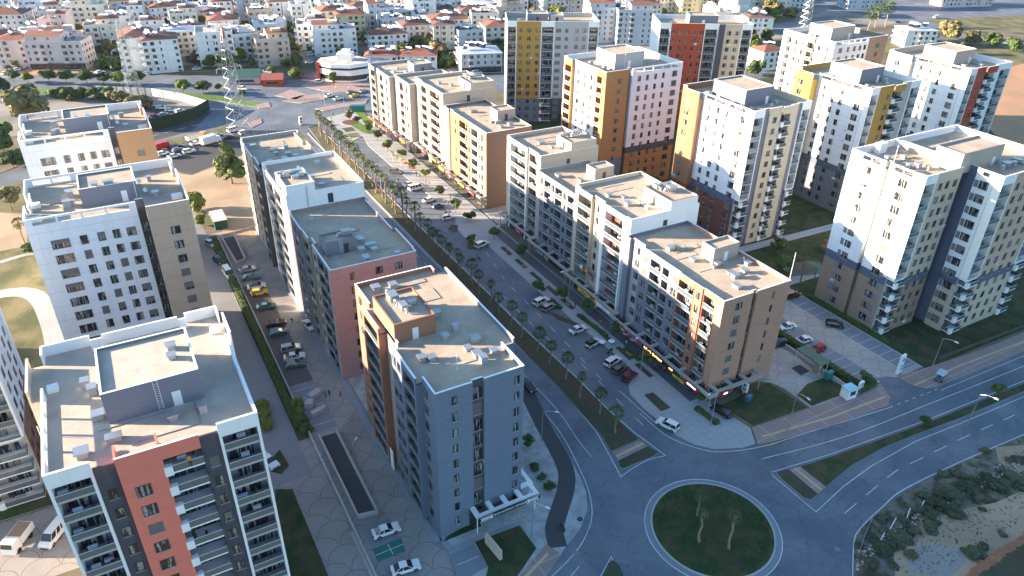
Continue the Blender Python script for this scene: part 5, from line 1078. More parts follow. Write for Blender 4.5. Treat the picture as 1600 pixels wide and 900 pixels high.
def car_meshes(kind):
    def f():
        p = PROF[kind]; W2 = p['W'] / 2; b = MB(); B_ = p['body']; n = len(B_)
        # body: cross-sections along the profile with rounded shoulders
        def ring(x, z, top): return [(x, -W2, z), (x, -W2, z), (x, W2, z)]
        i = 0
        zb = B_[0][1]
        sides = []
        for s_ in (-1, 1):
            pts = [(x, s_ * (W2 if z < .8 * max(q[1] for q in B_) else W2 - .07), z) for x, z in B_]; sides.append(pts)
            b.face(pts if s_ == -1 else pts[::-1])
        if True:
            for k in range(n):
                q = (k + 1) % n; b.face([sides[0][k], sides[1][k], sides[1][q], sides[0][q]][::-1] if False else [sides[0][q], sides[1][q], sides[1][k], sides[0][k]])
        for s_ in (-1, 1):                       # wheel arches and sill
            for wx in (-p['L'] * .30, p['L'] * .31): b.tube([(wx, s_ * (W2 - .06), .34), (wx, s_ * (W2 + .012), .34)], [.37, .37], 14, 1)
            b.box(-p['L'] * .22, p['L'] * .22, s_ * W2 - .01, s_ * W2 + .01, .24, .34, 1)
        b.box(-p['L'] / 2 - .03, -p['L'] / 2 + .02, -W2 + .25, W2 - .25, .36, .5, 1); b.box(p['L'] / 2 - .02, p['L'] / 2 + .02, -W2 + .3, W2 - .3, .34, .52, 1)
        body = b
        c = MB(); C_ = p['cab']; wi = W2 - .06; wt = W2 - .24
        v = [(C_[0][0], wi, C_[0][1]), (C_[1][0], wt, C_[1][1]), (C_[2][0], wt, C_[2][1]), (C_[3][0], wi, C_[3][1])]
        Lf = [(x, -y, z) for x, y, z in v]; Rt = v
        c.face(Lf[::-1] if False else [Lf[0], Lf[3], Lf[2], Lf[1]]); c.face([Rt[0], Rt[1], Rt[2], Rt[3]]); c.face([Lf[0], Lf[1], Rt[1], Rt[0]]); c.face([Lf[2], Lf[3], Rt[3], Rt[2]]); c.face([Lf[1], Lf[2], Rt[2], Rt[1]])
        r = MB(); x1, x2, zt = C_[1][0], C_[2][0], C_[1][1]
        r.box(x1 + .02, x2 - .02, -wt + .02, wt - .02, zt - .04, C_[2][1] + .035)
        def pillar(a, d, wd=.07):
            for s_ in (-1, 1):
                A = Vector((a[0], s_ * (a[1] + .012), a[2])); D = Vector((d[0], s_ * (d[1] + .012), d[2])); o_ = Vector((wd, 0, 0))
                r.face([A - o_, A + o_, D + o_ * .8, D - o_ * .8] if s_ == -1 else [A + o_, A - o_, D - o_ * .8, D + o_ * .8])
        pillar(v[0], v[1], .10); pillar(v[3], v[2], .06)
        for t in ((.42, .45),) if kind != 'van' else ((.2, .2), (.45, .45), (.7, .7)):
            a = Vector(v[0]).lerp(Vector(v[3]), t[0]); d = Vector(v[1]).lerp(Vector(v[2]), t[1]); pillar(a, d, .045 if kind != 'van' else .12)
        wh = MB(); wh.tube([(0, -.11, 0), (0, .11, 0)], [.33, .33], 16, 0); wh.tube([(0, -.125, 0), (0, .125, 0)], [.2, .2], 10, 1)
        hl = MB(); hl.box(-.05, .03, -.2, .2, -.08, .08)
        return p, body, c.mesh('windows', CGL), r, wh.mesh('wheel', [TYRE, RIM]), hl
    return cached(('car', kind), f)
def car(label, a, c, kind, paint, cat='car', name='parked_car', group=None, z=.02, roofm=None, parts=True):
    p0, p1 = at(*a), at(*c); mid = (p0 + p1) / 2; d = p1 - p0; rot = math.atan2(d.y, d.x)
    p, body, cab, r, wh, hl = car_meshes(kind)
    bm_ = cached(('body', kind, paint.name), lambda: body.mesh('body', [paint, TYRE])); rm = cached(('roof', kind, (roofm or paint).name), lambda: r.mesh('roof', roofm or paint))
    hm = cached('hl', lambda: hl.mesh('headlight', HLT)); tm = cached('tl', lambda: hl.mesh('tail_light', TLT))
    root = tag(empty(name, (mid.x, mid.y, z), rot), label, cat, group)
    link('body', bm_, root); link('windows', cab, root); link('roof', rm, root)
    L2, W2 = p['L'] / 2, p['W'] / 2
    for sx in (-p['L'] * .30, p['L'] * .31):
        for s_ in (-1, 1): link('wheel', wh, root, (sx, s_ * (W2 - .1), .33))
    if parts:
        for s_ in (-1, 1): link('headlight', hm, root, (L2 - .03, s_ * (W2 - .28), .68 if kind not in ('van', 'suv') else .82)); link('tail_light', tm, root, (-L2 + .02, s_ * (W2 - .26), .78 if kind not in ('van', 'suv') else .95))
    return root
GC = 'cars parked along the eastern kerb'; GL = 'cars in the western parking bays'; GN = 'cars in the upper left car park'; GP = 'cars in the eastern compound parking'
car('white estate parked beside the small planted kerb island before the eastern row', (744, 389), (761, 381), 'suv', CARW, group=GC)
car('white people carrier parked left of a silver estate at the eastern kerb', (834, 480), (857, 469), 'suv', CARW, group=GC)
car('silver estate parked beside a white people carrier at the eastern kerb', (848, 488), (866, 478), 'hatch', CARS, group=GC)
car('white saloon parked alone at the eastern kerb', (890, 523), (916, 513), 'sedan', CARW, group=GC)
car('white hatchback with a black glass roof at the eastern kerb', (916, 545), (936, 533), 'hatch', CARW, group=GC, roofm=CARK)
car('white off-roader parked left of a dark grey car', (947, 575), (967, 562), 'suv', CARW, group=GC)
car('dark grey hatchback between the white off-roader and the maroon car', (959, 586), (976, 574), 'hatch', CARG, group=GC)
car('maroon hatchback at the end of the kerbside parking', (973, 598), (992, 584), 'hatch', CARM, group=GC)
car('white off-roader driving into the roundabout past the pavement corner', (1058, 675), (1028, 660), 'suv', CARW, name='car')
car('black saloon standing on the pavement beside the corner lawn', (1142, 656), (1112, 637), 'sedan', CARK, z=.15)
car('dark blue car driving beside the grey brick block', (818, 600), (831, 612), 'sedan', CARK, name='car')
car('dark blue estate on the sunlit upper boulevard', (609, 270), (629, 272), 'suv', CARG); car('white saloon behind the white van on the sunlit boulevard', (631, 292), (648, 288), 'sedan', CARW); car('white panel van parked nose out on the sunlit boulevard', (640, 299), (661, 294), 'van', CARW, cat='van', name='parked_van'); car('small white saloon parked below the white van', (665, 317), (677, 313), 'sedan', CARW); car('blue grey hatchback parked near the cross street', (676, 327), (692, 322), 'hatch', CARB); car('white hatchback at the cross street corner', (693, 344), (706, 341), 'hatch', CARW)
car('long white saloon in the front courtyard bay beside a green painted bay', (582, 840), (625, 825), 'sedan', CARW, group=GL); car('white saloon at the bottom edge of the courtyard', (612, 897), (656, 884), 'sedan', CARW, group=GL)
car('silver estate, uppermost of three cars side by side in the western bays', (441, 551), (469, 545), 'suv', CARS, group=GL); car('white saloon, middle of three cars side by side in the western bays', (445, 563), (476, 558), 'sedan', CARW, group=GL); car('teal hatchback, lowest of three cars side by side in the western bays', (447, 575), (475, 570), 'hatch', CART, group=GL)
car('white saloon driving along the pink ended block', (476, 503), (491, 520), 'sedan', CARW, name='car')
car('silver saloon, farthest car in the western bays beyond the ramp', (374, 427), (401, 421), 'sedan', CARS, group=GL); car('dark green saloon below the farthest silver one in the western bays', (380, 438), (405, 434), 'sedan', CART, group=GL); car('white and dark saloon half hidden by hedge in the western bays', (389, 452), (414, 448), 'sedan', CARW, group=GL, roofm=CARK); car('yellowish old car beside the hedge in the western bays', (394, 462), (418, 458), 'hatch', CARY, group=GL); car('teal saloon in the shade in the western bays', (404, 484), (430, 480), 'sedan', CART, group=GL); car('dark red saloon in the shade in the western bays', (417, 511), (447, 505), 'sedan', CARM, group=GL); car('teal hatchback below the dark red saloon in the western bays', (423, 525), (446, 520), 'hatch', CART, group=GL)
car('small silver car parked by the hedge near the tan sided tower', (324, 380), (337, 388), 'hatch', CARS); car('black car parked behind the white minibus', (337, 406), (348, 415), 'hatch', CARK); car('white minibus parked beside the tan sided tower', (349, 418), (366, 443), 'van', CARW, cat='minibus', name='parked_minibus')
car('large white van at the foot of the near tower', (100, 822), (72, 858), 'van', CARW, cat='van', name='parked_van'); car('white car half hidden behind the near tower', (412, 716), (430, 732), 'sedan', CARW)
car('dark red car parked behind the terracotta block', (1228, 467), (1245, 462), 'suv', CARM, group=GP); car('black saloon alone in the right hand parking bays', (1290, 508), (1317, 512), 'hatch', CARK, group=GP); car('white saloon nearest the terracotta block in the compound parking', (1240, 511), (1217, 516), 'sedan', CARW, group=GP); car('white saloon between another white one and a red car', (1266, 532), (1242, 538), 'sedan', CARW, group=GP); car('red hatchback next to the green bin shelter', (1287, 545), (1264, 553), 'hatch', CARR, group=GP); car('dark car under the terracotta block in the lower court', (1226, 538), (1208, 542), 'hatch', CARK)
car('black car left of the blue estate in the upper left car park', (267, 233), (284, 229), 'sedan', CARK, group=GN); car('blue estate beside the white off-roader in the upper left car park', (272, 239), (286, 235), 'suv', CARB, group=GN); car('white off-roader right of the blue estate in the upper left car park', (287, 241), (305, 237), 'suv', CARW, group=GN); car('white hatchback next to the orange brown tower in the upper left car park', (247, 244), (264, 240), 'hatch', CARW, group=GN); car('white saloon in the front of the upper left car park', (264, 248), (281, 244), 'sedan', CARW, group=GN); car('white car below the tipper truck in the upper left car park', (299, 228), (315, 224), 'sedan', CARW, group=GN); car('silver car behind the white box truck', (334, 216), (346, 212), 'hatch', CARS, group=GN); car('black car right of the white box truck', (348, 219), (362, 214), 'sedan', CARK, group=GN); car('tall white van at the foot of the pylon', (356, 208), (376, 203), 'van', CARW, cat='van', name='parked_van'); car('white car right of the tall van by the pylon', (373, 212), (392, 207), 'suv', CARW, group=GN)
for k, (a, c, p_) in enumerate([((246, 170), (260, 171), CARW), ((260, 174), (275, 174), CARW), ((276, 177), (288, 174), CARW), ((250, 182), (261, 180), CARS), ((236, 184), (247, 182), CARR), ((222, 188), (234, 185), CARW), ((215, 168), (228, 166), CARK)]): car(['white', 'white', 'white', 'silver', 'red', 'white', 'black'][k] + ' car in the yard behind the green screen fence, ' + ['first', 'second', 'third', 'fourth', 'fifth', 'sixth', 'seventh'][k] + ' counted from the rear left', a, c, 'sedan' if k % 2 else 'hatch', p_, group='cars in the fenced yard', z=.03, parts=False)
for k, (a, c, kd, p_, lb) in enumerate([((372, 140), (388, 141), 'suv', CARW, 'white estate passing the red roofed kiosk'), ((509, 153), (521, 150), 'sedan', CARW, 'white saloon waiting left at the upper junction'), ((520, 158), (537, 154), 'sedan', CARW, 'white car in front of the yellow taxi'), ((541, 148), (555, 144), 'hatch', CARG, 'dark grey car left of the yellow taxi'), ((548, 153), (561, 150), 'sedan', CARY, 'yellow taxi at the upper junction'), ((562, 146), (574, 142), 'sedan', CARS, 'silver car behind the yellow taxi'), ((491, 131), (508, 128), 'suv', CARW, 'white pickup on the forecourt of the white and red shop'), ((450, 116), (462, 114), 'sedan', CARB, 'blue car beside the red roofed kiosk'), ((738, 117), (752, 115), 'van', CARW, 'white van behind the northern row'), ((700, 118), (712, 116), 'sedan', CARW, 'white car behind the northern row'), ((1375, 28), (1390, 26), 'sedan', CARW, 'white car at the upper right junction'), ((1455, 29), (1472, 28), 'van', CARW, 'white van on the upper right road'), ((1395, 36), (1408, 35), 'sedan', CARB, 'blue car on the upper right road'), ((480, 88), (492, 86), 'van', CARW, 'white minibus on the side street beside the pinkish brown house'), ((478, 100), (488, 99), 'sedan', CARW, 'white car on the side street beside the pinkish brown house'), ((180, 95), (190, 92), 'sedan', CARB, 'blue car in the street right of the lilac house'), ((190, 112), (204, 110), 'sedan', CARW, 'white car on the upper avenue by the lilac house'), ((222, 116), (236, 117), 'sedan', CARS, 'silver car at the mouth of the left side street'), ((150, 116), (164, 113), 'hatch', CARW, 'white hatchback before the lilac house'), ((300, 110), (316, 108), 'sedan', CARW, 'white car at the foot of the white gabled house'), ((270, 112), (286, 111), 'sedan', CARK, 'black car at the foot of the white gabled house')]): car(lb, a, c, kd, p_, name='car', z=.03, parts=False)
def truck(label, a, c, box_m, cab_m, L_=7.0, H_=2.6, tip=False):
    p0, p1 = at(*a), at(*c); mid = (p0 + p1) / 2; d = p1 - p0; root = tag(empty('truck', (mid.x, mid.y, .03), math.atan2(d.y, d.x)), label, 'truck')
    b = MB(); b.box(-L_ / 2, L_ / 2 - 2.0, -1.15, 1.15, .9, .9 + (H_ if not tip else 1.3)); 
    if tip: b.box(-L_ / 2 + .1, L_ / 2 - 2.1, -1.05, 1.05, 2.19, 2.21, 1)
    b.build('cargo_box', [box_m, mat('rusty load', (.3, .2, .14), .9, .2)], root)
    q = MB(); x = L_ / 2; q.prism([(x - 1.9, 0), (x, 0), (x, 1.2), (x - .35, 2.0), (x - 1.9, 2.0)], -1.05, 1.05); q.v = [(vx, -vz, vy + .5) for vx, vy, vz in q.v]; q.face([(x - 1.9, -1.05, .5), (x, -1.05, .5), (x, 1.05, .5), (x - 1.9, 1.05, .5)]); q.face([(x - 1.9, -1.05, .5), (x - 1.9, 1.05, .5), (x - 1.9, 1.05, 2.5), (x - 1.9, -1.05, 2.5)]); q.face([(x - 1.9, 1.05, .5), (x, 1.05, .5), (x, 1.05, 1.7), (x - .35, 1.05, 2.5), (x - 1.9, 1.05, 2.5)]); q.build('cab', cab_m, root)
    g = MB(); g.face([(x + .02, -.9, 1.75), (x + .02, .9, 1.75), (x - .30, .85, 2.42), (x - .30, -.85, 2.42)]); g.build('windscreen', CGL, root)
    b = MB(); b.box(-L_ / 2, L_ / 2 - .2, -.5, .5, .6, .88); b.build('chassis', DMET, root)
    wh = MB(); wh.tube([(0, -.14, 0), (0, .14, 0)], [.46, .46], 14, 0); wm = wh.mesh('wheel', [TYRE, RIM])
    for wx in (-L_ / 2 + 1.2, L_ / 2 - 1.0):
        for s_ in (-1, 1): link('wheel', wm, root, (wx, s_ * .95, .46))
truck('white box truck in the upper left car park', (315, 230), (346, 221), CARW, CARW, 7.5); truck('tipper truck with a long cream body in the upper left car park', (291, 224), (326, 214), CREAMP, mat('dull yellow paint', (.4, .28, .08), .5, .05), 8.0, tip=True); truck('red lorry next to the orange brown tower in the car park', (245, 236), (261, 231), CARR, CARR, 5.5, 1.8); truck('small open white truck beside the large white van, at the left edge', (40, 838), (22, 862), CARW, CARW, 5.2, tip=True)
def motorbike(label, px, py, rot):
    p = at(px, py); root = tag(empty('motorbike', (p.x, p.y, .03), rot), label, 'motorbike'); wh = MB(); wh.tube([(0, -.06, 0), (0, .06, 0)], [.31, .31], 14, 0); wm = wh.mesh('wheel', [TYRE])
    for x in (-.65, .65): link('wheel', wm, root, (x, 0, .31))
    b = MB(); b.tube([(-.65, 0, .31), (-.2, 0, .55), (.3, 0, .75), (.45, 0, .95)], [.05, .14, .13, .05], 6); b.tube([(.65, 0, .31), (.45, 0, .95)], .04, 5); b.tube([(.42, -.3, 1.0), (.42, .3, 1.0)], .025, 5); b.build('frame', DMET, root); b = MB(); b.box(-.75, .1, -.13, .13, .72, .82); b.build('seat', CARK, root); return root
motorbike('dark scooter riding down the boulevard lane', 748, 405, R(-90)); motorbike('dark motorbike parked beside the white off-roader', 953, 551, R(200)); motorbike('scooter parked beside the blue grey hatchback on the sunlit boulevard', 700, 333, R(160)); motorbike('scooter standing by the cycle path below the roundabout pavement', 879, 826, R(80))

# ------------------------------------------------------------------ people
SKIN = mat('skin', (.45, .28, .2), .6, .05)
def person_mesh(pose):
    def f():
        bm = bmesh.new(); me = bpy.data.meshes.new('body')
        V = {'pel': (0, 0, .95, .14, .11), 'sp': (0, 0, 1.2, .14, .10), 'ch': (0, 0, 1.42, .17, .12), 'nk': (0, 0, 1.52, .06, .06), 'hd': (.0, 0, 1.62, .09, .10), 'ht': (0, 0, 1.74, .07, .08)}
        st = .25 if pose == 'walk' else .02
        for s_, n in ((-1, 'l'), (1, 'r')):
            V['hp' + n] = (0, .09 * s_, .90, .10, .10); V['kn' + n] = (.1 * (1 if s_ * st > 0 else .3), .10 * s_, .50, .065, .065); V['an' + n] = (st * s_, .10 * s_, .09, .045, .045); V['ft' + n] = (st * s_ + .17, .11 * s_, .04, .04, .035)
            V['sh' + n] = (0, .19 * s_, 1.42, .06, .06); V['el' + n] = (-.04 - st * s_ * .4, .25 * s_, 1.14, .045, .045); V['wr' + n] = (.10 - st * s_ * .6, .26 * s_, .90, .032, .032); V['hn' + n] = (.13 - st * s_ * .6, .26 * s_, .82, .035, .022)
        E_ = [('pel', 'sp'), ('sp', 'ch'), ('ch', 'nk'), ('nk', 'hd'), ('hd', 'ht')]
        for n in 'lr': E_ += [('pel', 'hp' + n), ('hp' + n, 'kn' + n), ('kn' + n, 'an' + n), ('an' + n, 'ft' + n), ('ch', 'sh' + n), ('sh' + n, 'el' + n), ('el' + n, 'wr' + n), ('wr' + n, 'hn' + n)]
        ks = list(V); me.from_pydata([V[k][:3] for k in ks], [(ks.index(a), ks.index(c)) for a, c in E_], [])
        o = bpy.data.objects.new('body', me); COL.objects.link(o); md = o.modifiers.new('skin', 'SKIN'); 
        for i, k in enumerate(ks): sv_ = me.skin_vertices[0].data[i]; sv_.radius = V[k][3:5]; sv_.use_root = (k == 'pel')
        sd = o.modifiers.new('sub', 'SUBSURF'); sd.levels = 1; sd.render_levels = 1
        dg = bpy.context.evaluated_depsgraph_get(); m2 = bpy.data.meshes.new_from_object(o.evaluated_get(dg)); bpy.data.objects.remove(o, do_unlink=True); return m2
    return cached(('person', pose), f)
def person(label, px, py, top, legs, rot=0, pose='walk', z=.05):
    p = at(px, py); me = cached(('pc', pose, top.name, legs.name), lambda: person_mesh(pose).copy())
    if not me.materials:
        for m in (SKIN, top, legs, CARK): me.materials.append(m)
        for q in me.polygons:
            c = q.center; q.material_index = 1 if .95 < c.z < 1.5 and abs(c.y) < .3 else (2 if c.z <= .95 and c.z > .1 and abs(c.y) < .22 else (3 if c.z <= .1 or c.z > 1.68 else 0))
    o = bpy.data.objects.new('person', me); COL.objects.link(o); o.location = (p.x, p.y, z); o.rotation_euler[2] = rot; return tag(o, label, 'person')
CR, CB, CK, CWh, COg = MATS['laundry red'], MATS['laundry blue'], mat('dark cloth', (.03, .03, .035), .9), mat('pale cloth', (.5, .48, .45), .9), mat('orange cloth', (.6, .25, .03), .9)
for a in [('person in dark clothes walking past the parked cars in the western court', 457, 506, CK, CK, .5), ('person in a red top standing beside the stacked concrete blocks', 533, 622, CR, CK, 2), ('person in black walking between concrete blocks and the red clad person', 515, 620, CK, CK, 1), ('person in dark clothes standing by the concrete blocks', 509, 622, CB, CK, 0), ('person in dark clothes crossing the sunlit boulevard', 623, 285, CK, CK, 1.5), ('person in a red top on the plaza by the sunlit northern row', 615, 245, CR, CWh, 1), ('person walking alone on the plaza near its far tip', 521, 182, CK, CK, 2), ('person in pale clothes near the plaza tip', 518, 187, CWh, CK, 2), ('person in dark clothes on the terrace of the eastern shops', 1036, 583, CK, CB, 2), ('person in a dark jacket on the eastern pavement by the tall lamp', 1023, 579, CB, CK, 0), ('person standing outside the corner shop', 1160, 620, CWh, CK, 2), ('person in dark clothes on the plaza below the brown brick end', 704, 312, CK, CK, 2)]: person(*a, z=.16 if a[2] > 560 and a[1] > 500 or a[1] < 530 and a[2] < 200 or a[1] in (615, 704) else .05)
p = person('person in an orange top standing on the top balcony of the near tower', 300, 700, COg, CK, 1.6, 'stand'); p.location = (-.9, 71.9, .5 + 11 * 3.02 + .02)

PT = [CR, CB, CK, CWh, COg]; PN = ['a red', 'a blue', 'a dark', 'a pale', 'an orange']
for k in range(26):
    if k < 14: x, y = 604 + k * 7.6 + random.uniform(-3, 3), 232 + k * 6.9 + random.uniform(-4, 4); wh_ = 'by the sunlit northern shops'
    else: t = k - 14; x, y = 880 + t * 20 + random.uniform(-4, 4), 470 + t * 14.2 + random.uniform(-4, 2); wh_ = 'on the eastern shop terraces'
    c = random.randrange(5); person('person in ' + PN[c] + ' top ' + wh_ + ', ' + ORD[k if k < 14 else k - 14] + ' from the far end', x, y, PT[c], [CK, CB][k % 2], random.uniform(0, 6.2), 'walk' if k % 3 else 'stand', .16)
# ------------------------------------------------------------------ lamps, pylons, fences, kiosks, signs
def lamp(label, px, py, h, rot, arm=2.2, double=False, z=.14):
    p = at(px, py); root = tag(empty('street_lamp', (p.x, p.y, z), rot), label, 'street lamp', 'street lamps'); b = MB(); b.tube([(0, 0, 0), (0, 0, .5), (0, 0, h)], [.13, .10, .05], 7); b.tube([(0, 0, h - .1), (arm * .4, 0, h + .35), (arm, 0, h + .45)], [.05, .04, .035], 5)
    if double: b.tube([(0, 0, h - .1), (-arm * .4, 0, h + .35), (-arm, 0, h + .45)], [.05, .04, .035], 5)
    b.build('pole', METAL, root)
    for s_ in ((1, -1) if double else (1,)): q = MB(); q.tube([(arm * s_ - .1 * s_, 0, h + .45), ((arm + .3) * s_, 0, h + .47), ((arm + .75) * s_, 0, h + .43)], [.08, .17, .10], 6); q.build('lamp_head', METW, root)
lamp('tall lamp at the edge of the shops, in front of the lit terrace sign', 1001, 580, 9, R(190)); lamp('tall lamp rising beside the corner shop canopy', 1110, 666, 8.5, R(190)); lamp('lamp on the pink pavement by the small corner lawns', 1230, 673, 9, R(-90)); lamp('lamp with a long arm on the pink pavement before the big right lawn', 1449, 594, 10.5, R(-80)); lamp('lamp on the stone pavement beside the shop canopy of the grey brick block', 831, 839, 7.5, R(-60)); lamp('lamp halfway along the eastern pavement, near the white people carrier', 888, 474, 9, R(185)); lamp('lamp in front of the block with glazed loggias', 791, 400, 9, R(185)); lamp('lamp on the sunlit plaza in front of the brown brick end', 712, 333, 8, R(185)); lamp('tall white lamp at the plaza tip by the teal container', 539, 176, 10, R(150), double=True); lamp('thin lamp at the upper junction left of the plaza', 428, 205, 8, R(60)); lamp('lamp along the upper road behind the pylon', 509, 174, 8, R(120)); lamp('short lamp beside the lower basement ramp', 554, 726, 4.5, R(40), 1.0, z=.05); lamp('short lamp beside the upper basement ramp', 385, 396, 4, R(40), 1.0, z=.05); lamp('lamp in the median of the east road', 1510, 668, 8, R(-75), z=.16); lamp('lamp beside the roundabout end of the cycle path', 846, 690, 7, R(-40))
def pylon(label, px, py, h, wb, rot, red):
    p = at(px, py); root = tag(empty('pylon', (p.x, p.y, 0), rot), label, 'electricity pylon'); b = MB(); wf_ = lambda z: wb * (1 - z / h) ** .8 * .9 + .35; Z = [h * (1 - (1 - k / 11) ** 1.25) for k in range(12)]
    cr_ = [(1, 1), (-1, 1), (-1, -1), (1, -1)]
    for i in range(11):
        z0, z1 = Z[i], Z[i + 1]; a, c = wf_(z0), wf_(z1)
        for k in range(4):
            x, y = cr_[k]; x2, y2 = cr_[(k + 1) % 4]; b.tube([(x * a, y * a, z0), (x * c, y * c, z1)], .10, 4, cap=False); b.tube([(x * a, y * a, z0), (x2 * c, y2 * c, z1)], .05, 3, cap=False); b.tube([(x2 * a, y2 * a, z0), (x * c, y * c, z1)], .05, 3, cap=False); b.tube([(x * c, y * c, z1), (x2 * c, y2 * c, z1)], .05, 3, cap=False)
    b.build('lattice', METAL, root)
    for zf, L_ in ((.62, 5.0), (.76, 4.2), (.89, 3.4)):
        q = MB(); z = h * zf; c = wf_(z)
        for s_ in (-1, 1):
            for y in (-c, c): q.tube([(s_ * c, y, z), (s_ * L_, 0, z + .3)], .08, 4); q.tube([(s_ * c, y, z + 1.4), (s_ * L_, 0, z + .3)], .07, 4)
            q.tube([(s_ * L_, 0, z + .3), (s_ * L_, 0, z - 1.2)], .12, 5)
        q.build('cross_arm', METAL, root)
    if red: q = MB(); q.tube([(0, 0, h - 1), (0, 0, h + 1.5)], [.3, .08], 5); q.box(-.42, .42, -.42, .42, h - 3.4, h - .2); q.build('painted_top', mat('red lattice paint', (.5, .06, .04), .6, .1), root)
pylon('tall lattice pylon with a red top beside the car park', 374, 200, 37, 3.2, R(20), True); pylon('lattice pylon standing behind the thicket on the far left', 212, 152, 32, 2.8, R(10), False); pylon('pale lattice pylon behind the beige tower at the upper right', 1256, 46, 34, 2.8, R(5), False)
def wire(p, q, sag): return [p.lerp(q, t / 14) - Vector((0, 0, 4 * sag * (t / 14) * (1 - t / 14))) for t in range(15)]
pa, pb = at(374, 200), at(212, 152)
for k, (zz, off) in enumerate(((23, 5), (28, 4.2), (33, 3.4))):
    for s_ in (-1, 1):
        A = pa + Vector((s_ * off * .94, s_ * off * .34, zz)); Bq = pb + Vector((s_ * off * .98, s_ * off * .17, zz * .86)); b = MB(); b.tube(wire(A, Bq, 3), .03, 3); tag(b.build('power_cable', DMET), ['lowest', 'middle', 'top'][k] + ' sagging cable between the two left pylons, ' + ('nearer' if s_ > 0 else 'farther') + ' side', 'cable', 'power cables')
def wallrun(label, pts, h, m, name='fence', t=.12, post=None, cat='fence', z=0):
    b = MB(); pm = MB()
    for i in range(len(pts) - 1):
        p, q = pts[i], pts[i + 1]; d = (q - p).normalized(); s = Vector((-d.y, d.x, 0)) * t / 2; b.prism([p + s, p - s, q - s, q + s], z, h)
        if post:
            n = max(1, int((q - p).length / post))
            for k in range(n + 1): c = p.lerp(q, k / n); pm.box(c.x - .1, c.x + .1, c.y - .1, c.y + .1, z, h + .15)
    r = tag(empty(name, tuple(pts[0]), 0), label, cat); o = b.build('panel', m, r, (-pts[0].x, -pts[0].y, 0))
    if post: 
        o2 = pm.build('posts', METW, r, (-pts[0].x, -pts[0].y, 0)); o2['kind'] = 'stuff'
    return r
wallrun('pale corrugated metal fence around the yard below the upper avenue', P((150, 146), (238, 150), (284, 158), (326, 170)), 3.4, mat('weathered fence sheet', (.50, .49, .46), .6, .15, .8, stain=.4), post=3)
wallrun('dark green screen fence bending round the yard', P((222, 206), (262, 198), (304, 185), (328, 171)), 4.2, mat('green screen', (.018, .04, .022), .9, .2, 2))
wallrun('low concrete wall along the hedge, between drive and parking bays', Wp((19.3, 200), (19.3, 60)), .7, CONC, name='wall', t=.3, cat='wall'); wallrun('low white wall closing the dirt lot', Wp((19.6, 202), (30, 204)), .5, CONC, name='wall', t=.25, cat='wall')
wallrun('thin wire fence between the right lawn and the pink pavement', Wp((147, 69.6), (200, 67.5), (260, 66)), 1.0, mat('wire mesh', (.06, .08, .05), .9, .1), t=.02); wallrun('low retaining wall beside the parking hedge', Wp((120.9, 97), (120.9, 69.6)), .8, CONC, name='wall', t=.3, cat='wall')
wallrun('short wall behind the pink pavement at the compound entrance', P((1334, 612), (1372, 598)), .5, WP, name='wall', t=.3, cat='wall'); wallrun('leaning bent guard rail on the waste ground', P((1340, 870), (1352, 835), (1362, 812)), .5, METAL, name='guard_rail', t=.06, cat='guard rail')
for k, q in enumerate(((1390, 828, 1398, 815), (1415, 814, 1420, 800), (1435, 800, 1442, 788), (1373, 850, 1380, 838))): p0, p1 = at(q[0], q[1]), at(q[2], q[3]); b = MB(); b.tube([(p0.x, p0.y, .15), (p1.x, p1.y, .9)], .07, 5); tag(b.build('fence_post', METW), 'pale leaning post on the waste ground, ' + ORD[k] + ' from the right' if k < 3 else 'pale leaning post nearest the roundabout on the waste ground', 'post')
def ramp(label, q, wd=.3):
    pts = [at(*x) for x in q]; root = tag(empty('basement_ramp', tuple(pts[0]), 0), label, 'ramp'); o = (-pts[0].x, -pts[0].y, 0); b = MB()
    for i in (0, 2, 3) if False else (1, 2, 3):
        a, c = pts[i], pts[(i + 1) % 4]; d = (c - a).normalized(); s = Vector((-d.y, d.x, 0)) * wd / 2; m_ = MB(); m_.prism([a + s, a - s, c - s, c + s], 0, 1.0); m_.build('side_wall', CONC, root, o)
    f = MB(); f.prism(pts, 0, .06); f.build('ramp_floor', ASPH2, root, o)
ramp('dark sunken ramp beside the grey brick block', ((499, 684), (526, 676), (590, 804), (560, 811))); ramp('dark sunken ramp below the cream container at the dirt lot', ((346, 373), (366, 369), (384, 408), (371, 414)))
def kiosk(name, label, cat, px, py, w_, d_, h, rot, wall, roofm, over=.2, win=True, flat=True, z=.12, legs=False):
    p = at(px, py); root = tag(empty(name, (p.x, p.y, z), rot), label, cat); b = MB()
    if legs:
        for x in (-w_ / 2 + .1, w_ / 2 - .1):
            for y in (-d_ / 2 + .1, d_ / 2 - .1): q = MB(); q.tube([(x, y, 0), (x, y, h)], .07, 5); q.build('leg', wall, root)
    else: b.box(-w_ / 2, w_ / 2, -d_ / 2, d_ / 2, 0, h); b.build('wall', wall, root)
    r = MB(); X, Y = w_ / 2 + over, d_ / 2 + over
    if flat: r.box(-X, X, -Y, Y, h, h + .15)
    else: r.face([(-X, -Y, h), (X, -Y, h), (X, 0, h + d_ * .3), (-X, 0, h + d_ * .3)]); r.face([(X, Y, h), (-X, Y, h), (-X, 0, h + d_ * .3), (X, 0, h + d_ * .3)]); r.face([(-X, -Y, h), (-X, 0, h + d_ * .3), (-X, Y, h)]); r.face([(X, Y, h), (X, 0, h + d_ * .3), (X, -Y, h)]); r.box(-X, X, -Y, Y, h - .05, h)
    r.build('roof', roofm, root)
    if win: q = MB(); q.box(-w_ * .3, w_ * .3, -d_ / 2 - .03, -d_ / 2 + .02, 1.0, 2.0 if h > 2.1 else h * .8); q.build('window', SHOP, root)
    return root
TEAL = mat('teal container paint', (.02, .17, .16), .5, .08)
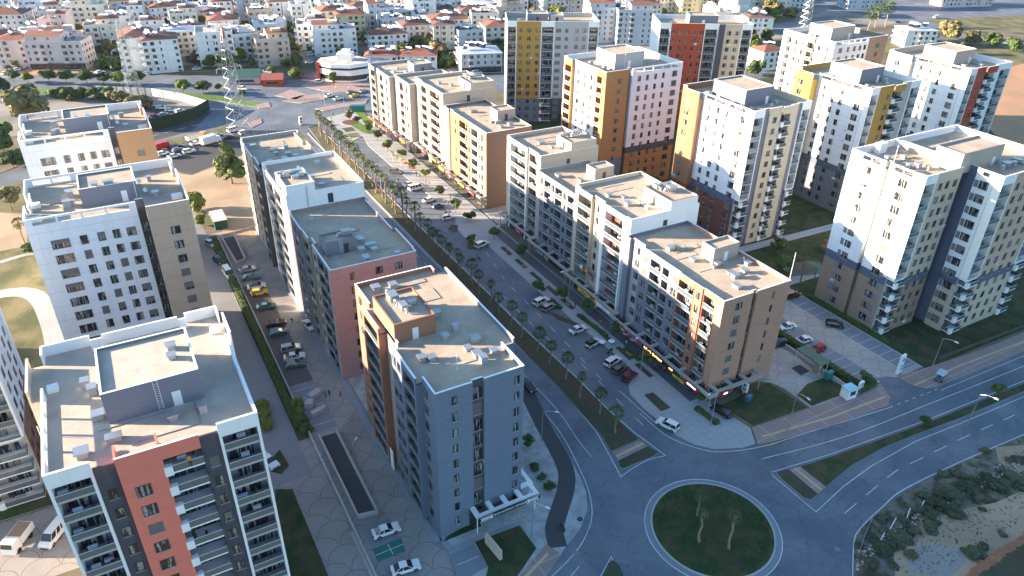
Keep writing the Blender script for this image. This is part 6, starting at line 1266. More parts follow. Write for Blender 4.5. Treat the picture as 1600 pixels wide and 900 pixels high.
kiosk('container', 'teal metal container at the top of the sunlit plaza', 'container', 559, 174, 6, 2.4, 2.4, R(-25), TEAL, TEAL, 0, False)
kiosk('container', 'cream roofed container with a green base at the dirt lot end', 'container', 343, 350, 3.4, 7.5, 2.6, 0, mat('dark green sheet', (.02, .09, .06), .6, .1), CREAMP, .15, False, z=0)
kiosk('shelter', 'green roofed shelter over the bins in the compound', 'shelter', 1266, 572, 6.5, 2.4, 2.6, R(-90), METW, GREENR, .2, False, legs=True); kiosk('kiosk', 'white and sky blue kiosk on the pink pavement', 'kiosk', 1324, 620, 2.4, 2.0, 2.3, R(-5), METW, mat('sky blue sheet', (.25, .55, .66), .5, .05), .1)
kiosk('kiosk', 'small red roofed kiosk at the upper avenue', 'kiosk', 428, 132, 9, 7, 3, R(-20), RED2, mat('faded red sheet', (.38, .12, .09), .7, .15), .4, True, False); kiosk('kiosk', 'long shed with a green and brown roof beside the red roofed kiosk', 'shed', 385, 128, 14, 9, 3.2, R(-20), LG, GREENR, .4, True, False); kiosk('kiosk', 'pale roofed lean-to between the shed and the red roofed kiosk', 'shed', 408, 122, 10, 6, 2.8, R(-20), LG, BLUER, .3, True)
def bin_(label, px, py, m, s=1.0, z=.1):
    p = at(px, py); root = tag(empty('waste_bin', (p.x, p.y, z)), label, 'waste bin'); b = MB(); b.prism([(-.6 * s, -.45 * s), (.6 * s, -.45 * s), (.6 * s, .45 * s), (-.6 * s, .45 * s)], .15, 1.1 * s); b.build('body', m, root); q = MB(); q.tube([(-.65 * s, 0, 1.1 * s), (.65 * s, 0, 1.1 * s)], [.46 * s, .46 * s], 10); q.build('lid', m, root)
bin_('teal waste container by the small corner lawn', 1293, 592, TEAL, 1.3); bin_('brown waste container next to the teal one', 1277, 580, BROWN, 1.3); bin_('dark blue recycling bin beside the corner shop', 1168, 627, CARB, 1)
# totem signs and boards
def totem(label, px, py, w_, h, rot, m=METW, mark=None, z=.14):
    p = at(px, py); root = tag(empty('totem_sign', (p.x, p.y, z), rot), label, 'sign'); b = MB(); b.box(-w_ / 2, w_ / 2, -.25, .25, 0, h); b.build('board', m, root)
    if mark: q = MB(); q.tube([(0, -.27, h * .75), (0, -.30, h * .75)], [w_ * .28, w_ * .28], 14); q.box(-w_ * .3, w_ * .3, -.28, -.25, h * .35, h * .45); q.box(-w_ * .3, w_ * .3, -.28, -.25, h * .2, h * .28); q.build('emblem', mark, root)
totem('tall white totem sign at the compound entrance', 1403, 583, 1.7, 4.6, R(10), mark=MG); totem('short white totem sign beside the pink pavement', 1342, 612, 1.4, 2.4, R(10), mark=MG); totem('long white board on the dark lawn before the grey brick block', 771, 862, 4.2, 2.0, R(-84), m=CREAM, z=.2); totem('small white and blue board at the corner of the terracotta block', 1163, 612, 1.3, 2.2, R(-90), mark=CARB)
totem('white and red board at the near tip of the upper junction', 471, 195, 1.6, 3.2, R(20), mark=CR)
WT = mat('white lettering', (.8, .8, .8), .5, .03); NAVY = mat('navy sign board', (.02, .025, .07), .4, .05); BLK = mat('black sign board', (.012, .012, .02), .4, .05); LIT = mat('lit orange lettering', (1.0, .38, .12), .5, .0, emit=1.6); LITW = mat('lit white lettering', (1, .95, .9), .5, 0, emit=1.2); YB = mat('yellow sign board', (.6, .42, .03), .5, .05); RB = mat('red sign board', (.4, .03, .04), .5, .05); MAG = mat('magenta sign board', (.28, .04, .12), .5, .05)
s1 = sign('shop_sign', 'long black and white sign along the canopy of the grey brick block', (41.9, 73.25, 4.0), 0, 11.2, .95, BLK, "SUNYAPI'DAN YETKİLİ", .62, WT, stretch=5.6)
for sx in (-1, 1):
    b = MB(); x0 = sx * 3.2; b.face([(x0, -.02, -.42), (x0 + sx * .5, -.02, 0), (x0, -.02, .42)][::(1 if sx < 0 else -1)]); b.box(min(x0 + sx * .0, x0 + sx * 2.2), max(x0, x0 + sx * 2.2), -.03, 0, -.42, -.34); b.box(min(x0, x0 + sx * 2.2), max(x0, x0 + sx * 2.2), -.03, 0, .34, .42); b.box(min(x0 + sx * .2, x0 + sx * 2.0), max(x0 + sx * .2, x0 + sx * 2.0), -.03, 0, -.14, .14); b.tube([(x0 - sx * .05, -.04, -.4), (x0 - sx * .45, -.04, 0), (x0 - sx * .05, -.04, .4)], .05, 4); b.build('arrow_emblem', WT, s1)
sign('shop_sign', 'sign with glowing orange lettering on the eastern shops, left of the tall lamp', (88.9, 96.5, 3.9), -math.pi / 2, 7, .9, BLK, 'A Fresh  Şarküteri', .75, LIT, stretch=6.0)
sign('shop_sign', 'magenta sign next to the glowing orange lettering', (88.9, 102.6, 3.75), -math.pi / 2, 4.6, .8, MAG, 'market', .5, WT); sign('shop_sign', 'dark sign with small orange lettering right of the tall lamp', (88.9, 90.6, 3.8), -math.pi / 2, 4.0, .7, BLK, 'CAFE', .5, LIT); sign('shop_sign', 'red sign near the small parasols on the eastern shops', (88.9, 107.4, 3.75), -math.pi / 2, 4.0, .7, RB, 'DÖNER', .5, WT)
sign('shop_sign', 'lit white and red sign at the corner of the terracotta block', (88.85, 84.2, 3.9), -math.pi / 2, 4.4, .7, RB, 'RESTORAN', .5, LITW); sign('shop_sign', 'lit sign on the lawn side of the corner canopy', (93.4, 79.3, 3.9), 0, 3.6, .6, RB, 'BÜFE', .45, LITW); sign('shop_sign', 'long yellow sign under the sky blue canopy board', (88.9, 88.2, 3.0), -math.pi / 2, 3.4, .6, YB, 'YEMEK', .42, BLK)
sign('shop_sign', 'white sign with red and black lettering under the white framed block', (89.95, 116.0, 3.9), -math.pi / 2, 5.4, .9, METW, 'SALON', .6, RB); sign('shop_sign', 'yellow sign under the cream balconies of the eastern row', (89.95, 124.2, 3.8), -math.pi / 2, 5.2, .9, YB, 'EMLAK', .7, BLK); sign('shop_sign', 'small yellow and black sign right of the larger yellow one', (89.95, 120.2, 3.6), -math.pi / 2, 2.4, .7, YB, 'OTO', .5, BLK); sign('shop_sign', 'navy sign with white lettering under the slate grey block', (91.0, 145.4, 3.9), -math.pi / 2, 7.0, .9, NAVY, 'KLİNİK  DİŞ', .65, WT, stretch=6); sign('shop_sign', 'red and white sign under the glazed loggias', (92.1, 160.0, 3.9), -math.pi / 2, 4.0, .7, RB, 'MARKET', .5, WT)
b = MB(); b.box(-1.6, 1.6, -.02, .05, 0, .9); root_ = tag(empty('banner', (92.6, 129.6 - 2.9, 7.7), -math.pi / 2), 'row of coloured flags hung on the lowest cream balcony', 'banner')
for k, m in enumerate([WT, CR, YB, CR, CARB]): q = MB(); q.box(-2.6 + k * 1.05, -2.6 + k * 1.05 + .98, -.62, -.58, -.1, .95); q.build('flag', m, root_)
for k, (y, m, t_) in enumerate([(190, RB, 'PİDE'), (197, YB, 'MANAV'), (205, RB, 'KASAP'), (212, YB, 'FIRIN'), (221, YB, 'EMLAK'), (229, RB, 'BERBER'), (243, YB, 'OTO'), (249, RB, 'CAFE')]): sign('shop_sign', ('red' if m is RB else 'yellow') + ' shop sign on the sunlit northern row, ' + ORD[k] + ' from the near end', (92.2 if y < 216 else (93.2 if y < 240 else 90.8), y, 4.0), -math.pi / 2, 4.6, .8, m, t_, .6, WT, group='shop signs on the northern row')
p = at(416, 214); sign('lettered_screen', 'row of dark blue letters standing at the upper junction behind the western row', (p.x, p.y, 1.6), R(-25), 16, 2.2, mat('grey lettered board', (.30, .30, .33), .7, .1), 'MEYDAN ATALAR', 2.2, NAVY, stretch=14)
# tables, parasols, benches, blocks
def parasol(label, px, py, m, r=.95, h=2.1):
    p = at(px, py); root = tag(empty('parasol', (p.x, p.y, .15)), label, 'parasol'); q = MB(); q.tube([(0, 0, 0), (0, 0, h)], .04, 5); q.build('pole', METW, root); b = MB(); n = 8
    for k in range(n): a0, a1 = 2 * math.pi * k / n, 2 * math.pi * (k + 1) / n; b.face([(0, 0, h + .35), (r * math.cos(a0), r * math.sin(a0), h - .1), (r * math.cos(a1), r * math.sin(a1), h - .1)])
    b.build('canopy', m, root)
for k, (x, y, m, c) in enumerate([(614, 252, COg, 'orange'), (627, 259, YB, 'yellow'), (634, 264, RB, 'red'), (640, 262, COg, 'orange'), (655, 266, YB, 'yellow'), (646, 272, RB, 'red'), (603, 238, RB, 'red')]): parasol(c + ' parasol outside the sunlit northern shops, ' + ORD[k] + ' from the far end', x, y, m)
def table(label, px, py):
    p = at(px, py); root = tag(empty('round_table', (p.x, p.y, .15)), label, 'table', 'round white tables outside the eastern shops'); b = MB(); b.tube([(0, 0, .72), (0, 0, .76)], [.75, .75], 18); b.build('table_top', WT, root); q = MB(); q.tube([(0, 0, 0), (0, 0, .72)], .05, 6); q.build('leg', METW, root)
for k, (x, y) in enumerate([(978, 526), (989, 535), (955, 538), (926, 483), (940, 539), (961, 495)]): table('round white table outside the eastern shops, ' + ORD[k] + ' of those near the glowing orange sign', x, y)
def bench(label, px, py, rot):
    p = at(px, py); root = tag(empty('bench', (p.x, p.y, .14), rot), label, 'bench', 'pavement benches'); b = MB(); b.box(-.9, .9, -.25, .25, .4, .46); b.build('seat', mat('bench wood', (.30, .20, .11), .7, .1, 4), root)
    for x in (-.7, .7): q = MB(); q.box(x - .05, x + .05, -.22, .22, 0, .4); q.build('leg', DMET, root)
for k, (x, y) in enumerate([(819, 418), (886, 478), (982, 556), (1104, 650)]): bench('wooden bench on the eastern pavement, ' + ORD[k] + ' from the far end', x, y, R(90))
def block(label, px, py, a, c, h, rot):
    p = at(px, py); b = MB(); b.box(-a / 2, a / 2, -c / 2, c / 2, 0, h * .45); b.box(-a / 2 + .15, a / 2 - .1, -c / 2 + .1, c / 2 - .05, h * .46, h); tag(b.build('concrete_block', CONC, None, (p.x, p.y, .03), rot), label, 'concrete block')
block('long concrete block in the sun patch by the courtyard wall end', 498, 645, 3.4, 1.1, .9, R(20)); block('short concrete block leaning at the courtyard wall end', 484, 634, 2.0, 1.6, 1.1, R(60)); block('dark pile of slabs left of the people in the courtyard', 492, 618, 3.0, 1.6, .8, R(30))
# pergola, slide, cart
p = at(1252, 432); root_ = tag(empty('pergola', (p.x, p.y, .06), 0), 'dark red wooden pergola at the playground', 'pergola')
for x in (-2.6, 2.6):
    for y in (-2.0, 2.0): q = MB(); q.box(x - .1, x + .1, y - .1, y + .1, 0, 2.6); q.build('post', DBROWN, root_)
for k in range(9): q = MB(); q.box(-3.1, 3.1, -2.3 + k * .57, -2.18 + k * .57, 2.6, 2.75); q.build('rafter', DBROWN, root_)
p = at(1286, 412); root_ = tag(empty('slide', (p.x, p.y, .06), R(-60)), 'red slide at the playground', 'slide'); q = MB(); q.box(-.5, .5, -.5, .5, 1.5, 1.6); [q.tube([(x, y, 0), (x, y, 2.4)], .06, 5) for x in (-.5, .5) for y in (-.5, .5)]; q.build('tower', DBROWN, root_); q = MB(); q.face([(.5, -.35, 1.55), (3.0, -.35, .3), (3.0, .35, .3), (.5, .35, 1.55)]); q.box(.5, .55, -.4, .4, 1.5, 1.8); q.build('chute', CARR, root_)
p = at(1467, 595); root_ = tag(empty('cart', (p.x, p.y, .15), R(15)), 'small blue grey vending cart on the pink pavement', 'cart'); q = MB(); q.box(-1.1, 1.1, -.6, .6, .4, 1.2); q.build('body', CARB, root_); q = MB(); q.box(-1.3, 1.3, -.8, .8, 2.0, 2.08); [q.tube([(x, y, 1.2), (x, y, 2.0)], .03, 4) for x in (-1, 1) for y in (-.5, .5)]; q.build('roof', BLUER, root_); wh = MB(); wh.tube([(0, -.05, 0), (0, .05, 0)], [.3, .3], 10)
for s_ in (-1, 1): wh.build('wheel', TYRE, root_, (-.5, s_ * .65, .3))
# ------------------------------------------------------------------ the older town behind
HW = [mat('town white', (.80, .79, .76), .85, .06, .7, stain=.2), mat('town cream', (.72, .66, .56), .85, .06, .7, stain=.2), mat('town grey', (.60, .60, .60), .85, .06, .7, stain=.2), mat('town pink', (.64, .53, .50), .85, .06, .7, stain=.2), mat('town beige', (.56, .47, .38), .85, .06, .7, stain=.2), mat('town yellow', (.58, .52, .32), .85, .06, .7, stain=.2), mat('town bluish', (.50, .53, .56), .85, .06, .7, stain=.2)]
HN = ['white', 'cream', 'grey', 'pink', 'beige', 'pale yellow', 'bluish white']; RFN = {'tile': 'red tiled', 'brown': 'brown tiled', 'flat': 'flat', 'metal': 'pale sheet metal', 'green': 'green sheet'}
TERRACE = mat('roof terrace', (.50, .46, .41), .9, .15, 1.2, col2=(.38, .30, .25), s2=.2)
ACC = [RED2, mat('town dark trim', (.16, .15, .16), .8), BROWN, LG]
def rotf(f, L_, D_): # centre-based face transform
    return {'S': ((0, -D_ / 2), 0), 'W': ((-L_ / 2, 0), -math.pi / 2), 'E': ((L_ / 2, 0), math.pi / 2), 'N': ((0, D_ / 2), math.pi)}[f]
def house(label, x, y, rot, L_, D_, fl, col, roof, near=True, seed=0, group='older town houses', accent=None, shops=False):
    rr = random.Random(seed); H = fl * 2.95 + .6; W_m = HW[col]; ac = ACC[accent] if accent is not None else None
    root = tag(empty('town_house', (x, y, 0), rot), label, 'apartment house', group) if near else None
    b = MB(); b.box(-L_ / 2, L_ / 2, -D_ / 2, D_ / 2, 0, H)
    oh = .5
    # projecting bays / stair strips
    bays = []
    for f in 'SWEN':
        (cx, cy), r = rotf(f, L_, D_); wdt = L_ if f in 'SN' else D_; M = Matrix.Translation((cx, cy, 0)) @ Matrix.Rotation(r, 4, 'Z'); bays.append((f, wdt, M))
    def fb(mb, M, x0, x1, o0, o1, z0, z1, mi=0):
        t = MB(); t.box(x0, x1, -o1, -o0, z0, z1, mi); i = len(mb.v); mb.v += [tuple(M @ Vector(q)) for q in t.v]; mb.f += [tuple(i + j for j in q) for q in t.f]; mb.m += t.m
    if not near: mats = [W_m, GLS, ac or W_m, LG, FRM]
    wallb = b; slabs = []; wins = []
    for f, wdt, M in bays:
        if f in 'NE' and not near: continue
        n = max(2, int(wdt / 3.1)); balc = set(rr.sample(range(n), 1 if n < 4 else 2)) if f in 'SW' else set()
        for k in range(n):
            xc = -wdt / 2 + wdt * (k + .5) / n
            for q in range(fl):
                z = .6 + q * 2.95
                if k in balc and q > 0:
                    slabs.append((M, xc, wdt / n * .86, z)); wins.append((M, xc, z + .1, 1.7, 2.1))
                elif (k * 7 + seed) % 5: wins.append((M, xc + (seed % 3 - 1) * .25, z + .95, [1.3, 1.0, .7, 1.6][(k + seed) % 4], 1.3))
            if ac and k == (n // 2) : fb(wallb, M, xc - wdt / n * .48, xc - wdt / n * .36, -.02, .04, .6, H - .3, 0 if near else 2)
    roofb = MB()
    if roof in ('tile', 'brown', 'metal', 'green'):
        e = .5; X, Y = L_ / 2 + e, D_ / 2 + e; rh = min(L_, D_) * (.17 if roof != 'metal' else .08); rx = max(0, X - Y) if L_ > D_ else 0; ry = max(0, Y - X) if D_ > L_ else 0
        A_, B_, C_, D2, E_, F_ = (-X, -Y, H), (X, -Y, H), (X, Y, H), (-X, Y, H), (-rx, -ry, H + rh), (rx, ry, H + rh)
        if L_ >= D_: roofb.face([A_, B_, F_, E_]); roofb.face([B_, C_, F_]); roofb.face([C_, D2, E_, F_]); roofb.face([D2, A_, E_])
        else: roofb.face([A_, B_, E_]); roofb.face([B_, C_, F_, E_]); roofb.face([C_, D2, F_]); roofb.face([D2, A_, E_, F_])
        roofb.box(-X, X, -Y, Y, H - .18, H - .01, 1)
    else:
        roofb.box(-L_ / 2 + .2, L_ / 2 - .2, -D_ / 2 + .2, D_ / 2 - .2, H - .05, H + .05)
        for q in ((-L_ / 2, L_ / 2, -D_ / 2, -D_ / 2 + .2), (-L_ / 2, L_ / 2, D_ / 2 - .2, D_ / 2), (-L_ / 2, -L_ / 2 + .2, -D_ / 2 + .2, D_ / 2 - .2), (L_ / 2 - .2, L_ / 2, -D_ / 2 + .2, D_ / 2 - .2)): roofb.box(*q, H, H + .9, 1)
        px, py = rr.uniform(-L_ / 5, L_ / 5), rr.uniform(-D_ / 6, D_ / 5); st = rr.random()
        if st < .55:      # set-back top storey, often under its own tiled half roof
            a0, a1 = (-L_ / 2 + .2, L_ * .12) if rr.random() < .5 else (-L_ * .12, L_ / 2 - .2); roofb.box(a0, a1, -D_ / 2 + 2.6, D_ / 2 - .2, H + .05, H + 2.9, 1); roofb.face([(a0 - .3, -D_ / 2 + 2.2, H + 2.95), (a1 + .3, -D_ / 2 + 2.2, H + 2.95), (a1 + .3, .8, H + 4.2), (a0 - .3, .8, H + 4.2)], 2); roofb.face([(a1 + .3, D_ / 2, H + 2.95), (a0 - .3, D_ / 2, H + 2.95), (a0 - .3, .8, H + 4.2), (a1 + .3, .8, H + 4.2)], 2); roofb.face([(a0, -D_ / 2 + 2.6, H + 2.9), (a0, .8, H + 4.15), (a0, D_ / 2 - .2, H + 2.9)], 1); roofb.face([(a1, -D_ / 2 + 2.6, H + 2.9), (a1, D_ / 2 - .2, H + 2.9), (a1, .8, H + 4.15)], 1)
            for wx in (.25, .6): roofb.box(a0 + (a1 - a0) * wx, a0 + (a1 - a0) * wx + 1.1, -D_ / 2 + 2.56, -D_ / 2 + 2.62, H + 1.0, H + 2.2, 3)
        roofb.box(px - 2.2, px + 2.2, py - 1.8, py + 1.8, H + .06, H + 2.5 + (2 if st < .55 else 0), 1)
        if rr.random() < .5: roofb.face([(px - 2.6, py - 2.2, H + 2.55), (px + 2.6, py - 2.2, H + 2.55), (px + 2.6, py + 2.2, H + 2.9), (px - 2.6, py + 2.2, H + 2.9)], 0)
    rm = {'tile': TILE, 'brown': TILEB, 'metal': BLUER, 'green': GREENR, 'flat': TERRACE}[roof]
    tanks = [(rr.uniform(-L_ * .35, L_ * .35), rr.uniform(-D_ * .3, D_ * .3)) for _ in range(rr.randint(3, 8))]; zt_ = H + (.05 if roof == 'flat' else min(L_, D_) * .06)
    if near:
        b.build('wall', W_m if not ac else [W_m], root); roofb.build('roof', [rm, W_m, TILEB if seed % 2 else TILE, GLS], root)
        for M, xc, z, ww, hh in wins: o = link('window', win_mesh(ww, hh, 'cross'), root); o.matrix_local = M @ Matrix.Translation((xc, -.01, z))
        for M, xc, ww, z in slabs: o = link('balcony', cached(('hb', round(ww, 1), col), lambda: (lambda q: (q.box(-ww / 2, ww / 2, -1.2, 0, -.15, 0), q.box(-ww / 2, ww / 2, -1.2, -1.1, 0, .85), q.box(-ww / 2, -ww / 2 + .1, -1.1, 0, 0, .85), q.box(ww / 2 - .1, ww / 2, -1.1, 0, 0, .85), q)[-1].mesh('balcony', W_m))(MB())), root); o.matrix_local = M @ Matrix.Translation((xc, 0, z))
        for tx, ty in tanks: o = link('solar_water_heater', tank_mesh(), root, (tx, ty, zt_), -rot + R(-60)); o.scale = (1.2,) * 3
        if shops: q = MB(); q.box(-L_ / 2 + .3, L_ / 2 - .3, -D_ / 2 - .05, -D_ / 2 + .02, .3, 2.8); q.build('shop_front', SHOP, root); q = MB(); q.box(-L_ / 2, L_ / 2, -D_ / 2 - 1.2, -D_ / 2 - .06, 3.0, 3.25); q.build('canopy', ac or LG, root)
    else:
        for M, xc, z, ww, hh in wins: fb(b, M, xc - ww / 2, xc + ww / 2, -.02, .05, z, z + hh, 1)
        for M, xc, ww, z in slabs: fb(b, M, xc - ww / 2, xc + ww / 2, 0, 1.1, z - .15, z, 0); fb(b, M, xc - ww / 2, xc + ww / 2, 1.0, 1.1, z, z + .85, 0)
        for v in (roofb,):
            i = len(b.v); b.v += v.v; b.f += [tuple(i + j for j in q) for q in v.f]; b.m += [{0: 5, 1: 0, 2: 8, 3: 1}[m] for m in v.m]
        for tx, ty in tanks:
            c, s = math.cos(-rot + R(-60)), math.sin(-rot + R(-60)); b.tube([(tx - c * 1.2, ty - s * 1.2, zt_ + 1.7), (tx + c * 1.2, ty + s * 1.2, zt_ + 1.7)], .38, 6, 6); b.tube([(tx, ty, zt_ - .3), (tx, ty, zt_ + 1.6)], .08, 4, 4)
            b.face([(tx + s * 1.8 - c * 1.1, ty - c * 1.8 - s * 1.1, zt_ + .3), (tx + s * 1.8 + c * 1.1, ty - c * 1.8 + s * 1.1, zt_ + .3), (tx + c * 1.1, ty + s * 1.1, zt_ + 1.4), (tx - c * 1.1, ty - s * 1.1, zt_ + 1.4)], 7)
        o = b.build('town_house', [W_m, GLS, ac or W_m, LG, FRM, rm, METW, MATS['solar panel'], TILEB if seed % 2 else TILE], None, (x, y, 0), rot); tag(o, label, 'apartment house', group)
PLACED = []; HL = []
# nearest houses, one by one: px of base centre, size, storeys, colour, roof, accent
near = [((-10, 92), 22, 14, 4, 1, 'tile', None, 'long cream house with a red tiled roof at the left edge'), ((45, 98), 20, 13, 4, 3, 'tile', None, 'pinkish house with a wide red roof, left of the lilac house'), ((102, 104), 26, 13, 4, 3, 'flat', 1, 'long lilac house with dark glazed balconies at its right end, above the clipped trees'), ((222, 102), 15, 22, 5, 0, 'brown', 1, 'white house with blue trimmed balconies and a brown roof, right of the second pylon'), ((258, 108), 16, 15, 5, 0, 'brown', None, 'white gabled house with small windows beside the green verge'), ((342, 96), 17, 18, 5, 0, 'flat', 1, 'white house with curved balconies behind the tall pylon'), ((428, 98), 16, 15, 4, 4, 'flat', 2, 'beige house with dark red vertical bands and red roof parapets'), ((150, 50), 17, 15, 5, 1, 'flat', 0, 'cream house with a red roof edge and red shutters at the upper left'), ((382, 88), 14, 20, 4, 0, 'flat', None, 'white flank house left of the beige banded one'), ((490, 72), 16, 16, 4, 0, 'flat', None, 'white house with layered balconies behind the side street'), ((525, 82), 22, 14, 4, 0, 'flat', None, 'bright white long house behind the white and red shop building'), ((606, 78), 20, 13, 3, 0, 'brown', None, 'white house with a brown hipped roof and bay balconies, centre of the upper left'), ((648, 72), 16, 14, 4, 2, 'brown', 1, 'grey topped house with a dark brown hipped roof'), ((700, 62), 22, 15, 4, 0, 'brown', None, 'long white house with a framed white end wall'), ((740, 48), 20, 14, 4, 1, 'brown', None, 'cream house behind the long white one with a brown roof'), ((775, 74), 15, 13, 4, 1, 'tile', None, 'cream house with an orange red hipped roof next to the mustard fronted tower'), ((598, 104), 16, 12, 2, 0, 'tile', None, 'low white house with a red roof and a lettered gable'), ((655, 103), 18, 13, 2, 0, 'tile', None, 'low white house with a red roof and a row of arched windows'), ((748, 108), 20, 16, 3, 2, 'metal', 1, 'pale grey house with a sheet metal roof beside the small orchard'), ((190, 60), 16, 14, 4, 2, 'flat', 1, 'grey white house behind the second pylon'), ((60, 62), 16, 13, 2, 0, 'metal', None, 'low white house with a pale roof behind the pinkish one'), ((20, 55), 22, 15, 4, 2, 'brown', None, 'dark grey shaded house at the far left'), ((1195, 105), 15, 12, 3, 0, 'tile', 0, 'white house with red painted balconies, left of the beige tower')]
for k, (q, L_, D_, fl, c, rf, ac, lb) in enumerate(near):
    p = at(*q); house(lb, p.x, p.y, R([-24, -22, -24, -2, -4, -8, -6, -12, -2, -14, -14, -10, -8, -12, -10, -14, -24, -24, -16, -14, -20, -20, -6][k]), L_, D_, fl, c, rf, True, 100 + k, accent=ac, shops=k in (2, 18)); PLACED.append((p.x, p.y, max(L_, D_) * .62))
p = at(598, 108); n_ = Vector((math.cos(R(-28)), math.sin(R(-28)), 0)); s_ = Vector((n_.y, -n_.x, 0)); q_ = p + s_ * 6.15
sign('gable_sign', 'white board with dark blue lettering on the low red roofed house', (q_.x, q_.y, 6.4), R(-28), 12, 1.9, METW, 'ETAYBELLA', 1.7, NAVY, stretch=9)
# the white and red shop building on the corner
p = at(540, 122); root_ = tag(empty('shop_building', (p.x, p.y, 0), R(-30)), 'white and red two storey shop building with glazed bands on the junction corner', 'shop building')
def oct_(rx, ry): return [(rx * math.cos(a) if abs(math.cos(a)) < .9 else rx * .95 * (1 if math.cos(a) > 0 else -1), ry * math.sin(a)) for a in [R(22.5 + 45 * k) for k in range(8)]]
for z0, z1, r_, m, nm in ((0, .8, .93, WP, 'plinth'), (.8, 3.2, .92, SHOP, 'ground_floor_glazing'), (3.2, 5.6, 1.0, WP, 'fascia'), (5.6, 6.7, .97, SHOP, 'upper_glazing'), (6.7, 8.4, 1.02, WP, 'parapet')): b = MB(); b.prism(oct_(12 * r_, 9 * r_), z0, z1); b.build(nm, m, root_)
b = MB(); b.prism(oct_(11.5, 8.5), 8.4, 8.45); b.build('roof', TERRACE, root_); b = MB(); b.box(-3, 4, -2, 4, 8.45, 11.6); b.box(-1, 3, 0, 3, 11.6, 13); b.build('roof_house', WP, root_); b = MB(); b.box(-12.2, -10.9, -5, 5, .02, 8.3); b.box(-4.2, -3.2, -9.2, -8.3, .02, 4.0); b.build('red_panel', RED2, root_)
PLACED.append((p.x, p.y, 15))
# mosque
p = at(1142, 36); root_ = tag(empty('mosque', (p.x, p.y, 0), R(-28)), 'mosque with one large pale dome ringed by small ones, beyond the red fronted tower', 'mosque')
b = MB(); b.box(-16, 16, -13, 13, 0, 9); b.build('wall', HW[1], root_)
def dome(x, y, z, r, m, name='dome'):
    b = MB(); rings = []
    for k in range(9): a = k / 8 * math.pi / 2; rings.append((r * math.cos(a), r * .8 * math.sin(a)))
    for k in range(8):
        for j in range(20):
            a0, a1 = j * math.pi / 10, (j + 1) * math.pi / 10; (r0, z0), (r1, z1) = rings[k], rings[k + 1]; b.face([(x + r0 * math.cos(a0), y + r0 * math.sin(a0), z + z0), (x + r0 * math.cos(a1), y + r0 * math.sin(a1), z + z0), (x + r1 * math.cos(a1), y + r1 * math.sin(a1), z + z1), (x + r1 * math.cos(a0), y + r1 * math.sin(a0), z + z1)])
    b.build(name, m, root_, smooth=False)
DM = mat('lead grey dome', (.46, .45, .42), .7, .1); b = MB(); b.tube([(0, 0, 9), (0, 0, 12.5)], [9.5, 9.5], 20); b.build('drum', HW[1], root_); dome(0, 0, 12.5, 9, DM)
for x in (-12, 12):
    for y in (-9.5, 9.5): dome(x, y, 9, 3.4, DM)
for y in (-9.5, 9.5): dome(-4, y, 9, 3.2, DM) if False else None
dome(0, -10, 9, 4.5, DM); dome(0, 10, 9, 4.5, DM); PLACED.append((p.x, p.y, 20))
# small red roofed house near the field
p = at(1440, 66); root_ = tag(empty('cottage', (p.x, p.y, 0), R(-20)), 'small white cottage with an orange red roof by the red soil field', 'cottage'); b = MB(); b.box(-6, 6, -5, 5, 0, 4); b.build('wall', WP, root_); b = MB(); b.face([(-7, -6, 4), (7, -6, 4), (2, 0, 8), (-2, 0, 8)]); b.face([(7, -6, 4), (7, 6, 4), (2, 0, 8)]); b.face([(7, 6, 4), (-7, 6, 4), (-2, 0, 8), (2, 0, 8)]); b.face([(-7, 6, 4), (-7, -6, 4), (-2, 0, 8)]); b.build('roof', TILE, root_)
b = MB(); b.box(-1, .2, -5.05, -4.9, .1, 2.4); b.build('door', DOOR, root_)
for x in (-4, 3.4): b = MB(); b.box(x - .7, x + .7, -5.05, -4.9, 1.3, 2.7); b.build('window', FRM, root_)
p = at(1410, 60); 
for k, (q, L_, D_, fl, c, rf, lb) in enumerate([((1425, 70), 18, 14, 3, 0, 'metal', 'white house with a rounded pale roof behind the beige tower'), ((1345, 12), 30, 15, 5, 6, 'flat', 'striped white block at the top edge, right of the pale pylon'), ((1500, 8), 40, 16, 3, 3, 'flat', 'long pink walled building at the top right edge'), ((1235, 10), 26, 16, 5, 2, 'flat', 'tall greyish block at the top edge, left of the pale pylon'), ((1080, 24), 20, 16, 6, 5, 'flat', 'pale yellow block in the sun behind the red fronted tower'), ((1118, 18), 26, 16, 6, 4, 'flat', 'beige block directly left of the mosque dome'), ((1180, 22), 16, 16, 7, 1, 'flat', 'tall cream block directly right of the mosque dome'), ((1000, 36), 22, 14, 4, 1, 'tile', 'cream house with a red roof left of the mosque'), ((945, 62), 24, 16, 6, 6, 'flat', 'bluish white block just right of the mustard fronted tower'), ((985, 66), 20, 16, 6, 6, 'flat', 'bluish white striped block left of the red fronted tower'), ((870, 12), 22, 14, 2, 0, 'green', 'white house with green sheet roofs above the mustard fronted tower'), ((910, 14), 22, 14, 2, 0, 'green', 'white house with a green roof left of the dark trees'), ((1180, 50), 16, 12, 3, 0, 'brown', 'white house with a brown roof below the mosque')]):
    p = at(*q); house(lb, p.x, p.y, R(-25 + (k % 3) * 4), L_, D_, fl, c, rf, k in (0, 8, 9), 300 + k, accent=[None, 1, 0, None][k % 4]); PLACED.append((p.x, p.y, max(L_, D_) * .62))
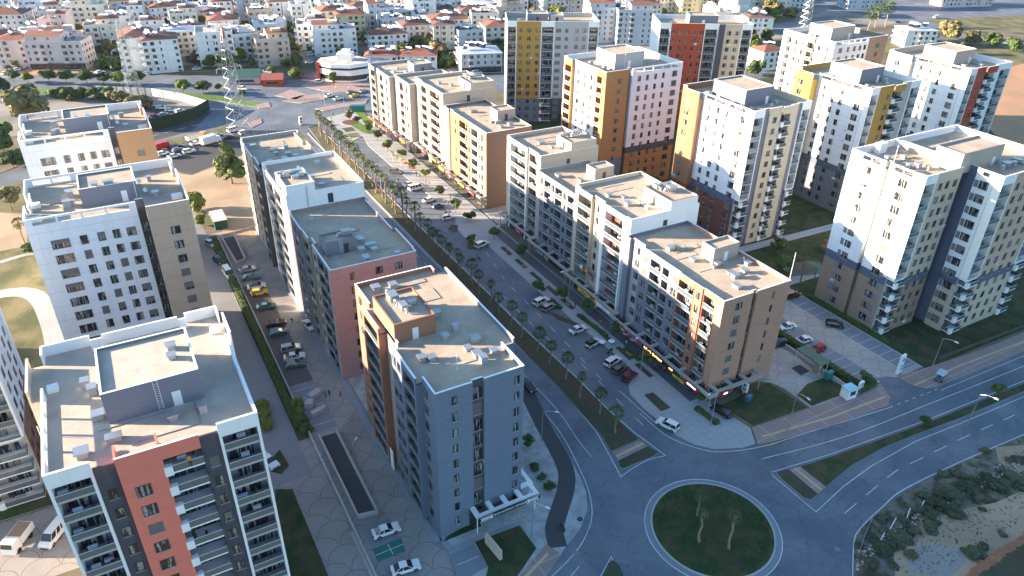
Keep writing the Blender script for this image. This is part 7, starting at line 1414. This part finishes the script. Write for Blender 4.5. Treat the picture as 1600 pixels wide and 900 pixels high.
# rows of filler houses further back
rr = random.Random(77); cnt = 0
base_rows = [110, 96, 84, 74, 65, 57, 50, 43, 37, 31, 26, 21, 16, 11, 7, 3, -1, -5, -9]
for ri, yb in enumerate(base_rows):
    step = max(21, 38 - ri * 1.1); x = -40 + rr.uniform(0, step); k = 0
    while x < 1240:
        dx = step * rr.uniform(.85, 1.2); x += dx
        yy = yb + rr.uniform(-2, 2) + (x - 400) * -.006
        if (x > 790 and yb > 30) or (x > 1230): continue
        if yb > 88 and not (0 < x < 230 or 640 < x < 700) : continue
        p = at(x, yy); fl = rr.choice([3, 3, 4, 4, 5]); L_, D_ = rr.uniform(11, 19), rr.uniform(10, 13.5)
        if any((p.x - a) ** 2 + (p.y - c_) ** 2 < (r_ + max(L_, D_) * .47) ** 2 for a, c_, r_ in PLACED): continue
        if any(abs(x - (sx + (yy - sy) * sl)) < 9 * (yy + 260) / 360 for sx, sy, sl in ((180, 80, .45), (490, 70, .3), (680, 70, -.1))): continue
        c = rr.choice([0, 0, 0, 0, 0, 1, 1, 2, 3, 4, 5, 6, 6]); rf = rr.choice(['flat', 'flat', 'flat', 'flat', 'flat', 'brown', 'tile', 'brown', 'metal'])
        k += 1; cnt += 1
        lb = '%s storey %s house, %s roof, %s in town row %s' % (['three', 'four', 'five'][fl - 3], HN[col] if False else HN[c], RFN[rf], ORD[k - 1], ORD[ri]); HL.append((p.x, p.y, HN[c] + ' house ' + ORD[k - 1] + ' in town row ' + ORD[ri]))
        house(lb, p.x, p.y, R(-8 + rr.choice([0, 0, 4, -6, 10, -14])), L_, D_, fl, c, rf, False, 1000 + cnt, accent=rr.choice([None, None, 0, 1, 2])); PLACED.append((p.x, p.y, max(L_, D_) * .55))
# trees between the houses
def TD(p):
    best = sorted(HL, key=lambda q: (q[0] - p.x) ** 2 + (q[1] - p.y) ** 2)[0]; US.setdefault(best[2], 0); US[best[2]] += 1
    side = 'left of' if p.x * .87 - p.y * .49 < best[0] * .87 - best[1] * .49 else 'right of'
    return side + ' the ' + best[2] + (', ' + ORD[US[best[2]] - 1] + ' there' if US[best[2]] > 1 else '')
US = {}
cnt = 0; tries = 0
while cnt < 280 and tries < 9000:
    tries += 1; x = rr.uniform(-20, 1240); y = rr.uniform(-4, 108)
    if x > 790 and y > 34 and not 1160 < x < 1210: continue
    p = at(x, y)
    if any((p.x - a) ** 2 + (p.y - c_) ** 2 < (r_ * .95) ** 2 for a, c_, r_ in PLACED): continue
    cnt += 1; h = rr.uniform(4, 9); tree('tree ' + TD(p), p.x, p.y, h, h * rr.uniform(.45, .65), rr.choice(['leaf', 'leaf', 'leaf', 'olive', 'yellow']), group='trees among the old town houses', trunkh=.15, far=True)
for k, (x, y, h, r_, q) in enumerate([(686, 92, 9, 6, 'autumn'), (705, 100, 7, 6, 'leaf'), (722, 98, 6, 5, 'leaf'), (695, 105, 6, 5, 'leaf'), (738, 110, 5, 3, 'olive'), (55, 30, 6, 8, 'leaf'), (100, 30, 6, 8, 'leaf'), (80, 38, 6, 7, 'leaf'), (440, 66, 8, 5, 'leaf'), (450, 78, 7, 5, 'leaf'), (412, 100, 6, 4, 'leaf'), (422, 118, 5, 4, 'yellow'), (463, 122, 5, 4, 'yellow'), (330, 104, 6, 4, 'leaf'), (308, 100, 6, 5, 'leaf'), (170, 66, 8, 5, 'leaf'), (180, 84, 8, 6, 'olive'), (182, 108, 6, 6, 'leaf'), (160, 108, 5, 4, 'leaf')]): tpx(['bare autumn tree behind the low red roofed houses', 'dark tree in the small orchard, upper', 'dark tree in the small orchard, right', 'dark tree in the small orchard, lower', 'small olive tree before the pale grey house', 'dark orchard tree at the upper left, left of three', 'dark orchard tree at the upper left, right of three', 'dark orchard tree at the upper left, lower of three', 'dark tree behind the beige banded house', 'second dark tree behind the beige banded house', 'dark tree at the foot of the beige banded house', 'yellow green bush beside the concrete post', 'yellow green bush on the dirt triangle', 'dark tree right of the white gabled house', 'dark tree in the gap left of the tall pylon', 'dark tree behind the lilac house', 'olive tree between lilac and blue trimmed houses', 'dark thicket right of the lilac house', 'low dark tree at the lilac house corner'][k], x, y, h, r_, q, trunkh=.1)
# parked cars in the town streets
for k in range(26):
    x, y = [(182 + t * 1.2, 106 - t * 5) if k < 9 else ((492 + t * .6, 96 - t * 5) if k < 16 else (690, 88 - t * 5)) for t in [k % 9 + (k % 2) * .3]][0]; s = .7
    car(['white', 'silver', 'grey', 'blue', 'white'][k % 5] + ' car parked in the ' + ('street right of the lilac house' if k < 9 else ('side street by the banded house' if k < 16 else 'lane behind the grey house')) + ', ' + ORD[k % 9] + ' from the avenue', (x + 6, y), (x + 7, y - 6 * .9), 'hatch', [CARW, CARS, CARG, CARB, CARW][k % 5], group='cars in the old town streets', z=.03, parts=False)

for k, (x, y) in enumerate([(4, 118), (12, 114), (22, 112), (8, 108), (20, 106), (34, 110)]): car(['white', 'silver', 'white', 'black', 'white', 'blue'][k] + ' car in the small car park at the left edge, ' + ORD[k] + ' of six', (x, y), (x + 12, y - 3), 'sedan' if k % 2 else 'hatch', [CARW, CARS, CARW, CARK, CARW, CARB][k], group='cars in the car park at the left edge', z=.05, parts=False)

# ------------------------------------------------------------------ air
b = MB(); b.box(-700, 1100, -150, 1250, -1, 96.5); hz = b.build('haze', []) if False else None
me = b.mesh('haze', []) if False else None
hm = bpy.data.materials.new('haze'); hm.use_nodes = True; N = hm.node_tree.nodes; N.remove(N['Principled BSDF']); pv_ = N.new('ShaderNodeVolumePrincipled'); pv_.inputs['Color'].default_value = (.86, .92, 1, 1); pv_.inputs['Density'].default_value = 0.00002; pv_.inputs['Anisotropy'].default_value = .3
hm.node_tree.links.new(pv_.outputs[0], N['Material Output'].inputs['Volume'])
hz = b.build('haze', hm); hz['kind'] = 'stuff'; tag(hz, 'thin pale air haze over the whole town', 'haze')
